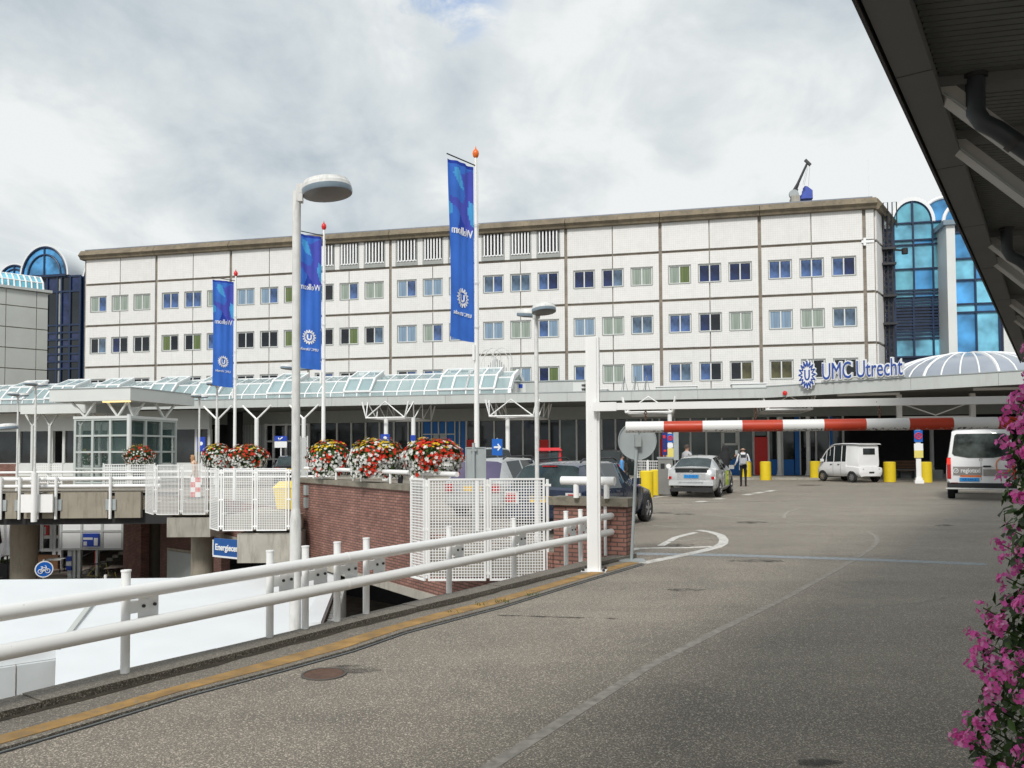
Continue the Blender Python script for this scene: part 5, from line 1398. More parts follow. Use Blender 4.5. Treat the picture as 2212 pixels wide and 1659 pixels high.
def flower_basket(lab, c, rx, rz, seed, n=1500, group='red, white and yellow flower baskets'):
    rn = random.Random(seed)
    t = thing('flower_basket', lab, 'flower basket', c, 0, group)
    lf, rd, wh, ye = MB(), MB(), MB(), MB()
    off = Vector((seed * 3.1, seed * 1.7, 0))
    for k in range(n):
        th = rn.uniform(0, 2 * math.pi); u = rn.uniform(-.80, 1.0); sn = math.sqrt(max(0, 1 - max(u, 0) ** 2))
        dr = Vector((math.cos(th) * sn, math.sin(th) * sn, u))
        bump = 1 + .16 * noise.noise(dr * 2.3 + off) + .10 * noise.noise(dr * 6 + off)
        kr = rn.uniform(.90, 1.03) * bump
        p = Vector((dr.x * rx * kr, dr.y * rx * .85 * kr, dr.z * rz * kr + (0 if u > 0 else 0)))
        if u < 0: p.x *= 1 + u * .34 + .06 * math.sin(th * 3 + seed); p.y *= 1 + u * .34
        nrm = Vector((dr.x / rx, dr.y / rx, max(dr.z, -.1) / rz))
        add_leaf(lf, p * .97, nrm, rn.uniform(.03, .06), rn)
        if rn.random() < .62:
            cz = noise.noise(dr * 1.9 + off * 1.3) * .9 + rn.gauss(0, .22)
            top = dr.z
            if top > .55 and cz > .05 and rn.random() < .55: ye_ = ye
            elif cz > -.02 - (.38 if top < -.1 else (.2 if top < .2 else 0)): ye_ = wh
            else: ye_ = rd
            if rn.random() < (.42 if top > .25 else .12) and ye_ is not ye: continue
            add_bloom(ye_, p * 1.02 + nrm.normalized() * .012, nrm, rn.uniform(.030, .052), rn)
    obj('bowl', MB().lathe([(rx * .35, -rz * .75), (rx * .7, -rz * .35), (rx * .78, rz * .25), (rx * .5, rz * .6), (0, rz * .75)], 18), M['leaf2'], t)
    stuff(obj('foliage', lf, M['leaf'], t, smooth=0, fix=False)); stuff(obj('red_bloom', rd, M['redpetal'], t, smooth=0, fix=False)); stuff(obj('white_bloom', wh, M['whitepetal'], t, smooth=0, fix=False))
    if ye.v: stuff(obj('yellow_bloom', ye, M['yellowpetal'], t, smooth=0, fix=False))
def wall_y(x): 
    k = 0
    for q in range(-1200, 2000):
        p = wl(q * .01, -.15)
        if CX + p.x / p.y * FPX <= x: return p.y
    return 30
def basket_at(x, yc, w_, h_, seed, lab, Y=None, n=1500):
    Y = Y or wall_y(x); p = at(x, yc, Y); s_ = Y / FPX
    flower_basket(lab, p, w_ * s_ / 2 * 1.0, h_ * s_ / 2 * 1.12, seed, n)
basket_at(712, 994, 96, 74, 1, 'flower basket with mostly white blooms on the brick wall, beside the second pole', n=2100)
basket_at(812, 994, 122, 80, 2, 'middle one of three big flower baskets on the brick wall', n=2600)
basket_at(936, 990, 132, 72, 3, 'large round flower basket at the right end of the brick wall', n=2700)
basket_at(470, 988, 64, 50, 4, 'left one of the two flower baskets beside the third flag pole', Y=26.5, n=1200)
basket_at(533, 988, 92, 48, 5, 'red and white flower basket directly above the second perforated fence', Y=25.0, n=1700)
basket_at(300, 985, 66, 40, 6, 'flower basket in front of the glass lift pavilion', Y=37.0, n=1100)
basket_at(188, 990, 34, 34, 7, 'small flower basket seen through the lift pavilion glass, near its left side', Y=52.5, n=350)
basket_at(216, 990, 40, 34, 8, 'small flower basket seen through the middle panes of the lift pavilion', Y=52.5, n=350)
# flower tower at the right
rn = random.Random(12)
ft = thing('flower_tower', 'tall cascade of bright pink geraniums at the right edge', 'flower tower', (2.60, 2.85, 0))
lf, lf2, pk, pp, stm = MB(), MB(), MB(), MB(), MB()
def tow_r(z): return (.68 + (1.75 - z) * .13) * (1.0 if z < 1.75 else max(.05, math.sqrt(max(0, 1 - ((z - 1.75) / .85) ** 2))))
for k in range(12500):
    z = rn.uniform(.05, 2.55); th = rn.uniform(0, 2 * math.pi); d = Vector((math.cos(th), math.sin(th), .25))
    r_ = tow_r(z) * (1 + .10 * noise.noise(Vector((math.cos(th) * 2, math.sin(th) * 2, z * 3.0)))) * rn.uniform(.80, 1.0)
    p = Vector((d.x * r_, d.y * r_, z)); add_leaf(lf if rn.random() < .6 else lf2, p, d + Vector((0, 0, .4)), rn.uniform(.018, .038), rn)
for k in range(580):
    z = rn.uniform(.1, 2.5); th = rn.uniform(0, 2 * math.pi)
    if k < 420: th = rn.uniform(math.pi * .80, math.pi * 1.55)
    d = Vector((math.cos(th), math.sin(th), .3)).normalized(); r_ = tow_r(z) * (1 + .10 * noise.noise(Vector((math.cos(th) * 2, math.sin(th) * 2, z * 3.0)))) * rn.uniform(.98, 1.09)
    c = Vector((d.x * r_, d.y * r_, z)); q = c - d * .13 + Vector((0, 0, -.03))
    stm.tube([q, c], .0022, 4)
    for j in range(rn.randint(9, 17)):
        v = rvec(rn); v = (v + d * .7).normalized()
        add_bloom(pk if rn.random() < .8 else pp, c + v * rn.uniform(.014, .040), v, rn.uniform(.009, .0145), rn, cup=.15)
obj('core', MB().lathe([(.45, 0), (.62, .2), (.52, 1.0), (.36, 1.9), (.15, 2.3), (0, 2.35)], 20), M['leaf2'], ft)
stuff(obj('leaf_mass', lf, M['leaf'], ft, smooth=0, fix=False)); stuff(obj('dark_leaf_mass', lf2, M['leaf2'], ft, smooth=0, fix=False))
stuff(obj('pink_bloom', pk, M['pinkpetal'], ft, smooth=0, fix=False)); stuff(obj('pale_pink_bloom', pp, M['pinkpale'], ft, smooth=0, fix=False)); stuff(obj('flower_stalk', stm, M['leaf'], ft, smooth=0, fix=False))
# weeds in the gutter
wd = MB(); rn = random.Random(3)
for (x, y, n) in ((1085, 1305, 26), (1150, 1290, 20), (980, 1328, 8), (1200, 1215, 10), (1040, 1312, 14)):
    for k in range(n):
        p = gp(x + rn.uniform(-14, 14), y + rn.uniform(-3, 3)); h_ = rn.uniform(.02, .08)
        q = p + Vector((rn.uniform(-.04, .04), rn.uniform(-.04, .04), h_)); s_ = Vector((.004, .002, 0))
        wd.add([p - s_ + Vector((0, 0, .02)), p + s_ + Vector((0, 0, .02)), q], [(0, 1, 2)])
struct('weeds', wd, M['leaf'], kind='stuff')
# ---------------------------------------------------------------- dark shelter roof at the upper right
L0 = at(1860, 0, 5.19); ZS = L0.z
ED = (at(2169, 697, 5.0) - EYE); ED = EYE + ED * ((ZS - EYE.z) / ED.z) - L0; ED.z = 0; ED.normalize()
EN = Vector((ED.y, -ED.x, 0))
ang = math.atan2(ED.y, ED.x)
sh = thing('bus_shelter_roof', 'dark overhanging shelter roof with ribbed ceiling and slanted struts at the upper right', 'shelter', (L0.x, L0.y, 0), ang)
SM_ = WM[sh.name].inverted()
lo_ = lambda p: SM_ @ Vector(p)
KA, KB = -9.0, 27.0
obj('edge_beam', MB().box((KA, -.26, ZS), (KB, 0.0, ZS + .06)).box((KA, -.24, ZS + .06), (KB, -.18, ZS + .36)).box((KA, -.03, ZS + .06), (KB, .02, ZS + .42)), M['shelter'], sh, smooth=0)
obj('drip_edge', MB().box((KA, .02, ZS - .02), (KB, .045, ZS + .46)), M['darkmetal'], sh)
jt = MB()
for k in (1.35, 3.9, 6.6, 9.6, 13): jt.box((k, -.262, ZS - .003), (k + .012, .0, ZS))
obj('beam_joint', jt, M['darkmetal'], sh)
obj('roof_deck', MB().box((KA, -9.0, ZS + .42), (KB, .0, ZS + .5)), M['darkmetal'], sh)
# ceiling ribs run along the hospital grid
rbm = MB(); RZ = ZS + .20; pitch = .088
base = L0 + EN * .24
dirr = EH
perp = EM
kmin = min((base + ED * KA).dot(perp), (base + ED * KB).dot(perp)); kmax = max((base + ED * KA).dot(perp), (base + ED * KB).dot(perp))
k = kmin; Ea, Eb = base.dot(perp), ED.dot(perp)
while k < kmax:
    p = base + ED * ((k - Ea) / Eb); q = p + dirr * 7.5
    a, b = lo_((p.x, p.y, RZ)), lo_((q.x, q.y, RZ)); rbm.bar(a, b, pitch * .80, .03); k += pitch
obj('ceiling_strip', rbm, M['shelterrib'], sh, smooth=0)
obj('ceiling_void', MB().box((KA, -9.0, RZ + .03), (KB, -.2, RZ + .06)), M['black'], sh)
def on_z(x, y, z): return gp(x, y, z)
piers = []
for (x, y) in ((2013, 200), (2041, 311), (2119.6, 518), (2133, 560), (2169, 649), (2180, 684), (2196, 738)):
    S = gp(x, y, ZS + .10); e = S + EH * 2.6; e.z = ZS + .10 - 2.35
    obj('strut', MB().bar(lo_(S + EH * .06 + Vector((0, 0, .03))), lo_(e), .15, .12), M['strut'], sh)
    obj('strut_flange', MB().bar(lo_(S + EH * .08 + Vector((0, 0, -.045))), lo_(e + Vector((0, 0, -.068))), .18, .012), M['signback'], sh)
    piers.append(e)
    obj('cross_beam', MB().bar(lo_(S + Vector((0, 0, .06))), lo_(S + EH * 7 + Vector((0, 0, .06))), .2, .10), M['shelter'], sh)
for i in (0, 2, 4):
    c = (piers[i] + piers[i + 1]) / 2
    obj('pillar', MB().bar(lo_(piers[i]), lo_(piers[i+1]), .2, .2).tube([lo_((c.x + .1, c.y, 0)), lo_((c.x + .1, c.y, c.z))], .13, 14), M['shelter'], sh)
for (x, y, sc) in ((2106, 158, 1.0), (2174, 490, 1.0)):
    p = gp(x, y, RZ); p2 = p + Vector((0, 0, -.34)); p3 = p2 + EH * .16 + Vector((0, 0, -.16)); p4 = p3 + EH * 2.2 + Vector((0, 0, -1.95))
    obj('downpipe', MB().tube([lo_(p), lo_(p + Vector((0, 0, -.1))), lo_(p2), lo_(p2 + EH * .05 + Vector((0, 0, -.09))), lo_(p3), lo_(p4)], .075, 18), M['pipe'], sh)
    obj('pipe_collar', MB().lathe([(.095, -.05), (.095, .0)], 18, c=lo_(p)).tube([lo_(p3 + EH * .1 + Vector((0, 0, -.1))), lo_(p3 + EH * .14 + Vector((0, 0, -.14)))], .081, 18), M['darkmetal'], sh)
# ---------------------------------------------------------------- concrete bridge on the left
BA, BB = wl(17.3), Vector((-75, 30.2, 0))
BL = Vector((-20, 31.9, 0)); 
P0 = at(318, 1060, 31.85)
bdir = (Vector((-75, 30.2, 0)) - Vector((-20, 31.9, 0))).normalized()
br = thing('concrete_bridge', 'grey concrete bridge with white tube rails at the left', 'bridge', (P0.x, 31.80, 0), math.atan2(bdir.y, bdir.x))
def kx_(x):
    L_, H_ = 0.0, 70.0
    for _ in range(40):
        m_ = (L_ + H_) / 2; p = Vector((P0.x, 31.8, 0)) + bdir * m_
        if CX + p.x / p.y * FPX > x: L_ = m_
        else: H_ = m_
    return L_
px_posts = [247, 131, 92, 53, 13, -60, -100, -180]
ks = [kx_(x) for x in px_posts]
edges = [0] + ks + [ks[-1] + 6]
for a, b in zip(edges, edges[1:]):
    obj('parapet_panel', MB().box((a + .14, .0, -.86), (b - .14, .22, .16)), M['beamconc'], br, smooth=0)
obj('beam', MB().box((-3, -.9, -1.15), (46, -.05, -.58)), M['darkmetal'], br) if False else obj('recess', MB().box((-1, -.6, -1.12), (46, -.03, .1)), M['black'], br)
obj('kerb_top', MB().box((0, -.5, .161), (46, .16, .2)), M['kerb'], br)
for k in ks:
    obj('rail_post', MB().tube([(k, .30, -.88), (k, .30, .78)], .055, 10), M['white'], br)
    obj('post_bracket', MB().box((k - .2, .22, -.55), (k + .2, .26, -.12)), M['signback'], br)
for z in (.68, .40): obj('rail_tube', MB().tube([(-.6, .16, z), (46, .16, z)], .07, 12), M['white'], br)
fr = thing('guard_rail', 'white twin tube guard rail on the far side of the left bridge', 'guard rail', (P0.x, 39.0, 0), math.atan2(bdir.y, bdir.x))
for z in (.78, .50): obj('rail_tube', MB().tube([(-6, 0, z), (50, 0, z)], .06, 10), M['white'], fr)
for k in range(0, 46, 4): obj('post', MB().tube([(k, -.08, 0), (k, -.08, .85)], .05, 8), M['white'], fr)
obj('kerb', MB().box((-6, -.4, 0), (50, .2, .12)), M['kerb'], fr)
# bridge column and other columns on the street
def col(x, Y, r, zt, lab, m='beamconc'):
    p = at(x, 1200, Y)
    t = thing('round_column', lab, 'column', (p.x, p.y, STREET))
    obj('shaft', MB().tube([(0, 0, 0), (0, 0, zt - STREET)], r, 28), M[m], t)
    obj('base', MB().lathe([(r + .06, 0), (r + .06, .1), (r, .12)], 28), M[m], t)
    return t
col(52, 35.0, .53, -.58, 'thick round concrete column under the left bridge')
col(437, 28.6, .38, -1.16, 'round concrete column under the bridge end balcony, by the blue sign')
# brick and dark walls below
def low_wall(lab, x0, x1, Y0, Y1, m, z0=STREET, z1=-.56, name='basement_wall', th=.4):
    a, b = at(x0, 1200, Y0), at(x1, 1200, Y1); d = b - a; d.z = 0
    t = thing(name, lab, 'wall', (a.x, a.y, 0), math.atan2(d.y, d.x))
    obj('wall', MB().box((0, 0, z0), (d.length, th, z1)), M[m], t, smooth=0)
    return t, d.length
t, ln = low_wall('brown brick wall under the bridge beside the grey sign board', 266, 304, 40, 38.5, 'brick')
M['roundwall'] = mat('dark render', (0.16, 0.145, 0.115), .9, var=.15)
p = at(325, 1200, 39.6)
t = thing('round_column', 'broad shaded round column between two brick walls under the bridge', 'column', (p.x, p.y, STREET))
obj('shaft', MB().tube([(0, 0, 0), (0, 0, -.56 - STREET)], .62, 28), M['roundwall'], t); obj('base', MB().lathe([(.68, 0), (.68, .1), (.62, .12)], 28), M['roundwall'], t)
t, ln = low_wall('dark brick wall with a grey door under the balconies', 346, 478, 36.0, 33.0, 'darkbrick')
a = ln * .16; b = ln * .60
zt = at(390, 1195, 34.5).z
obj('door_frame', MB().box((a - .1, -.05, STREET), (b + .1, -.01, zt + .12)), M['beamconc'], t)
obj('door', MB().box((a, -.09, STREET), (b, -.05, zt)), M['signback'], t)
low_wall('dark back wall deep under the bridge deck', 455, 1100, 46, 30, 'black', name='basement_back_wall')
low_wall('dark wall behind the pavement terrace', -420, 300, 62, 60, 'brick', name='terrace_back_wall')
# grey sign board over the stair
fG = Fr(at(132, 1150, 42.4), R(-2))
t = fG.thing('sign_board', 'grey panelled board with a small blue direction sign under the bridge', 'sign board')
X = lambda x, y: fG.L(x, y)
(xa, zt), (xb, zb) = X(132, 1126), X(266, 1187)
obj('board', MB().box((xa, 0, zb), (xb, .3, zt + 1.0)), M['plainwhite'], t)
fm2 = MB()
for x in (132, 177, 221, 265): 
    x_ = X(x, 1150)[0]; fm2.box((x_ - .06, -.05, zb), (x_ + .06, -.001, zt + 1.0))
for y in (1147, 1186): 
    z_ = X(150, y)[1]; fm2.box((xa, -.045, z_ - .05), (xb, -.002, z_ + .05))
obj('board_frame', fm2, M['fasciagrey'], t, smooth=0)
(sa, s1), (sb, s0) = X(182, 1152), X(216, 1180)
pl = obj('direction_sign', MB().box((sa, -.12, s0), (sb, -.05, s1)), M['signblue'], t)
z_ = X(190, 1163)[1]
sm = MB().box((sa + .02, -.135, z_ - .06), (sa + (sb - sa) * .62, -.12, z_ + .06)).box((sa + (sb - sa) * .70, -.135, s0 + .05), (sa + (sb - sa) * .94, -.12, s0 + (s1 - s0) * .66)).box((sa + .04, -.135, s0 + .05), (sa + (sb - sa) * .26, -.12, s0 + (s1 - s0) * .38))
obj('sign_field', sm, M['plainwhite'], pl)
for x, w_ in ((145, .3), (153, .22), (166, .16), (205, .12)):
    x_ = X(x, 1200)[0]; obj('leg', MB().box((x_, .05, STREET), (x_ + w_, .25, zb)), M['pavwhite'], t)
(ca, cz), _ = X(138.5, 1208), 0
for q, (y0, y1, m) in enumerate(((1202, 1212, 'signblue'), (1213, 1222, 'plainwhite'), (1223, 1232, 'signblue'))):
    obj('notice', MB().box((X(143, y1)[0], -.02, X(143, y1)[1]), (X(154, y1)[0], .045, X(143, y0)[1])), M[m], t)
# cream framed shopfront left of the board
fZ = Fr(at(88, 1150, 46.0), R(-2))
t = fZ.thing('cafe_shopfront', 'white framed window front with a red poster behind the terrace', 'shopfront')
mb = MB(); X = fZ.L
for x in (90, 111, 117, 129): mb.box((X(x, 1150)[0] - .1, 0, STREET + 1.0 if x < 115 else STREET), (X(x, 1150)[0] + .1, .2, -.6))
for y in (1131, 1160, 1188): mb.box((X(88, y)[0], .01, X(88, y)[1] - .09), (X(130, y)[0], .19, X(88, y)[1] + .09))
obj('frame', mb, M['plainwhite'], t, smooth=0)
obj('glass_pane', MB().box((X(88, 1150)[0], .08, STREET + .8), (X(130, 1150)[0], .1, -.6)), M['shopglass'], t, smooth=0)
obj('red_poster', MB().box((X(93, 1158)[0], .05, X(93, 1158)[1]), (X(104, 1158)[0], .078, X(93, 1135)[1])), M['red'], t)
obj('poster_field', MB().box((X(93, 1155)[0], .04, X(93, 1155)[1]), (X(98, 1158)[0], .049, X(93, 1138)[1])), M['pavwhite'], t)
obj('red_poster', MB().box((X(120, 1165)[0], .05, X(93, 1163)[1]), (X(127, 1158)[0], .078, X(93, 1156)[1])), M['red'], t)
obj('brick_base', MB().box((X(60, 1150)[0], -.2, STREET), (X(130, 1150)[0], .3, STREET + .8)), M['wood'], t)
# stair
p = at(215, 1240, 44)
t = thing('outdoor_stair', 'short stair with dark handrails under the grey sign board', 'stair', (p.x, p.y, STREET), R(0))
mb = MB()
for k in range(7): mb.box((-.9 + k * .32, 0, k * .17), (-.9 + (k + 1) * .32, 1.6, (k + 1) * .17))
mb.box((1.34, 0, 0), (3.2, 1.6, 1.19))
obj('steps', mb, M['concrete'], t)
for y in (0, 1.6):
    obj('handrail', MB().tube([(-1.0, y, .9), (1.3, y, 2.1), (3.2, y, 2.1)], .04, 8).tube([(-1, y, 0), (-1, y, .9)], .03, 8).tube([(1.3, y, 1.1), (1.3, y, 2.1)], .03, 8).tube([(3.1, y, 1.1), (3.1, y, 2.1)], .03, 8), M['darkmetal'], t)
p = at(206, 1170, 47)
tag(obj('red_banner_flag', MB().tube([(p.x, p.y, STREET), (p.x, p.y, -1.2)], .05, 8).box((p.x - .2, p.y - .03, STREET + 1.2), (p.x + .12, p.y + .03, -1.5)), M['red']), 'tall narrow red banner stand beside the stair under the bridge', 'banner stand')
# cycle path sign
p = at(95, 1229.5, 30)
t = thing('cycle_sign', 'round blue cycle path sign with a white bicycle', 'road sign', (p.x, p.y, STREET), R(38))
z_ = p.z - STREET
obj('post', MB().tube([(0, .06, 0), (0, .06, z_ + .35)], .04, 10), M['signback'], t)
MR = Matrix.Rotation(R(90), 3, 'X')
obj('disc', MB().lathe([(0, -.0), (.30, -.0), (.30, .03), (0, .03)], 32, c=(0, 0, z_), M=MR), M['cycleblue'], t)
obj('rim', MB().lathe([(.27, .031), (.305, .031), (.305, -.01), (.27, .03)], 32, c=(0, 0, z_), M=MR, cap=False), M['plainwhite'], t)
bk = MB(); y = -.04
ci = lambda cx, cz, r: [Vector((cx + r * math.cos(q), y, z_ + cz + r * math.sin(q))) for q in [2 * math.pi * s / 16 for s in range(17)]]
bk.tube(ci(-.12, -.07, .075), .014, 5).tube(ci(.12, -.07, .075), .014, 5)
V = lambda a, b: Vector((a, y, z_ + b))
for a, b in ((V(-.12, -.07), V(-.06, .06)), (V(-.06, .06), V(.07, .06)), (V(.07, .06), V(0, -.06)), (V(0, -.06), V(-.12, -.07)), (V(-.06, .06), V(0, -.06)), (V(.12, -.07), V(.06, .12)), (V(.06, .12), V(.02, .13)), (V(-.07, .09), V(-.07, .06)), (V(-.11, .1), V(-.04, .1))): bk.tube([a, b], .013, 5)
obj('bicycle_symbol', bk, M['plainwhite'], t)
# "Energiece..." sign half hidden by the balcony
a, b = at(462, 1180, 24.5), at(540, 1186, 23.6); d = b - a; d.z = 0
t = thing('blue_name_sign', 'dark blue sign reading Energiecentrum, half hidden behind the concrete balcony', 'sign', (a.x, a.y, 0), math.atan2(d.y, d.x))
zt, zb = at(462, 1166, 24.5).z, at(462, 1199, 24.5).z
obj('board', MB().box((0, 0, zb), (2.3, .06, zt + .05)), M['nameblue'], t)
obj('edge', MB().box((-.03, -.02, zb - .05), (2.33, .07, zb)).box((-.04, -.02, zb), (0.0, .07, zt)), M['plainwhite'], t)
tx = text_mb('Energiecentrum', .26, Matrix.Translation((.08, -.012, (zt + zb) / 2 - .06)), .02, align='LEFT', off=.006, xs=.95)
obj('lettering', tx, M['plainwhite'], t, smooth=0)
# closed parasol, terrace furniture
p = at(16, 1200, 42)
t = thing('closed_parasol', 'closed white parasol tied in the middle on the terrace under the bridge', 'parasol', (p.x, p.y, STREET))
prf = [(.10, 1.25), (.42, 1.32), (.36, 1.6), (.22, 2.0), (.27, 2.5), (.33, 3.0), (.36, 3.25), (.28, 3.5), (.05, 3.65)]
ring = []
for r_, z in prf: ring.append([Vector((r_ * (1 + .16 * math.cos(8 * q)) * math.cos(q), r_ * (1 + .16 * math.cos(8 * q)) * math.sin(q), z)) for q in [2 * math.pi * s / 32 for s in range(32)]])
obj('canopy', MB().loft(ring), M['plainwhite'], t, smooth=60)
obj('pole', MB().tube([(0, 0, 0), (0, 0, 1.4)], .04, 8), M['darkmetal'], t); obj('foot', MB().lathe([(.4, 0), (.4, .1), (.1, .16)], 16), M['darkmetal'], t)
def table(loc, lab):
    t = thing('terrace_table', lab, 'table', loc, 0, 'terrace tables under the bridge')
    obj('tabletop', MB().box((-.45, -.4, .72), (.45, .4, .75)), M['pavwhite'], t)
    for a in (-.38, .38):
        for b in (-.33, .33): obj('leg', MB().tube([(a, b, 0), (a, b, .72)], .022, 6), M['darkmetal'], t)
    return t
def chair(loc, rz, lab):
    t = thing('terrace_chair', lab, 'chair', loc, rz, 'terrace chairs under the bridge')
    obj('seat', MB().box((-.22, -.22, .43), (.22, .22, .46)), M['black'], t); obj('backrest', MB().box((-.22, .2, .5), (.22, .23, .88)), M['black'], t)
    for a in (-.2, .2):
        for b in (-.2, .2): obj('leg', MB().tube([(a, b, 0), (a, b, .43 if b < 0 else .85)], .016, 6), M['grey'], t)
    return t
tb = ch = None
spots = [(2, 44.5, 'leftmost of the near row'), (22, 45.5, 'just behind the closed parasol'), (118, 44.5, 'right of the cycle sign, nearest'), (106, 48.5, 'behind the cycle sign'), (127, 50.5, 'farthest right, under the sign board'), (8, 50.0, 'back left corner of the terrace')]
rn = random.Random(4)
for x, Y, where in spots:
    p = at(x, 1240, Y); l_ = (p.x, p.y, STREET); lab = 'pale terrace table under the bridge, ' + where
    if tb is None: tb = table(l_, lab)
    else: dup(tb, l_, rn.uniform(-.3, .3), lab)
    for s, w2 in ((-1, 'left'), (1, 'right')):
        lc = (p.x + s * .8, p.y + rn.uniform(-.3, .3), STREET); lab = 'black terrace chair on the %s of the table %s' % (w2, where)
        if ch is None: ch = chair(lc, R(90), lab)
        else: dup(ch, lc, R(-90 * s) + rn.uniform(-.4, .4), lab)
for x, Y in ((8, 43.0),):
    p = at(x, 1225, Y)
    t = thing('planter_box', 'low dark planter fence at the left edge of the terrace', 'planter', (p.x, p.y, STREET))
    obj('box', MB().box((-2.6, 0, .0), (1.0, .4, .7)), M['darkmetal'], t); 
    lf = MB()
    for k in range(300): add_leaf(lf, Vector((rn.uniform(-2.5, .9), rn.uniform(0, .4), .7 + rn.uniform(0, .25))), Vector((0, -.3, 1)), .06, rn)
    stuff(obj('foliage', lf, M['leaf'], t, smooth=0, fix=False))
M['bikeyellow'] = M['signyellow']
def bike(loc, rz, lab, m):
    t = thing('parked_bicycle', lab, 'bicycle', loc, rz, 'bicycles parked below the deck')
    ci = lambda cx: [Vector((cx + .33 * math.cos(q), 0, .35 + .33 * math.sin(q))) for q in [2 * math.pi * s / 20 for s in range(21)]]
    for cx in (-.52, .52): 
        w_ = obj('wheel', MB().tube(ci(cx), .02, 6), M['black'], t)
        sp = MB()
        for s in range(6): a = math.pi * s / 6; sp.bar((cx - .32 * math.cos(a), 0, .35 - .32 * math.sin(a)), (cx + .32 * math.cos(a), 0, .35 + .32 * math.sin(a)), .004, .004)
        obj('spoke', sp, M['winframe'], w_)
    obj('frame', MB().tube([(-.52, 0, .35), (-.15, 0, .8), (.4, 0, .85), (-.02, 0, .33), (-.15, 0, .8)], .018, 6).tube([(-.52, 0, .35), (-.02, 0, .33)], .015, 6).tube([(.52, 0, .35), (.38, 0, .98)], .018, 6), M[m], t)
    obj('saddle', MB().box((-.3, -.06, .92), (-.05, .06, .97)).tube([(-.15, 0, .78), (-.17, 0, .94)], .014, 6), M['black'], t)
    obj('handlebar', MB().tube([(.22, -.26, 1.02), (.38, -.2, 1.03), (.38, .2, 1.03), (.22, .26, 1.02)], .014, 6), M['darkmetal'], t)
for x, y, Y, rz, lab, m in ((190, 1250, 36, .2, 'bicycle with a white frame parked below the grey sign board', 'winframe'), (232, 1250, 38, -.1, 'bicycle with a yellow frame parked by the brick wall under the bridge', 'signyellow'), (212, 1240, 41, .1, 'yellow framed bicycle in front of the stair', 'signyellow'), (800, 1290, 17.0, .5, 'bicycle in the dark space under the brick parapet', 'winframe'), (780, 1285, 19.0, .4, 'second bicycle deeper in the dark space under the brick parapet', 'winframe')):
    p = at(x, y, Y); bike((p.x, p.y, STREET), rz, lab, m)
p = at(856, 1290, 17.5)
t = thing('striped_post', 'red and white striped post in the dark under the brick parapet', 'bollard', (p.x, p.y, STREET))
for k in range(7): obj('red_band' if k % 2 == 0 else 'white_band', MB().tube([(0, 0, .42 * k), (0, 0, .42 * k + .42)], .10, 14), M['redball'] if k % 2 == 0 else M['plainwhite'], t)
p = at(228, 1260, 33)
tag(obj('white_marker_post', MB().tube([(p.x, p.y, STREET), (p.x, p.y, STREET + 1.6)], .06, 10), M['plainwhite']), 'thin white marker post on the street in front of the stair', 'post')
# ---------------------------------------------------------------- white pavilion on the street, its roof just below the rail
c1 = at(121, 1401, 14.5); c2 = at(668, 1346, 15.8)
d2 = (c2 - c1); d2.z = 0; d2.normalize(); n2 = Vector((-d2.y, d2.x, 0))
wp = thing('white_pavilion', 'big white flat roofed pavilion standing on the street below the guard rail', 'pavilion', (c1.x, c1.y, 0), math.atan2(d2.y, d2.x))
WI = WM[wp.name].inverted()
z1 = -1.86
fa_, fb_ = at(-300, 1256, 21.0), at(717, 1240, 21.4)
la, lb = WI @ fa_, WI @ fb_
lc2 = WI @ c2
ln = lc2.x
zf = -1.62
pn1, pn2 = WI @ at(118, 1500, 11.9), WI @ at(640, 1420, 12.6)
rf = [(pn1.x, pn1.y, z1 - .05), (pn2.x, pn2.y, z1 + .02), (ln, 0, z1 + .1), (lb.x, lb.y, zf), (la.x, la.y, zf), (-14, 6.0, z1 + .1), (-12, -4.6, z1 - .03)]
rv = rf + [(x, y, z - .14) for x, y, z in rf]
rf.insert(6, (-12, -4.6, z1 - .03)); rf = rf[:7]; rf[6] = (-12, -4.6, z1 - .03)
rf = rf[:7] + [(0, 0, z1)]
rv = rf + [(x, y, z - .14) for x, y, z in rf]
n8 = len(rf)
obj('roof', MB().add(rv, [(7, 0, 1, 2), (7, 2, 3, 4), (7, 4, 5, 6)] + [(i, n8 + i, n8 + (i + 1) % n8, (i + 1) % n8) for i in range(n8)]), M['whiteroof'], wp, smooth=0)
s_a, s_b = WI @ at(121, 1401, 14.5), WI @ at(206, 1301, 18.6)
obj('roof_seam', MB().bar((0.0, 0.02, z1 + .005), (s_b.x, s_b.y, z1 + (zf - z1) * s_b.y / lb.y + .02), .10, .05), M['wingpanel'], wp)
obj('white_wall', MB().box((0.3, .6, STREET), (ln - .05, .8, z1 - .13)), M['whiteroof'], wp)
a_ = math.atan2(-4.6, -12)
ML = Matrix.Rotation(a_, 4, 'Z')
mb = MB(); x = 0.0; L12 = math.hypot(12, 4.6)
M['pavgrey'] = mat('pale grey cladding', (0.56, 0.60, 0.61), .5, var=.03)
while x < L12 - 1: mb.box((x + .012, -.02, STREET), (x + .62 - .012, .1, z1 - .15), ML); x += .62
obj('panel_wall', mb, M['pavgrey'], wp, smooth=0)
# slanted grey ribbed end with white trim
e0, e1 = WI @ at(717, 1241, 21.3), WI @ at(668, 1347, 15.9)
obj('end_trim', MB().bar((lb.x + .05, lb.y, zf + .02), (ln + .05, 0, z1 + .12), .34, .16), M['whiteroof'], wp)
rb2 = MB()
for k in range(26):
    f = k / 25; y = lb.y * (1 - f); xx = lb.x + (ln - lb.x) * f + .24
    rb2.box((xx, y - .09, STREET), (xx + .09 + .05 * (k % 2), y + .09, zf - .1 + (z1 - zf) * f))
obj('ribbed_end', rb2, M['pavwhite'], wp, smooth=0)
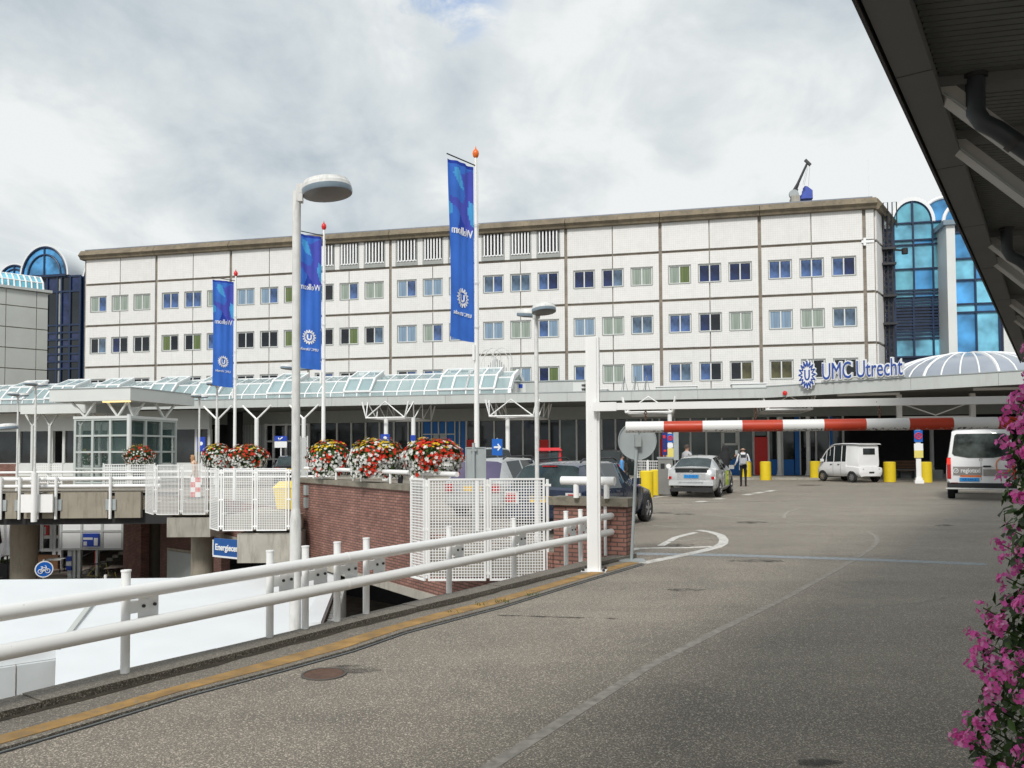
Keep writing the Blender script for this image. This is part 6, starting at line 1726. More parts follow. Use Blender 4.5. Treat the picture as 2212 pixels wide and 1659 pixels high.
# ---------------------------------------------------------------- vehicles
def paint(name, col, metal=.0, rough=.35, coat=.6): return mat(name, col, rough, metal=metal, var=.03, scale=1.5, coat=coat)
M['silver'] = paint('silver paint', (0.52, 0.53, 0.53), .35, .3); M['whitepaint'] = paint('white paint', (0.80, 0.80, 0.80)); M['bluepaint'] = paint('dark blue paint', (0.022, 0.036, 0.075), .25, .25)
M['greypaint'] = paint('grey paint', (0.30, 0.32, 0.35), .4, .3); M['blackpaint'] = paint('black paint', (0.012, 0.013, 0.016), .1, .2); M['redpaint'] = paint('red paint', (0.55, 0.015, 0.02))
M['rimmetal'] = mat('alloy rim', (0.42, 0.42, 0.43), .3, metal=.8); M['taillamp'] = mat('tail lamp', (0.45, 0.008, 0.010), .15, coat=.5); M['clearlamp'] = mat('clear lamp', (0.62, 0.62, 0.62), .1, coat=.6)
M['plateblue'] = mat('blue number plate', (0.02, 0.27, 0.62), .45); M['plateyellow'] = mat('yellow number plate', (0.75, 0.48, 0.02), .45); M['plastic'] = mat('dark plastic', (0.022, 0.022, 0.024), .6)
BRK = newmat('lit brake lamp')[0]; pb = [n for n in BRK.node_tree.nodes if n.type == 'BSDF_PRINCIPLED'][0]
pb.inputs['Base Color'].default_value = (.7, .02, .01, 1); pb.inputs['Emission Color'].default_value = (1, .03, .015, 1); pb.inputs['Emission Strength'].default_value = .7
HALF = 8
def half_ring(s):
    x, zr, zb, wr, wb, ws, z0 = s[:7]
    wm = max(wb, ws) + .015
    e = min(.05, max(.004, (zr - zb) * .4))
    return [(x, 0, z0), (x, ws - .12, z0), (x, ws, z0 + .14), (x, wm, z0 + (zb - z0) * .58), (x, wb, zb), (x, wr, zr - e), (x, wr - .12, zr - e * .15), (x, 0, zr + .015)]
def car_body(root, S, body, glassm='carglass', sideg=None):
    rings = []
    for s in S:
        h = half_ring(s); rings.append([Vector(p) for p in h] + [Vector((p[0], -p[1], p[2])) for p in h[-2:0:-1]])
    n = len(rings[0]); V_ = [p for r in rings for p in r]
    B, Gs, Gt, Gr = MB(), MB(), MB(), MB()
    for mb in (B, Gs, Gt, Gr): mb.v = V_
    for i in range(len(S) - 1):
        sf, tf_ = S[i][7], S[i][8]
        for k in range(n):
            f = [i*n+k, i*n+(k+1)%n, (i+1)*n+(k+1)%n, (i+1)*n+k]
            kk = k if k < 7 else n - 1 - k
            if kk == 4 and sf == 'g': Gs.f.append(f)
            elif kk in (5, 6) and tf_ == 'g': (Gr if S[i][0] < -.6 else Gt).f.append(f)
            else: B.f.append(f)
    B.f.append(list(range(n))[::-1]); B.f.append(list(range((len(S)-1)*n, len(S)*n)))
    def clean(mb):
        used = sorted({i for f in mb.f for i in f}); mp = {a: b for b, a in enumerate(used)}
        o = MB(); o.v = [V_[i] for i in used]; o.f = [[mp[i] for i in f] for f in mb.f]; o.m = [0] * len(o.f); return o
    obj('body', clean(B), body, root, smooth=42)
    if Gs.f:
        for sg_ in (1, -1):
            h_ = MB(); h_.v = V_; h_.f = [f for f in Gs.f if sum(V_[i].y for i in f) * sg_ > 0]; obj('side_window', clean(h_), M[sideg or 'carglass'], root, smooth=42)
    if Gt.f: obj('windscreen', clean(Gt), M['carglass'], root, smooth=42)
    if Gr.f: obj('rear_window', clean(Gr), M[glassm], root, smooth=42)
def wheels(root, xs, w_, r=.31, arch=True, spokes=5, wd=.2):
    for x in xs:
        for s in (1, -1):
            Mw = Matrix.Rotation(R(-90 * s), 3, 'X')
            wh = obj('wheel', MB().lathe([(r * .62, -wd), (r * .92, -wd), (r, -wd * .8), (r, -.03), (r * .93, .0), (r * .66, .0), (r * .64, -.02)], 28, c=(x, s * w_, r), M=Mw, cap=False), M['black'], root)
            rm = MB().lathe([(r * .66, -.01), (r * .60, .0), (r * .58, -.05), (0, -.05)], 28, c=(x, s * w_, r), M=Mw, cap=False)
            for q in range(spokes):
                a = 2 * math.pi * q / spokes + .3
                rm.bar((x, s * (w_ - .012), r), (x + r * .6 * math.cos(a), s * (w_ - .008), r + r * .6 * math.sin(a)), .06, .03, up=(0, 1, 0))
            obj('rim', rm, M['rimmetal'], wh)
            if arch:
                pts = [(x + (r + .055) * math.cos(a), r + (r + .055) * math.sin(a)) for a in [math.pi * (-.12 + 1.24 * q / 16) for q in range(17)]]
                obj('wheel_arch', MB().plate(pts, s * (w_ - .06), s * (w_ - .012)), M['plastic'], root)
def heading(a): return math.atan2(math.cos(R(a)), math.sin(R(a)))
def lamp_box(root, nm, x, ya, yb_, z0, z1, m, d=.06, both=True):
    for s in ((1, -1) if both else (1,)):
        obj(nm, MB().box((x - d, min(s * ya, s * yb_), z0), (x, max(s * ya, s * yb_), z1)), m, root)
def seats(root, rows, h):
    for x in rows:
        for y in (-.38, .38):
            s_ = obj('seat', MB().loft([[(x - .06, y - .22, .45), (x + .1, y - .22, .45), (x + .1, y + .22, .45), (x - .06, y + .22, .45)], [(x - .22, y - .20, h - .42), (x - .08, y - .20, h - .42), (x - .08, y + .20, h - .42), (x - .22, y + .20, h - .42)]]), M['plastic'], root)
            obj('headrest', MB().loft([[(x - .22, y - .11, h - .38), (x - .12, y - .11, h - .38), (x - .12, y + .11, h - .38), (x - .22, y + .11, h - .38)], [(x - .25, y - .13, h - .22), (x - .15, y - .13, h - .22), (x - .15, y + .13, h - .22), (x - .25, y + .13, h - .22)]]), M['plastic'], s_)
def seams(root, xs, w_, z0, z1):
    for s in (1, -1):
        mb = MB()
        for x in xs: mb.box((x, min(s * (w_ - .2), s * (w_ + .018)), z0), (x + .012, max(s * (w_ - .2), s * (w_ + .018)), z1))
        obj('door_seam', mb, M['plastic'], root)
def hatch(name, lab, loc, a, body, L_=4.3, H_=1.47, W_=.87, wagon=False, plate='plateyellow', glassm='carglass', brake=None, group=None):
    t = thing(name, lab, 'car', loc, heading(a), group)
    r_, f_ = -L_ / 2, L_ / 2; zb = H_ * .62
    if wagon:
        S = [(r_, zb, zb - .06, W_ - .14, W_ - .08, W_ - .08, .34, 'b', 'b'), (r_ + .07, zb + .05, zb - .02, W_ - .14, W_ - .02, W_ - .02, .26, 'b', 'g'), (r_ + .42, H_ - .07, zb, W_ - .25, W_, W_, .22, 'b', 'b'), (r_ + .62, H_ - .03, zb, W_ - .23, W_, W_, .2, 'g', 'b'), (r_ + 1.35, H_, zb - .01, W_ - .22, W_, W_, .2, 'b', 'b'), (r_ + 1.43, H_, zb - .01, W_ - .22, W_, W_, .2, 'g', 'b'),
             (r_ + 2.2, H_, zb - .03, W_ - .22, W_, W_, .2, 'b', 'b'), (r_ + 2.3, H_ - .005, zb - .03, W_ - .22, W_, W_, .2, 'g', 'b'), (r_ + 2.55, H_ - .04, zb - .03, W_ - .23, W_, W_, .2, 'g', 'g'), (r_ + 3.25, zb + .10, zb - .04, W_ - .12, W_ - .01, W_, .2, 'b', 'b'), (f_ - .45, zb - .10, zb - .17, W_ - .16, W_ - .06, W_ - .03, .22, 'b', 'b'), (f_ - .1, zb - .22, zb - .28, W_ - .24, W_ - .14, W_ - .14, .25, 'b', 'b'), (f_, zb - .36, zb - .42, W_ - .32, W_ - .25, W_ - .25, .3, 'b', 'b')]
    else:
        S = [(r_, zb, zb - .06, W_ - .16, W_ - .1, W_ - .08, .34, 'b', 'b'), (r_ + .08, zb + .07, zb - .0, W_ - .16, W_ - .03, W_ - .02, .26, 'b', 'g'), (r_ + .62, H_ - .06, zb + .01, W_ - .26, W_, W_, .22, 'b', 'b'), (r_ + .8, H_ - .03, zb, W_ - .25, W_, W_, .2, 'g', 'b'), (r_ + 1.7, H_, zb - .02, W_ - .24, W_, W_, .2, 'b', 'b'), (r_ + 1.8, H_, zb - .02, W_ - .24, W_, W_, .2, 'g', 'b'),
             (r_ + 2.3, H_ - .03, zb - .03, W_ - .24, W_, W_, .2, 'g', 'g'), (r_ + 3.1, zb + .10, zb - .04, W_ - .14, W_ - .02, W_, .2, 'b', 'b'), (f_ - .4, zb - .10, zb - .17, W_ - .16, W_ - .06, W_ - .03, .22, 'b', 'b'), (f_ - .1, zb - .22, zb - .28, W_ - .24, W_ - .14, W_ - .14, .25, 'b', 'b'), (f_, zb - .36, zb - .42, W_ - .32, W_ - .25, W_ - .25, .3, 'b', 'b')]
    car_body(t, S, body, glassm)
    wheels(t, (r_ + .85, f_ - .82), W_ + .035)
    lamp_box(t, 'tail_light', r_ + .02, W_ - .30, W_ - .09, zb - .26, zb - .07, brake or M['taillamp'])
    obj('rear_bumper', MB().box((r_ - .05, -W_ + .12, .36), (r_ + .05, W_ - .12, .52)), body, t)
    seats(t, (r_ + 1.25, r_ + 2.2), H_)
    seams(t, (r_ + 1.36, r_ + 2.28, r_ + 3.2), W_, .32, zb - .06)
    obj('number_plate', MB().box((r_ - .02, -.26, zb - .24), (r_ + .01, .26, zb - .12)), M[plate], t)
    for s in (1, -1): obj('side_mirror', MB().box((r_ + 2.85, s * (W_ + .0), zb + .02), (r_ + 2.98, s * (W_ + .17), zb + .16)), body, t)
    return t
# silver taxi, rear three quarter
p = gp(1496, 1075); a = 23.6
hd = Vector((math.sin(R(a)), math.cos(R(a)), 0))
c = p + hd * 2.0
t = thing('silver_taxi', 'silver hatchback taxi with a blue number plate and a yellow green door sticker', 'car', (c.x, c.y, 0), heading(a))
S = [(-2.2, .84, .78, .62, .70, .72, .36, 'b', 'b'), (-2.13, 1.02, .92, .66, .80, .82, .27, 'b', 'b'), (-2.06, 1.10, .98, .64, .83, .84, .24, 'b', 'g'), (-1.30, 1.40, .99, .57, .85, .86, .22, 'b', 'b'), (-1.12, 1.44, .98, .57, .86, .87, .2, 'g', 'b'), (-.42, 1.50, .96, .58, .87, .87, .2, 'b', 'b'), (-.34, 1.50, .96, .58, .87, .87, .2, 'g', 'b'), (.30, 1.49, .94, .58, .87, .87, .2, 'b', 'b'), (.36, 1.48, .94, .58, .87, .87, .2, 'g', 'g'), (1.22, 1.05, .91, .68, .85, .86, .2, 'b', 'b'), (1.8, .86, .80, .68, .81, .83, .22, 'b', 'b'), (2.12, .70, .64, .60, .72, .74, .25, 'b', 'b'), (2.25, .54, .48, .45, .6, .62, .3, 'b', 'b')]
car_body(t, S, M['silver'], 'carglassl', 'carglass')
wheels(t, (-1.32, 1.38), .885, .315)
seats(t, (-.75, .25), 1.48)
seams(t, (-.95, -.38, .9), .87, .34, .90)
obj('lower_rear_glass', MB().box((-2.20, -.56, .90), (-2.10, .56, 1.04)), M['carglass'], t)
obj('spoiler', MB().box((-2.22, -.60, 1.05), (-2.02, .60, 1.09)), M['silver'], t)
for s in (1, -1):
    l_ = obj('tail_light', MB().plate([(-2.17, .66), (-2.05, 1.02), (-1.98, 1.05), (-1.98, .70), (-2.10, .62)], s * .62, s * .835), M['clearlamp'], t)
    obj('red_lens', MB().box((-2.21, min(s * .70, s * .80), .66), (-2.13, max(s * .70, s * .80), .76)), M['taillamp'], l_)
np_ = obj('number_plate', MB().box((-2.225, -.26, .70), (-2.19, .26, .82)), M['plateblue'], t)
MY = Matrix.Translation((-2.23, 0, .73)) @ Matrix.Rotation(R(-90), 4, 'Z')
obj('plate_lettering', text_mb('33-ZGX-7', .10, MY, .006, res=1, xs=1.0), M['signblue'], np_, smooth=0)
obj('plate_panel', MB().box((-2.205, -.50, .66), (-2.18, .50, .87)), M['silver'], t)
obj('badge', MB().lathe([(.045, 0), (.045, .02), (.03, .02)], 16, c=(-2.2, 0, .94), M=Matrix.Rotation(R(-90), 3, 'Y'), cap=False), M['rimmetal'], t)
obj('rear_bumper', MB().plate([(-2.28, .44), (-2.26, .60), (-2.1, .64), (-2.0, .42)], -.78, .78), M['silver'], t)
obj('under_bumper', MB().box((-2.2, -.74, .22), (-1.9, .74, .44)), M['plastic'], t)
obj('bumper_lettering', text_mb('RIJDT OP HYBRIDE AANDRIJVING', .058, Matrix.Translation((-2.285, 0, .53)) @ Matrix.Rotation(R(-90), 4, 'Z'), .006, res=1), M['greypaint'], t, smooth=0)
ds = obj('door_sticker', MB().box((-.05, -.912, .38), (.42, -.884, .92)), mat('taxi sticker', (.30, .42, .03), .5), t)
obj('sticker_field', MB().box((.0, -.918, .58), (.37, -.912, .72)).box((.02, -.918, .78), (.30, -.912, .88)), M['signyellow'], ds)
for s in (1, -1): obj('side_mirror', MB().box((.82, s * .86, .96), (.95, s * 1.04, 1.11)), M['silver'], t)
obj('roof_aerial', MB().tube([(-1.0, 0, 1.45), (-1.15, 0, 1.66)], .008, 5), M['plastic'], t)
for s in (1, -1): obj('door_handle', MB().box((-.6, s * .885 - .015, .80), (-.40, s * .885 + .015, .84)), M['silver'], t)
# dark blue estate behind the fence
a = 27.9; hd = Vector((math.sin(R(a)), math.cos(R(a)), 0)); rt_ = Vector((math.cos(R(a)), -math.sin(R(a)), 0))
fw = Vector((3.15, 18.9, 0)); c = fw - hd * 1.45 - rt_ * .88
t = hatch('dark_estate_car', 'dark blue estate car parked behind the nearest mesh fence', (c.x, c.y, 0), a, M['bluepaint'], 4.72, 1.46, .88, True, glassm='carglassl')
for s in (1, -1):
    obj('roof_rail', MB().tube([(-1.75, s * .58, 1.45), (-1.6, s * .58, 1.51), (.1, s * .58, 1.53), (.3, s * .58, 1.47)], .02, 6), M['darkmetal'], t)
    obj('lamp_cluster', MB().box((-2.38, min(s * .52, s * .83), .62), (-2.28, max(s * .52, s * .83), .86)), M['clearlamp'], t)
    obj('brake_lens', MB().box((-2.385, min(s * .66, s * .84), .66), (-2.25, max(s * .66, s * .84), .76)), BRK if False else M['taillamp'], t)
    obj('door_handle', MB().box((-.55, s * .9 - .015, .80), (-.35, s * .9 + .015, .83)), M['bluepaint'], t)
obj('high_brake_lamp', MB().box((-2.00, -.16, 1.365), (-1.95, .16, 1.385)), M['taillamp'], t)
obj('tow_plate_strip', MB().box((-2.40, -.45, .74), (-2.36, .45, .77)), M['rimmetal'], t)
# silver estate left of it
q = at(1090, 1000, 19.8); a = 26; hd = Vector((math.sin(R(a)), math.cos(R(a)), 0)); rt_ = Vector((math.cos(R(a)), -math.sin(R(a)), 0))
c = Vector((q.x, q.y, 0)) + hd * 2.1 - rt_ * .85
M['violetglass'] = glass('painted violet reflection', (0.10, 0.085, 0.15), .05, var=.3, scale=1.0)  # violet reflection put into the base colour of the rear glass
t = hatch('silver_estate_car', 'silver estate car with a violet rear window left of the dark blue car', (c.x, c.y, 0), a, M['silver'], 4.4, 1.50, .86, True, glassm='violetglass')
for s in (1, -1): obj('roof_rail', MB().tube([(-1.6, s * .56, 1.49), (-1.4, s * .56, 1.55), (.1, s * .56, 1.56), (.3, s * .56, 1.5)], .022, 6), M['darkmetal'], t)
# grey people carrier further back
q = at(1048, 1000, 30.5); c = Vector((q.x, q.y + 2, 0))
t = hatch('grey_people_carrier', 'tall grey people carrier behind the silver estate car', (c.x, c.y, 0), -9, M['greypaint'], 4.3, 1.83, .9, True)
q = at(607, 1000, 43); hatch('black_hatchback', 'black car left of the near lamp post behind the flower baskets', (q.x, q.y + 2, 0), -14, M['blackpaint'], 4.2, 1.52, .87, glassm='carglassl')
q = at(1322, 1000, 40); hatch('black_suv', 'black high car just right of the gantry post, under the canopy edge', (q.x, q.y + 1, 0), 12, M['blackpaint'], 4.4, 1.74, .9, True, glassm='carglass')
# red service cart
q = at(1189, 1000, 32.5)
t = thing('red_service_cart', 'small red service cart with an open framed cab behind the dark blue car', 'cart', (q.x, q.y + .8, 0), heading(5), None)
obj('chassis', MB().box((-1.2, -.55, .3), (1.2, .55, .75)), M['redpaint'], t)
mb = MB()
for x in (-.75, .55):
    for y in (-.48, .48): mb.bar((x, y, .75), (x * .9, y * .93, 1.72), .10, .10)
obj('cab_frame', mb.box((-.8, -.52, .75), (-.70, .52, 1.0)), M['redpaint'], t)
obj('cab_roof', MB().loft([[(-.85, -.54, 1.7), (.65, -.54, 1.7), (.65, .54, 1.7), (-.85, .54, 1.7)], [(-.75, -.46, 1.82), (.5, -.46, 1.82), (.5, .46, 1.82), (-.75, .46, 1.82)]]), M['redpaint'], t)
obj('rear_glass', MB().box((-.745, -.42, 1.0), (-.73, .42, 1.66)), M['carglassl'], t)
wheels(t, (-.75, .8), .56, .27, arch=False)
lamp_box(t, 'tail_light', -1.18, .35, .5, .55, .65, M['taillamp'])
# small white electric car
q = at(1832, 1030, 42.0)
a = -17
t = thing('small_electric_car', 'small white electric shuttle car with a curved nose and a rear box', 'car', (q.x, q.y, 0), heading(a))
S = [(-1.55, 1.86, 1.30, .58, .60, .60, .72, 'b', 'b'), (-1.50, 1.93, 1.30, .60, .64, .64, .70, 'b', 'b'), (-.72, 1.95, 1.22, .60, .66, .66, .6, 'b', 'b')]
car_body(t, S, M['whitepaint'])
obj('cab_roof', MB().loft([[(x, -.67, z), (x, .67, z), (x, .60, z + .05), (x, -.60, z + .05)] for x, z in ((-1.66, 1.93), (-1.2, 1.955), (-.4, 1.965), (.25, 1.94), (.62, 1.83))]), M['whitepaint'], t)
S = [(-.70, 1.95, 1.06, .62, .70, .72, .32, 'b', 'b'), (-.66, 1.95, 1.06, .62, .70, .72, .32, 'g', 'b'), (-.38, 1.96, 1.06, .62, .70, .72, .3, 'b', 'b'), (-.32, 1.96, 1.06, .62, .70, .72, .3, 'g', 'b'), (.20, 1.93, 1.04, .62, .70, .72, .3, 'b', 'b'), (.26, 1.92, 1.04, .62, .70, .72, .3, 'g', 'b'), (.55, 1.83, 1.04, .62, .70, .72, .3, 'g', 'g'), (.82, 1.68, 1.03, .60, .69, .72, .3, 'b', 'g'), (.88, 1.64, 1.03, .60, .69, .72, .3, 'g', 'g'), (1.08, 1.46, 1.01, .58, .68, .72, .3, 'g', 'g'), (1.25, 1.27, 1.0, .58, .67, .72, .3, 'b', 'b'), (1.42, 1.06, .92, .56, .64, .70, .3, 'b', 'b'), (1.56, .86, .76, .52, .59, .64, .3, 'b', 'b'), (1.66, .66, .58, .42, .5, .55, .33, 'b', 'b')]
car_body(t, S, M['whitepaint'])
S = [(-1.72, .60, .56, .50, .58, .58, .34, 'b', 'b'), (-1.66, .80, .74, .58, .70, .70, .3, 'b', 'b'), (-1.2, .86, .80, .64, .73, .74, .3, 'b', 'b'), (-.68, .88, .82, .66, .72, .73, .32, 'b', 'b')]
car_body(t, S, M['whitepaint'])
wheels(t, (-1.15, 1.08), .765, .27, spokes=7, wd=.16)
for s in (1, -1):
    obj('window_pillar', MB().tube([(.30, s * .60, 1.90), (.55, s * .60, 1.81), (.85, s * .585, 1.64), (1.08, s * .57, 1.44), (1.25, s * .57, 1.25), (1.42, s * .56, 1.04)], .04, 8).tube([(.55, s * .655, 1.36), (.55, s * .60, 1.81)], .02, 6), M['whitepaint'], t)
obj('rear_window', MB().box((-1.565, -.36, 1.42), (-1.54, .36, 1.74)), M['carglass'], t)
for s in (1, -1): obj('tail_light', MB().lathe([(.045, 0), (.045, .02), (0, .03)], 12, c=(-1.69, s * .48, .70), M=Matrix.Rotation(R(-90), 3, 'Y')), M['clearlamp'], t)
obj('number_plate', MB().box((-1.74, -.15, .48), (-1.71, .15, .56)), M['plastic'], t)
for s in (1, -1):
    obj('door_seam', MB().box((.235, s * .741 - .004, .36), (.25, s * .741 + .004, 1.0)).box((-.33, s * .741 - .004, .36), (-.32, s * .741 + .004, 1.0)), M['greypaint'], t)
    for x in (-.22, .34): obj('door_handle', MB().box((x, s * .735 - .02, .90), (x + .12, s * .735 + .02, .935)), M['plastic'], t)
    obj('side_mirror', MB().box((1.0, s * .70, 1.05), (1.1, s * .86, 1.2)), M['whitepaint'], t)
# white taxi van
q = gp(2121, 1078); a = 30.5
hd = Vector((math.sin(R(a)), math.cos(R(a)), 0))
c = Vector((q.x, q.y, 0)) + hd * 1.6
t = thing('taxi_van', 'white regional taxi van seen from behind with lit brake lights', 'van', (c.x, c.y, 0), heading(a))
W_ = .98
S = [(-2.5, 2.20, 1.16, .82, .965, .965, .52, 'b', 'b'), (-2.42, 2.30, 1.16, .82, .99, .99, .46, 'b', 'b'), (-1.5, 2.36, 1.15, .82, .99, .99, .42, 'g', 'b'), (-.5, 2.37, 1.15, .82, .99, .99, .42, 'b', 'b'), (-.42, 2.37, 1.15, .82, .99, .99, .42, 'g', 'b'), (.9, 2.36, 1.14, .82, .99, .99, .42, 'g', 'b'), (1.5, 2.30, 1.12, .80, .98, .99, .42, 'g', 'g'), (2.4, 1.42, 1.06, .80, .96, .98, .42, 'b', 'b'), (2.9, 1.05, .95, .74, .9, .94, .42, 'b', 'b'), (3.05, .8, .7, .7, .82, .86, .45, 'b', 'b')]
car_body(t, S, M['whitepaint'])
wheels(t, (-1.55, 2.05), 1.0, .34, arch=True, wd=.22)
pts = [(-.76, 1.47), (-.82, 1.54), (-.74, 2.12), (-.68, 2.18), (.68, 2.18), (.74, 2.12), (.82, 1.54), (.76, 1.47), (.35, 1.39), (-.35, 1.39)]
MV = Matrix.Translation((-2.515, 0, 0)) @ Matrix.Rotation(R(-90), 4, 'Z')
obj('rear_window', MB().plate(pts, -.004, .02, MV), glass('van rear glass', (0.05, 0.065, 0.06), .04, var=.9, scale=2.5), t, smooth=0)
obj('door_seam', MB().box((-2.507, -.008, .66), (-2.49, .008, 1.25)), M['greypaint'], t)
obj('door_handle', MB().plate([(.04, 1.115), (.08, 1.14), (.26, 1.14), (.30, 1.115), (.26, 1.085), (.08, 1.085)], -.03, .01, MV), M['plastic'], t)
for s in (1, -1):
    l_ = obj('tail_light', MB().box((-2.525, min(s * .86, s * .975), .70), (-2.40, max(s * .86, s * .975), 1.40)), M['taillamp'], t)
    obj('brake_lens', MB().box((-2.532, min(s * .87, s * .97), 1.18), (-2.525, max(s * .87, s * .97), 1.36)), BRK, l_)
    obj('reflector', MB().box((-2.56, min(s * .66, s * .86), .52), (-2.53, max(s * .66, s * .86), .58)), M['taillamp'], t)
sp = obj('grey_stripe', MB().plate([(-.80, .82), (-.80, 1.10), (.03, 1.10), (.03, .82)], -.002, .012, MV).plate([(.06, .80), (.06, 1.02), (.84, 1.02), (.84, .80)], -.002, .012, MV), mat('grey stripe', (.27, .255, .24), .5), t, smooth=0)
obj('orange_stripe', MB().plate([(-.60, .765), (-.60, .815), (.0, .815), (.0, .765)], -.003, .012, MV), mat('orange stripe', (.75, .16, .03), .5), t, smooth=0)
obj('lettering', text_mb('regiotaxi', .20, MV @ Matrix.Translation((-.30, -.012, .91)), .012, res=2, off=.005, xs=.80), M['plainwhite'], sp, smooth=0)
ring_ = MB().tube([MV @ Vector((-.72 + .07 * math.cos(q), -.012, .96 + .07 * math.sin(q))) for q in [2 * math.pi * s / 20 for s in range(21)]], .012, 5)
obj('round_mark', ring_.tube([MV @ Vector((-.75, -.012, .98)), MV @ Vector((-.72, -.012, .93)), MV @ Vector((-.68, -.012, .99))], .012, 5), M['plainwhite'], sp)
obj('orange_ring', MB().tube([MV @ Vector((.62 + .20 * math.cos(q), -.01, 1.14 + .25 * math.sin(q))) for q in [2 * math.pi * s / 28 for s in range(29)]], .017, 5), mat('orange mark', (.80, .20, .03), .5), t)
np_ = obj('number_plate', MB().box((-2.53, .05, .62), (-2.50, .62, .735)), M['plateblue'], t)
obj('plate_lettering', text_mb('KR-549-Z', .10, Matrix.Translation((-2.535, .335, .645)) @ Matrix.Rotation(R(-90), 4, 'Z'), .006, res=1), M['signblue'], np_, smooth=0)
obj('rear_bumper', MB().box((-2.56, -.96, .42), (-2.42, .96, .57)), M['plastic'], t)
obj('rear_step', MB().box((-2.80, -1.0, .36), (-2.45, 1.0, .42)), M['plastic'], t)
obj('step_edge', MB().box((-2.815, -1.01, .37), (-2.80, 1.01, .415)), M['winframe'], t)
obj('mark_disc', MB().lathe([(.05, 0), (.05, .012), (.035, .012)], 16, c=(-2.52, 0, 1.33), M=Matrix.Rotation(R(-90), 3, 'Y'), cap=False), M['rimmetal'], t)
# ---------------------------------------------------------------- people
SKIN = mat('skin', (0.50, 0.29, 0.20), .55, var=.05); HAIRD = mat('dark hair', (0.012, 0.010, 0.009), .6); HAIRG = mat('brown hair', (0.05, 0.032, 0.022), .6); HAIRB = mat('fair hair', (0.42, 0.22, 0.10), .6)
def clothm(n, c): return mat(n, c, .85, var=.14, scale=6)
def person(lab, p, face, h, top, legs, hair=None, arms=None, lean=0.0, coat=False, shoes=None, skirt=False, sit=False):
    """one skinned figure; p is the point the feet stand on, face the heading in degrees"""
    k = h / 1.75
    t = thing('person', lab, 'person', p, heading(face))
    J = {}; E_ = []
    def j(n, x, y, z, r, par=None):
        J[n] = (Vector((x * k, y * k, z * k)), r * k)
        if par: E_.append((par, n))
    lx = lean
    j('pelvis', 0, 0, .95, .135); j('waist', .02 * lx * 5, 0, 1.10, .125, 'pelvis'); j('chest', .15 * lx, 0, 1.30, .155, 'waist'); j('neckb', .30 * lx, 0, 1.47, .085, 'chest'); j('neck', .38 * lx, 0, 1.53, .055, 'neckb')
    j('jaw', .45 * lx + .02, 0, 1.585, .072, 'neck'); j('head', .47 * lx + .015, 0, 1.655, .098, 'jaw'); j('crown', .47 * lx - .005, 0, 1.71, .075, 'head')
    A = arms or {1: (( .02, .25, 1.13), (.10, .27, .90)), -1: ((.02, -.25, 1.13), (.10, -.27, .90))}
    for s, n in ((1, 'l'), (-1, 'r')):
        j('hip' + n, 0, s * .095, .88, .095, 'pelvis'); j('knee' + n, .03, s * .10, .50, .062, 'hip' + n); j('ankle' + n, -.02, s * .10, .10, .045, 'knee' + n); j('heel' + n, .02, s * .105, .045, .042, 'ankle' + n); j('toe' + n, .17, s * .115, .032, .032, 'heel' + n)
        el, wr = Vector(A[s][0]), Vector(A[s][1])
        j('sh' + n, .26 * lx, s * .19, 1.42, .068, 'neckb'); j('el' + n, *el, .048, 'sh' + n); j('wr' + n, *wr, .030, 'el' + n)
        d = (wr - el).normalized(); pm = wr + d * .07; j('palm' + n, *pm, .036, 'wr' + n)
        sd2 = Vector((0, 0, 1)) if abs(d.z) < .7 else Vector((1, 0, 0))
        for q in range(4):
            o = sd2 * (.024 - .016 * q); b = pm + d * .02 + o; e = b + d * (.055 - .008 * abs(q - 1)) + Vector((.008, 0, -.004)); j('f%d%s' % (q, n), *b, .011, 'palm' + n); j('g%d%s' % (q, n), *e, .008, 'f%d%s' % (q, n))
        th = wr + d * .035 + sd2 * .036; j('th' + n, *th, .012, 'palm' + n); j('tt' + n, *(th + d * .03 + sd2 * .018), .009, 'th' + n)
    names = list(J); me = bpy.data.meshes.new('body')
    me.from_pydata([J[n][0] for n in names], [(names.index(a), names.index(b)) for a, b in E_], [])
    o = bpy.data.objects.new('body', me); C.objects.link(o)
    md = o.modifiers.new('skin', 'SKIN'); md.use_smooth_shade = True
    for i, n in enumerate(names):
        sv = me.skin_vertices[0].data[i]; r = J[n][1]
        sv.radius = (r, r * (1.22 if n in ('pelvis', 'waist', 'chest') else 1.0)) if False else (r, r)
        sv.use_root = (n == 'pelvis')
    o.modifiers.new('sub', 'SUBSURF').levels = 1
    bpy.context.view_layer.update()
    m2 = bpy.data.meshes.new_from_object(o.evaluated_get(bpy.context.evaluated_depsgraph_get()))
    o.modifiers.clear(); o.data = m2; bpy.data.meshes.remove(me)
    # broaden the trunk sideways
    for v in m2.vertices:
        z = v.co.z / k; y = abs(v.co.y) / k
        if .86 < z < 1.46 and y < .2: v.co.y *= 1.18 if z > 1.0 else 1.1
    wr_l = [J['wr' + n][0] for n in 'lr']
    mats = [top, legs, SKIN, shoes or M['black']]
    for m_ in mats: m2.materials.append(m_)
    hem = .62 if coat else .96
    for pl in m2.polygons:
        c = pl.center; z = c.z / k; near = min(wr_l, key=lambda q: (q - c).length); isarm = abs(c.y) / k > .16 and z > .6
        el = J['el' + ('l' if c.y > 0 else 'r')][0]
        hand = isarm and (c - near).dot((near - el).normalized()) > -.01 * k and (c - near).length < .22 * k
        pl.material_index = 2 if (z > 1.515 or hand) else (3 if z < .085 else (0 if (z > hem or (isarm and z > .75)) else 1))
        pl.use_smooth = True
    o.parent = t
    hc = J['head'][0]
    fm = MB()
    fm.lathe([(0, -.012 * k), (.014 * k, 0), (.004 * k, .05 * k)], 8, c=hc + Vector((.094 * k, 0, -.03 * k)))
    obj('nose', fm, SKIN, t)
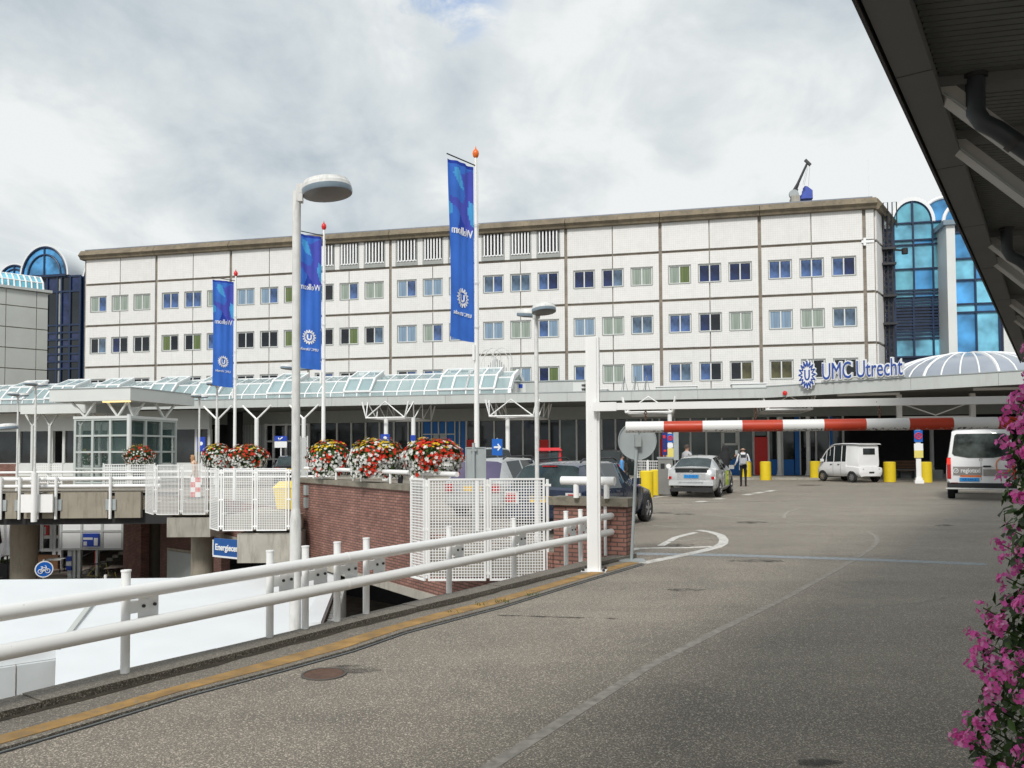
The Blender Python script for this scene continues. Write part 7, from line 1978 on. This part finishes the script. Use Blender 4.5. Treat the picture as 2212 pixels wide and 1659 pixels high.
    for s in (1, -1):
        obj('ear', MB().lathe([(0, -.03 * k), (.016 * k, -.015 * k), (.016 * k, .02 * k), (0, .03 * k)], 8, c=hc + Vector((-.005 * k, s * .092 * k, -.01 * k))), SKIN, t)
        obj('eye', MB().lathe([(0, -.008 * k), (.010 * k, 0), (0, .008 * k)], 8, c=hc + Vector((.082 * k, s * .034 * k, .012 * k))), HAIRD, t)
    obj('mouth', MB().box((hc.x + .078 * k, -.022 * k, hc.z - .075 * k), (hc.x + .088 * k, .022 * k, hc.z - .066 * k)), M['redball'], t)
    if hair:
        hm, kind = hair; rg = []
        lowz = {'short': -.02, 'long': -.26, 'bald': -.05}[kind]; rr = .112 * k
        for q in range(9):
            u = q / 8; z = (lowz + (.112 - lowz) * u) * k; r_ = rr * math.sqrt(max(.02, 1 - max(0, z / (.118 * k)) ** 2)) * (1.0 if kind != 'long' else 1.12 - .1 * u)
            cut = .25 if z < .045 * k else -2
            ring = []
            for s in range(20):
                a_ = 2 * math.pi * s / 20; x_ = math.cos(a_)
                x_ = min(x_, .30) if z < .05 * k else x_
                ring.append(hc + Vector((r_ * x_ - .008 * k, r_ * .95 * math.sin(a_), z + .012 * k)))
            if kind == 'bald' and z > .0: break
            rg.append(ring)
        obj('hair', MB().loft(rg), hm, t, smooth=60)
    return t, J, k
RED_ = clothm('grey jumper', (.42, .42, .43)); WH_ = clothm('white shirt', (.70, .71, .74)); BLK = clothm('black cloth', (.012, .012, .013)); BLU = clothm('blue jacket', (.10, .30, .62)); BEI = clothm('beige coat', (.62, .44, .32)); DRK = clothm('dark jacket', (.035, .035, .04)); JEAN = clothm('navy trousers', (.02, .03, .06))
# man with the backpack
p = gp(1606, 1051)
t, J, k = person('person standing with back turned in a white shirt, black trousers and grey backpack', (p.x, p.y, 0), 14, 1.80, WH_, BLK, (HAIRD, 'bald'), arms={1: ((.02, .26, 1.14), (.16, .34, .98)), -1: ((-.02, -.27, 1.14), (.10, -.30, 1.12))})
bp = thing('backpack', 'light grey backpack with dark straps worn by the man in the white shirt', 'backpack', (p.x, p.y, 0), heading(14))
GB = clothm('grey backpack', (.40, .41, .44)); rg = []
for q, (z, w_, d0, d1) in enumerate(((1.0, .10, .20, .24), (1.03, .15, .16, .30), (1.15, .165, .15, .32), (1.32, .155, .15, .29), (1.42, .12, .15, .24), (1.46, .06, .15, .19))):
    rg.append([Vector((-k * d0, -w_ * k, z * k)), Vector((-k * d0, w_ * k, z * k)), Vector((-k * (d1 * .8), w_ * k, z * k)), Vector((-k * d1, w_ * .6 * k, z * k)), Vector((-k * d1, -w_ * .6 * k, z * k)), Vector((-k * (d1 * .8), -w_ * k, z * k))])
obj('bag', MB().loft(rg), GB, bp)
for s in (1, -1): obj('strap', MB().bar((-.15 * k, s * .12 * k, 1.42 * k), (-.02 * k, s * .14 * k, 1.50 * k), .06, .03).bar((-.02 * k, s * .14 * k, 1.50 * k), (.14 * k, s * .13 * k, 1.38 * k), .06, .03), BLK, bp)
obj('top_panel', MB().box((-.31 * k, -.11 * k, 1.30 * k), (-.235 * k, .11 * k, 1.43 * k)), DRK, bp)
# veiled person behind the taxi, holding a phone
p = at(1563, 1000, 32.5)
arms = {1: ((.10, .26, 1.22), (.30, .20, 1.28)), -1: ((.14, -.26, 1.22), (.36, -.20, 1.36))}
t, J, k = person('person in a black robe and head cover holding up a grey phone', (p.x, p.y, 0), 62, 1.84, BLK, BLK, (HAIRD, 'long'), arms=arms, lean=.25, coat=True)
rg = []
for z, rx, ry, ox in ((.05, .30, .30, 0), (.5, .25, .26, 0), (.95, .22, .24, 0), (1.25, .21, .26, .03), (1.45, .17, .24, .06), (1.56, .125, .13, .08), (1.66, .135, .125, .085), (1.76, .10, .10, .08), (1.80, .03, .03, .08)):
    rg.append([Vector(((ox + (rx * math.cos(q) if z < 1.5 else min(rx * math.cos(q), .055))) * k, ry * math.sin(q) * k, z * k)) for q in [2 * math.pi * s / 20 for s in range(20)]])
obj('robe', MB().loft(rg), BLK, t, smooth=60)
hp = J['palmr'][0]
W4 = WM[t.name]; q = W4 @ (hp + Vector((.07, 0, .03)))
tag(obj('phone', MB().box((q.x - .04, q.y - .01, q.z - .02), (q.x + .06, q.y + .01, q.z + .18)), M['signback']), 'grey phone held up by the person in the black robe', 'phone')
p = at(1484, 1000, 33)
person('person with dark hair in a pale grey jumper standing left of the silver taxi', (p.x, p.y, 0), 60, 1.90, RED_, JEAN, (HAIRG, 'short'))
p = at(866, 1000, 31)
person('bald person in a dark jacket behind the middle flower basket', (p.x, p.y, 0), -120, 1.80, DRK, BLK, (HAIRG, 'bald'))
p = at(1343, 1000, 37.5)
person('person in a light blue jacket beside the black high car', (p.x, p.y, 0), 100, 1.45, BLU, JEAN, (HAIRD, 'short'))
p = at(424, 1000, 33)
person('person with fair hair and a beige coat behind the far perforated fence', (p.x, p.y, 0), -95, 1.58, BEI, JEAN, (HAIRB, 'long'), lean=.35, coat=True)
p = at(3, 1200, 44.0)
person('person with grey hair in a white shirt at the left edge of the terrace', (p.x, p.y, STREET), -90, 1.65, WH_, JEAN, (clothm('grey hair', (.3, .3, .3)), 'short'))
# ---------------------------------------------------------------- bollards, bins, signs, bench, inner fence
def bollard(x, y0, lab, h=1.03, r=.30, Y=None):
    p = gp(x, y0) if Y is None else at(x, 1000, Y)
    t = thing('yellow_bollard', lab, 'bollard', (p.x, p.y, 0), random.uniform(0, 3), 'thick yellow bollards')
    obj('body', MB().lathe([(r, 0), (r, h - .03), (r - .03, h)], 24), M['yellow'], t)
    obj('cap', MB().lathe([(r - .05, h), (r - .06, h + .012), (0, h + .014)], 24), M['signyellow'], t)
    return t
for x, y, lab in ((1397, 1074, 'thick yellow bollard left of the silver taxi, nearest and lowest in view'), (1419, 1069, 'thick yellow bollard touching the grey litter bin'), (1612, 1034, 'thick yellow bollard partly hidden by the man with the backpack'), (1654, 1037, 'thick yellow bollard in front of the red door'), (1762, 1036, 'thick yellow bollard at the nose of the electric car'), (1922, 1041, 'thick yellow bollard right of the electric car'), (2000, 1042, 'thick yellow bollard beside the post with yellow notices')):
    bollard(x, y, lab, r=.30 if y < 1050 else .24, h=1.03 if y < 1050 else .95)
p = at(630, 1040, 24)
t = thing('yellow_grit_bin', 'yellow box behind the perforated fence beside the near lamp post', 'bin', (p.x, p.y, 0), GRID)
obj('tub', MB().loft([[(-.32, -.3, 0), (.32, -.3, 0), (.32, .3, 0), (-.32, .3, 0)], [(-.4, -.36, .62), (.4, -.36, .62), (.4, .36, .62), (-.4, .36, .62)]]), M['yellow'], t); obj('lid', MB().loft([[(-.43, -.39, .63), (.43, -.39, .63), (.43, .39, .63), (-.43, .39, .63)], [(-.3, -.2, .82), (.3, -.2, .82), (.3, .3, .82), (-.3, .3, .82)]]), M['yellow'], t)
p = at(1438, 1060, 30.0)
t = thing('litter_bin', 'grey square litter bin left of the silver taxi', 'litter bin', (p.x, p.y, 0), GRID)
obj('body', MB().box((-.27, -.27, .05), (.27, .27, 1.38)), mat('bin grey', (.20, .20, .19), .6), t); obj('hood', MB().box((-.30, -.30, 1.38), (.30, .30, 1.44)), M['grey'], t); obj('opening', MB().box((-.17, -.275, 1.0), (-.02, -.271, 1.2)), M['black'], t); obj('round_label', MB().lathe([(.09, 0), (.09, .01), (0, .01)], 16, c=(.12, -.27, 1.1), M=Matrix.Rotation(R(90), 3, 'X')), M['plainwhite'], t)
# white mesh railing left of the litter bin
p0 = at(1376, 1040, 33.5); p1 = at(1452, 1040, 32.0); d = p1 - p0; d.z = 0
t = thing('plaza_fence', 'low white barred fence on the plaza behind the round sign back', 'fence', (p0.x, p0.y, 0), math.atan2(d.y, d.x))
for k in range(3):
    w_ = d.length / 3; fr_, me_ = mesh_panel(w_ - .06, 1.15, .11, .02); o = obj('panel', fr_, M['white'], t, smooth=0); o.location = (k * w_, 0, .12); obj('perforation', me_, M['white'], o, smooth=0)
    obj('post', MB().tube([(k * w_ - .02, 0, 0), (k * w_ - .02, 0, 1.3)], .03, 8), M['white'], t)
# white fences by the lift pavilion
for x0, x1, Y, lab in ((78, 136, 43.0, 'low white mesh fence left of the lift pavilion'), (225, 336, 40.0, 'low white mesh fence in front of the lift pavilion')):
    p0 = at(x0, 1020, Y); p1 = at(x1, 1020, Y); d = p1 - p0; d.z = 0; n = max(2, round(d.length / 1.3))
    t = thing('pavilion_fence', lab, 'fence', (p0.x, p0.y, 0), 0, 'low white mesh fences by the lift pavilion')
    w_ = d.length / n; fr_, me_ = mesh_panel(w_ - .08, 1.05, .12, .035)
    for k in range(n):
        if k == 0: o0 = o = obj('panel', fr_, M['white'], t, smooth=0); m0 = obj('perforation', me_, M['white'], o, smooth=0)
        else:
            o = o0.copy(); C.objects.link(o); c_ = m0.copy(); C.objects.link(c_); c_.parent = o
        o.location = (k * w_, 0, .1)
    for k in range(n + 1): obj('post', MB().tube([(k * w_ - .04, 0, 0), (k * w_ - .04, 0, 1.2)], .035, 8), M['white'], t)
def sign_panel(mb, x0, x1, z0, z1, y): mb.box((x0, y, z0), (x1, y + .02, z1))
def notice_post(x, y0, lab, Y=None, own_post=True, parts=()):
    p = gp(x, y0) if Y is None else at(x, 1000, Y)
    t = thing('notice_post' if own_post else 'column_sign', lab, 'sign', (p.x, p.y, 0), -math.atan2(p.x, p.y) * .6)
    if own_post:
        obj('post', MB().box((-.11, -.06, 0), (.11, .06, 3.2)), M['white'], t); obj('foot', MB().box((-.20, -.18, 0), (.20, .18, .16)).box((-.15, -.12, .161), (.15, .12, .28)), M['white'], t)
    for nm, m, x0, x1, z0, z1 in parts:
        obj(nm, MB().box((x0, -.12, z0), (x1, -.07, z1)), M[m], t)
    return t
def no_stop(t, zc, y=-.13, r=.24):
    ci = [Vector((r * math.cos(q), y, zc + r * math.sin(q))) for q in [2 * math.pi * s / 20 for s in range(21)]]
    obj('no_stopping_ring', MB().tube(ci, .028, 6).bar((-r * .7, y, zc - r * .7), (r * .7, y, zc + r * .7), .04, .02, up=(0, 1, 0)).bar((-r * .7, y - .004, zc + r * .7), (r * .7, y - .004, zc - r * .7), .04, .02, up=(0, 1, 0)), M['redball'], t)
t = notice_post(1985, 1044, 'white post with a blue no stopping sign and yellow notice left of the van', parts=(('blue_sign', 'cycleblue', -.19, .19, 2.04, 2.62), ('white_notice', 'plainwhite', -.20, .20, 1.62, 1.96), ('yellow_notice', 'signyellow', -.20, .20, 1.26, 1.62)))
no_stop(t, 2.33, r=.15)
t = notice_post(1448, 0, 'blue no stopping sign with a yellow notice on a column above the litter bin', Y=44.0, own_post=False, parts=(('blue_sign', 'cycleblue', -.16, .16, 2.12, 2.6), ('white_notice', 'plainwhite', -.15, .15, 1.85, 2.08), ('yellow_notice', 'signyellow', -.18, .24, 1.28, 1.8)))
no_stop(t, 2.36, r=.12)
p = at(1442, 1000, 40); z0, z1 = at(1442, 1002, 40).z, at(1442, 930, 40).z
t = thing('information_board', 'tall narrow dark blue board with red marks beside the column notice', 'sign', (p.x, p.y, 0), -.25)
obj('board', MB().box((-.24, 0, 1.45), (0.0, .06, 2.6)), mat('board navy', (.012, .02, .16), .4), t); obj('side_cheek', MB().box((.30, 0, 1.2), (.55, .3, 2.6)), M['signback'], t); obj('leg', MB().box((-.2, .0, 0), (-.16, .05, 1.45)).box((-.08, .0, 0), (-.04, .05, 1.45)), M['grey'], t)
obj('red_mark', MB().box((-.21, -.012, 2.3), (-.09, 0, 2.45)).box((-.18, -.012, 1.62), (-.05, 0, 1.72)), M['redball'], t)
for x, y0, y1, Y, lab, kind in ((608, 942, 953, 46.9, 'small blue key sign on the canopy column in front of the blinds', 'key'), (833, 938, 956, 47.0, 'small blue lit information sign on the column above the middle flower basket', 'lit'), (893, 940, 952, 47.0, 'small blue sign seen edge on, on the column left of the blue doors', 'edge'), (437, 944, 975, 42, 'narrow blue parking sign on the side building behind the lift pavilion', 'p')):
    p = at(x, 1000, Y); zt, zb = at(x, y0, Y).z, at(x, y1, Y).z; w_ = {'key': .36, 'lit': .26, 'edge': .14, 'p': .2}[kind]
    t = thing('column_sign', lab, 'sign', (p.x, p.y - .18, 0))
    obj('board', MB().box((-w_, 0, zb), (w_, .05, zt)), M['signblue'], t)
    obj('stand', MB().tube([(0, .08, 0), (0, .08, zt)], .04, 8), M['white'], t)
    if kind == 'key': obj('symbol', MB().bar((-.1, -.01, zb + .06), (.12, -.01, zt - .06), .06, .02, up=(0, 1, 0)).bar((-.14, -.01, zb + .2), (-.05, -.01, zb + .05), .06, .02, up=(0, 1, 0)), M['plainwhite'], t); obj('white_notice', MB().box((-w_, 0, zb - .38), (w_, .05, zb - .02)), M['plainwhite'], t)
    elif kind != 'edge': obj('symbol', MB().lathe([(.1, 0), (.1, .02), (0, .02)], 12, c=(0, 0, (zt + zb) / 2 + .03), M=Matrix.Rotation(R(90), 3, 'X')), M['plainwhite'], t)
p = at(1074, 966, 26); 
t = thing('arrow_sign', 'small blue sign with a white right arrow above the parked cars', 'road sign', (p.x, p.y, 0))
z = p.z
obj('post', MB().tube([(0, .05, 0), (0, .05, z + .3)], .03, 8), M['signback'], t); obj('board', MB().box((-.17, 0, z - .27), (.17, .03, z + .27)), M['cycleblue'], t)
obj('arrow', MB().box((-.11, -.015, z - .03), (.06, -.0, z + .03)).plate([(.03, z - .12), (.13, z), (.03, z + .12), (.0, z + .09), (.07, z), (.0, z - .09)], -.0152, -.0002), M['plainwhite'], t)
# bench
p = at(1905, 1010, 47); q = at(2006, 1010, 45.5); d = q - p; d.z = 0
t = thing('wooden_bench', 'long slatted wooden bench under the entrance canopy behind the electric car', 'bench', (p.x, p.y, 0), math.atan2(d.y, d.x))
L_ = d.length
obj('seat', MB().box((0, -.05, .42), (L_, .1, .46)).box((0, .12, .42), (L_, .27, .46)).box((0, .29, .42), (L_, .44, .46)), M['wood'], t, smooth=0)
obj('backrest', MB().box((0, .46, .55), (L_, .49, .68)).box((0, .48, .72), (L_, .51, .86)).box((0, .50, .9), (L_, .53, 1.02)), M['wood'], t, smooth=0)
for k in range(4): obj('leg', MB().box((.1 + k * (L_ - .26) / 3, .0, 0), (.16 + k * (L_ - .26) / 3, .45, .42)), M['darkmetal'], t)
obj('plinth', MB().box((-.2, .56, 0), (L_ + .6, .9, .5)), M['upperwall'], t)
# red and white barrier boards by the far fence, roadside block behind fence
p = at(422, 1045, 29.5)
t = thing('barrier_board', 'red and white chequered barrier standing behind the far perforated fence', 'barrier', (p.x, p.y, 0))
for i in range(4):
    for j_ in range(2): obj('red_field' if (i + j_) % 2 == 0 else 'white_field', MB().box((-.18 + j_ * .18, 0, .06 + i * .18), (j_ * .18, .04, .06 + i * .18 + .18)), M['redball'] if (i + j_) % 2 == 0 else M['plainwhite'], t)
obj('foot', MB().box((-.28, -.15, 0), (.28, .19, .06)), M['black'], t)
p = at(786, 970, 34)
t = thing('blank_panel', 'white framed panel standing behind the near lamp post', 'panel', (at(661, 980, 33).x, 33, 0), 0)
a, b = at(648, 1000, 33), at(664, 942, 33)
obj('frame', MB().tube([(a.x - t.location.x, 0, 0), (a.x - t.location.x, 0, b.z), (b.x - t.location.x, 0, b.z), (b.x - t.location.x, 0, 0)], .035, 8), M['white'], t); obj('board', MB().box((a.x - t.location.x + .05, -.01, .7), (b.x - t.location.x - .05, .01, b.z - .06)), M['pavwhite'], t)
# kerb of the pavement under the canopy
pv = [st(-60, TC + 1.2), st(2.5, TC + .4), A + Vector((0.6, 1.2, 0)), A + D_ * 3.0 + Vector((2.6, 2.6, 0)), st(14, TB - .5), st(-60, TB)]
struct('pavement', MB().prism([(p.x, p.y) for p in pv], 0.001, .11), M['concrete'])
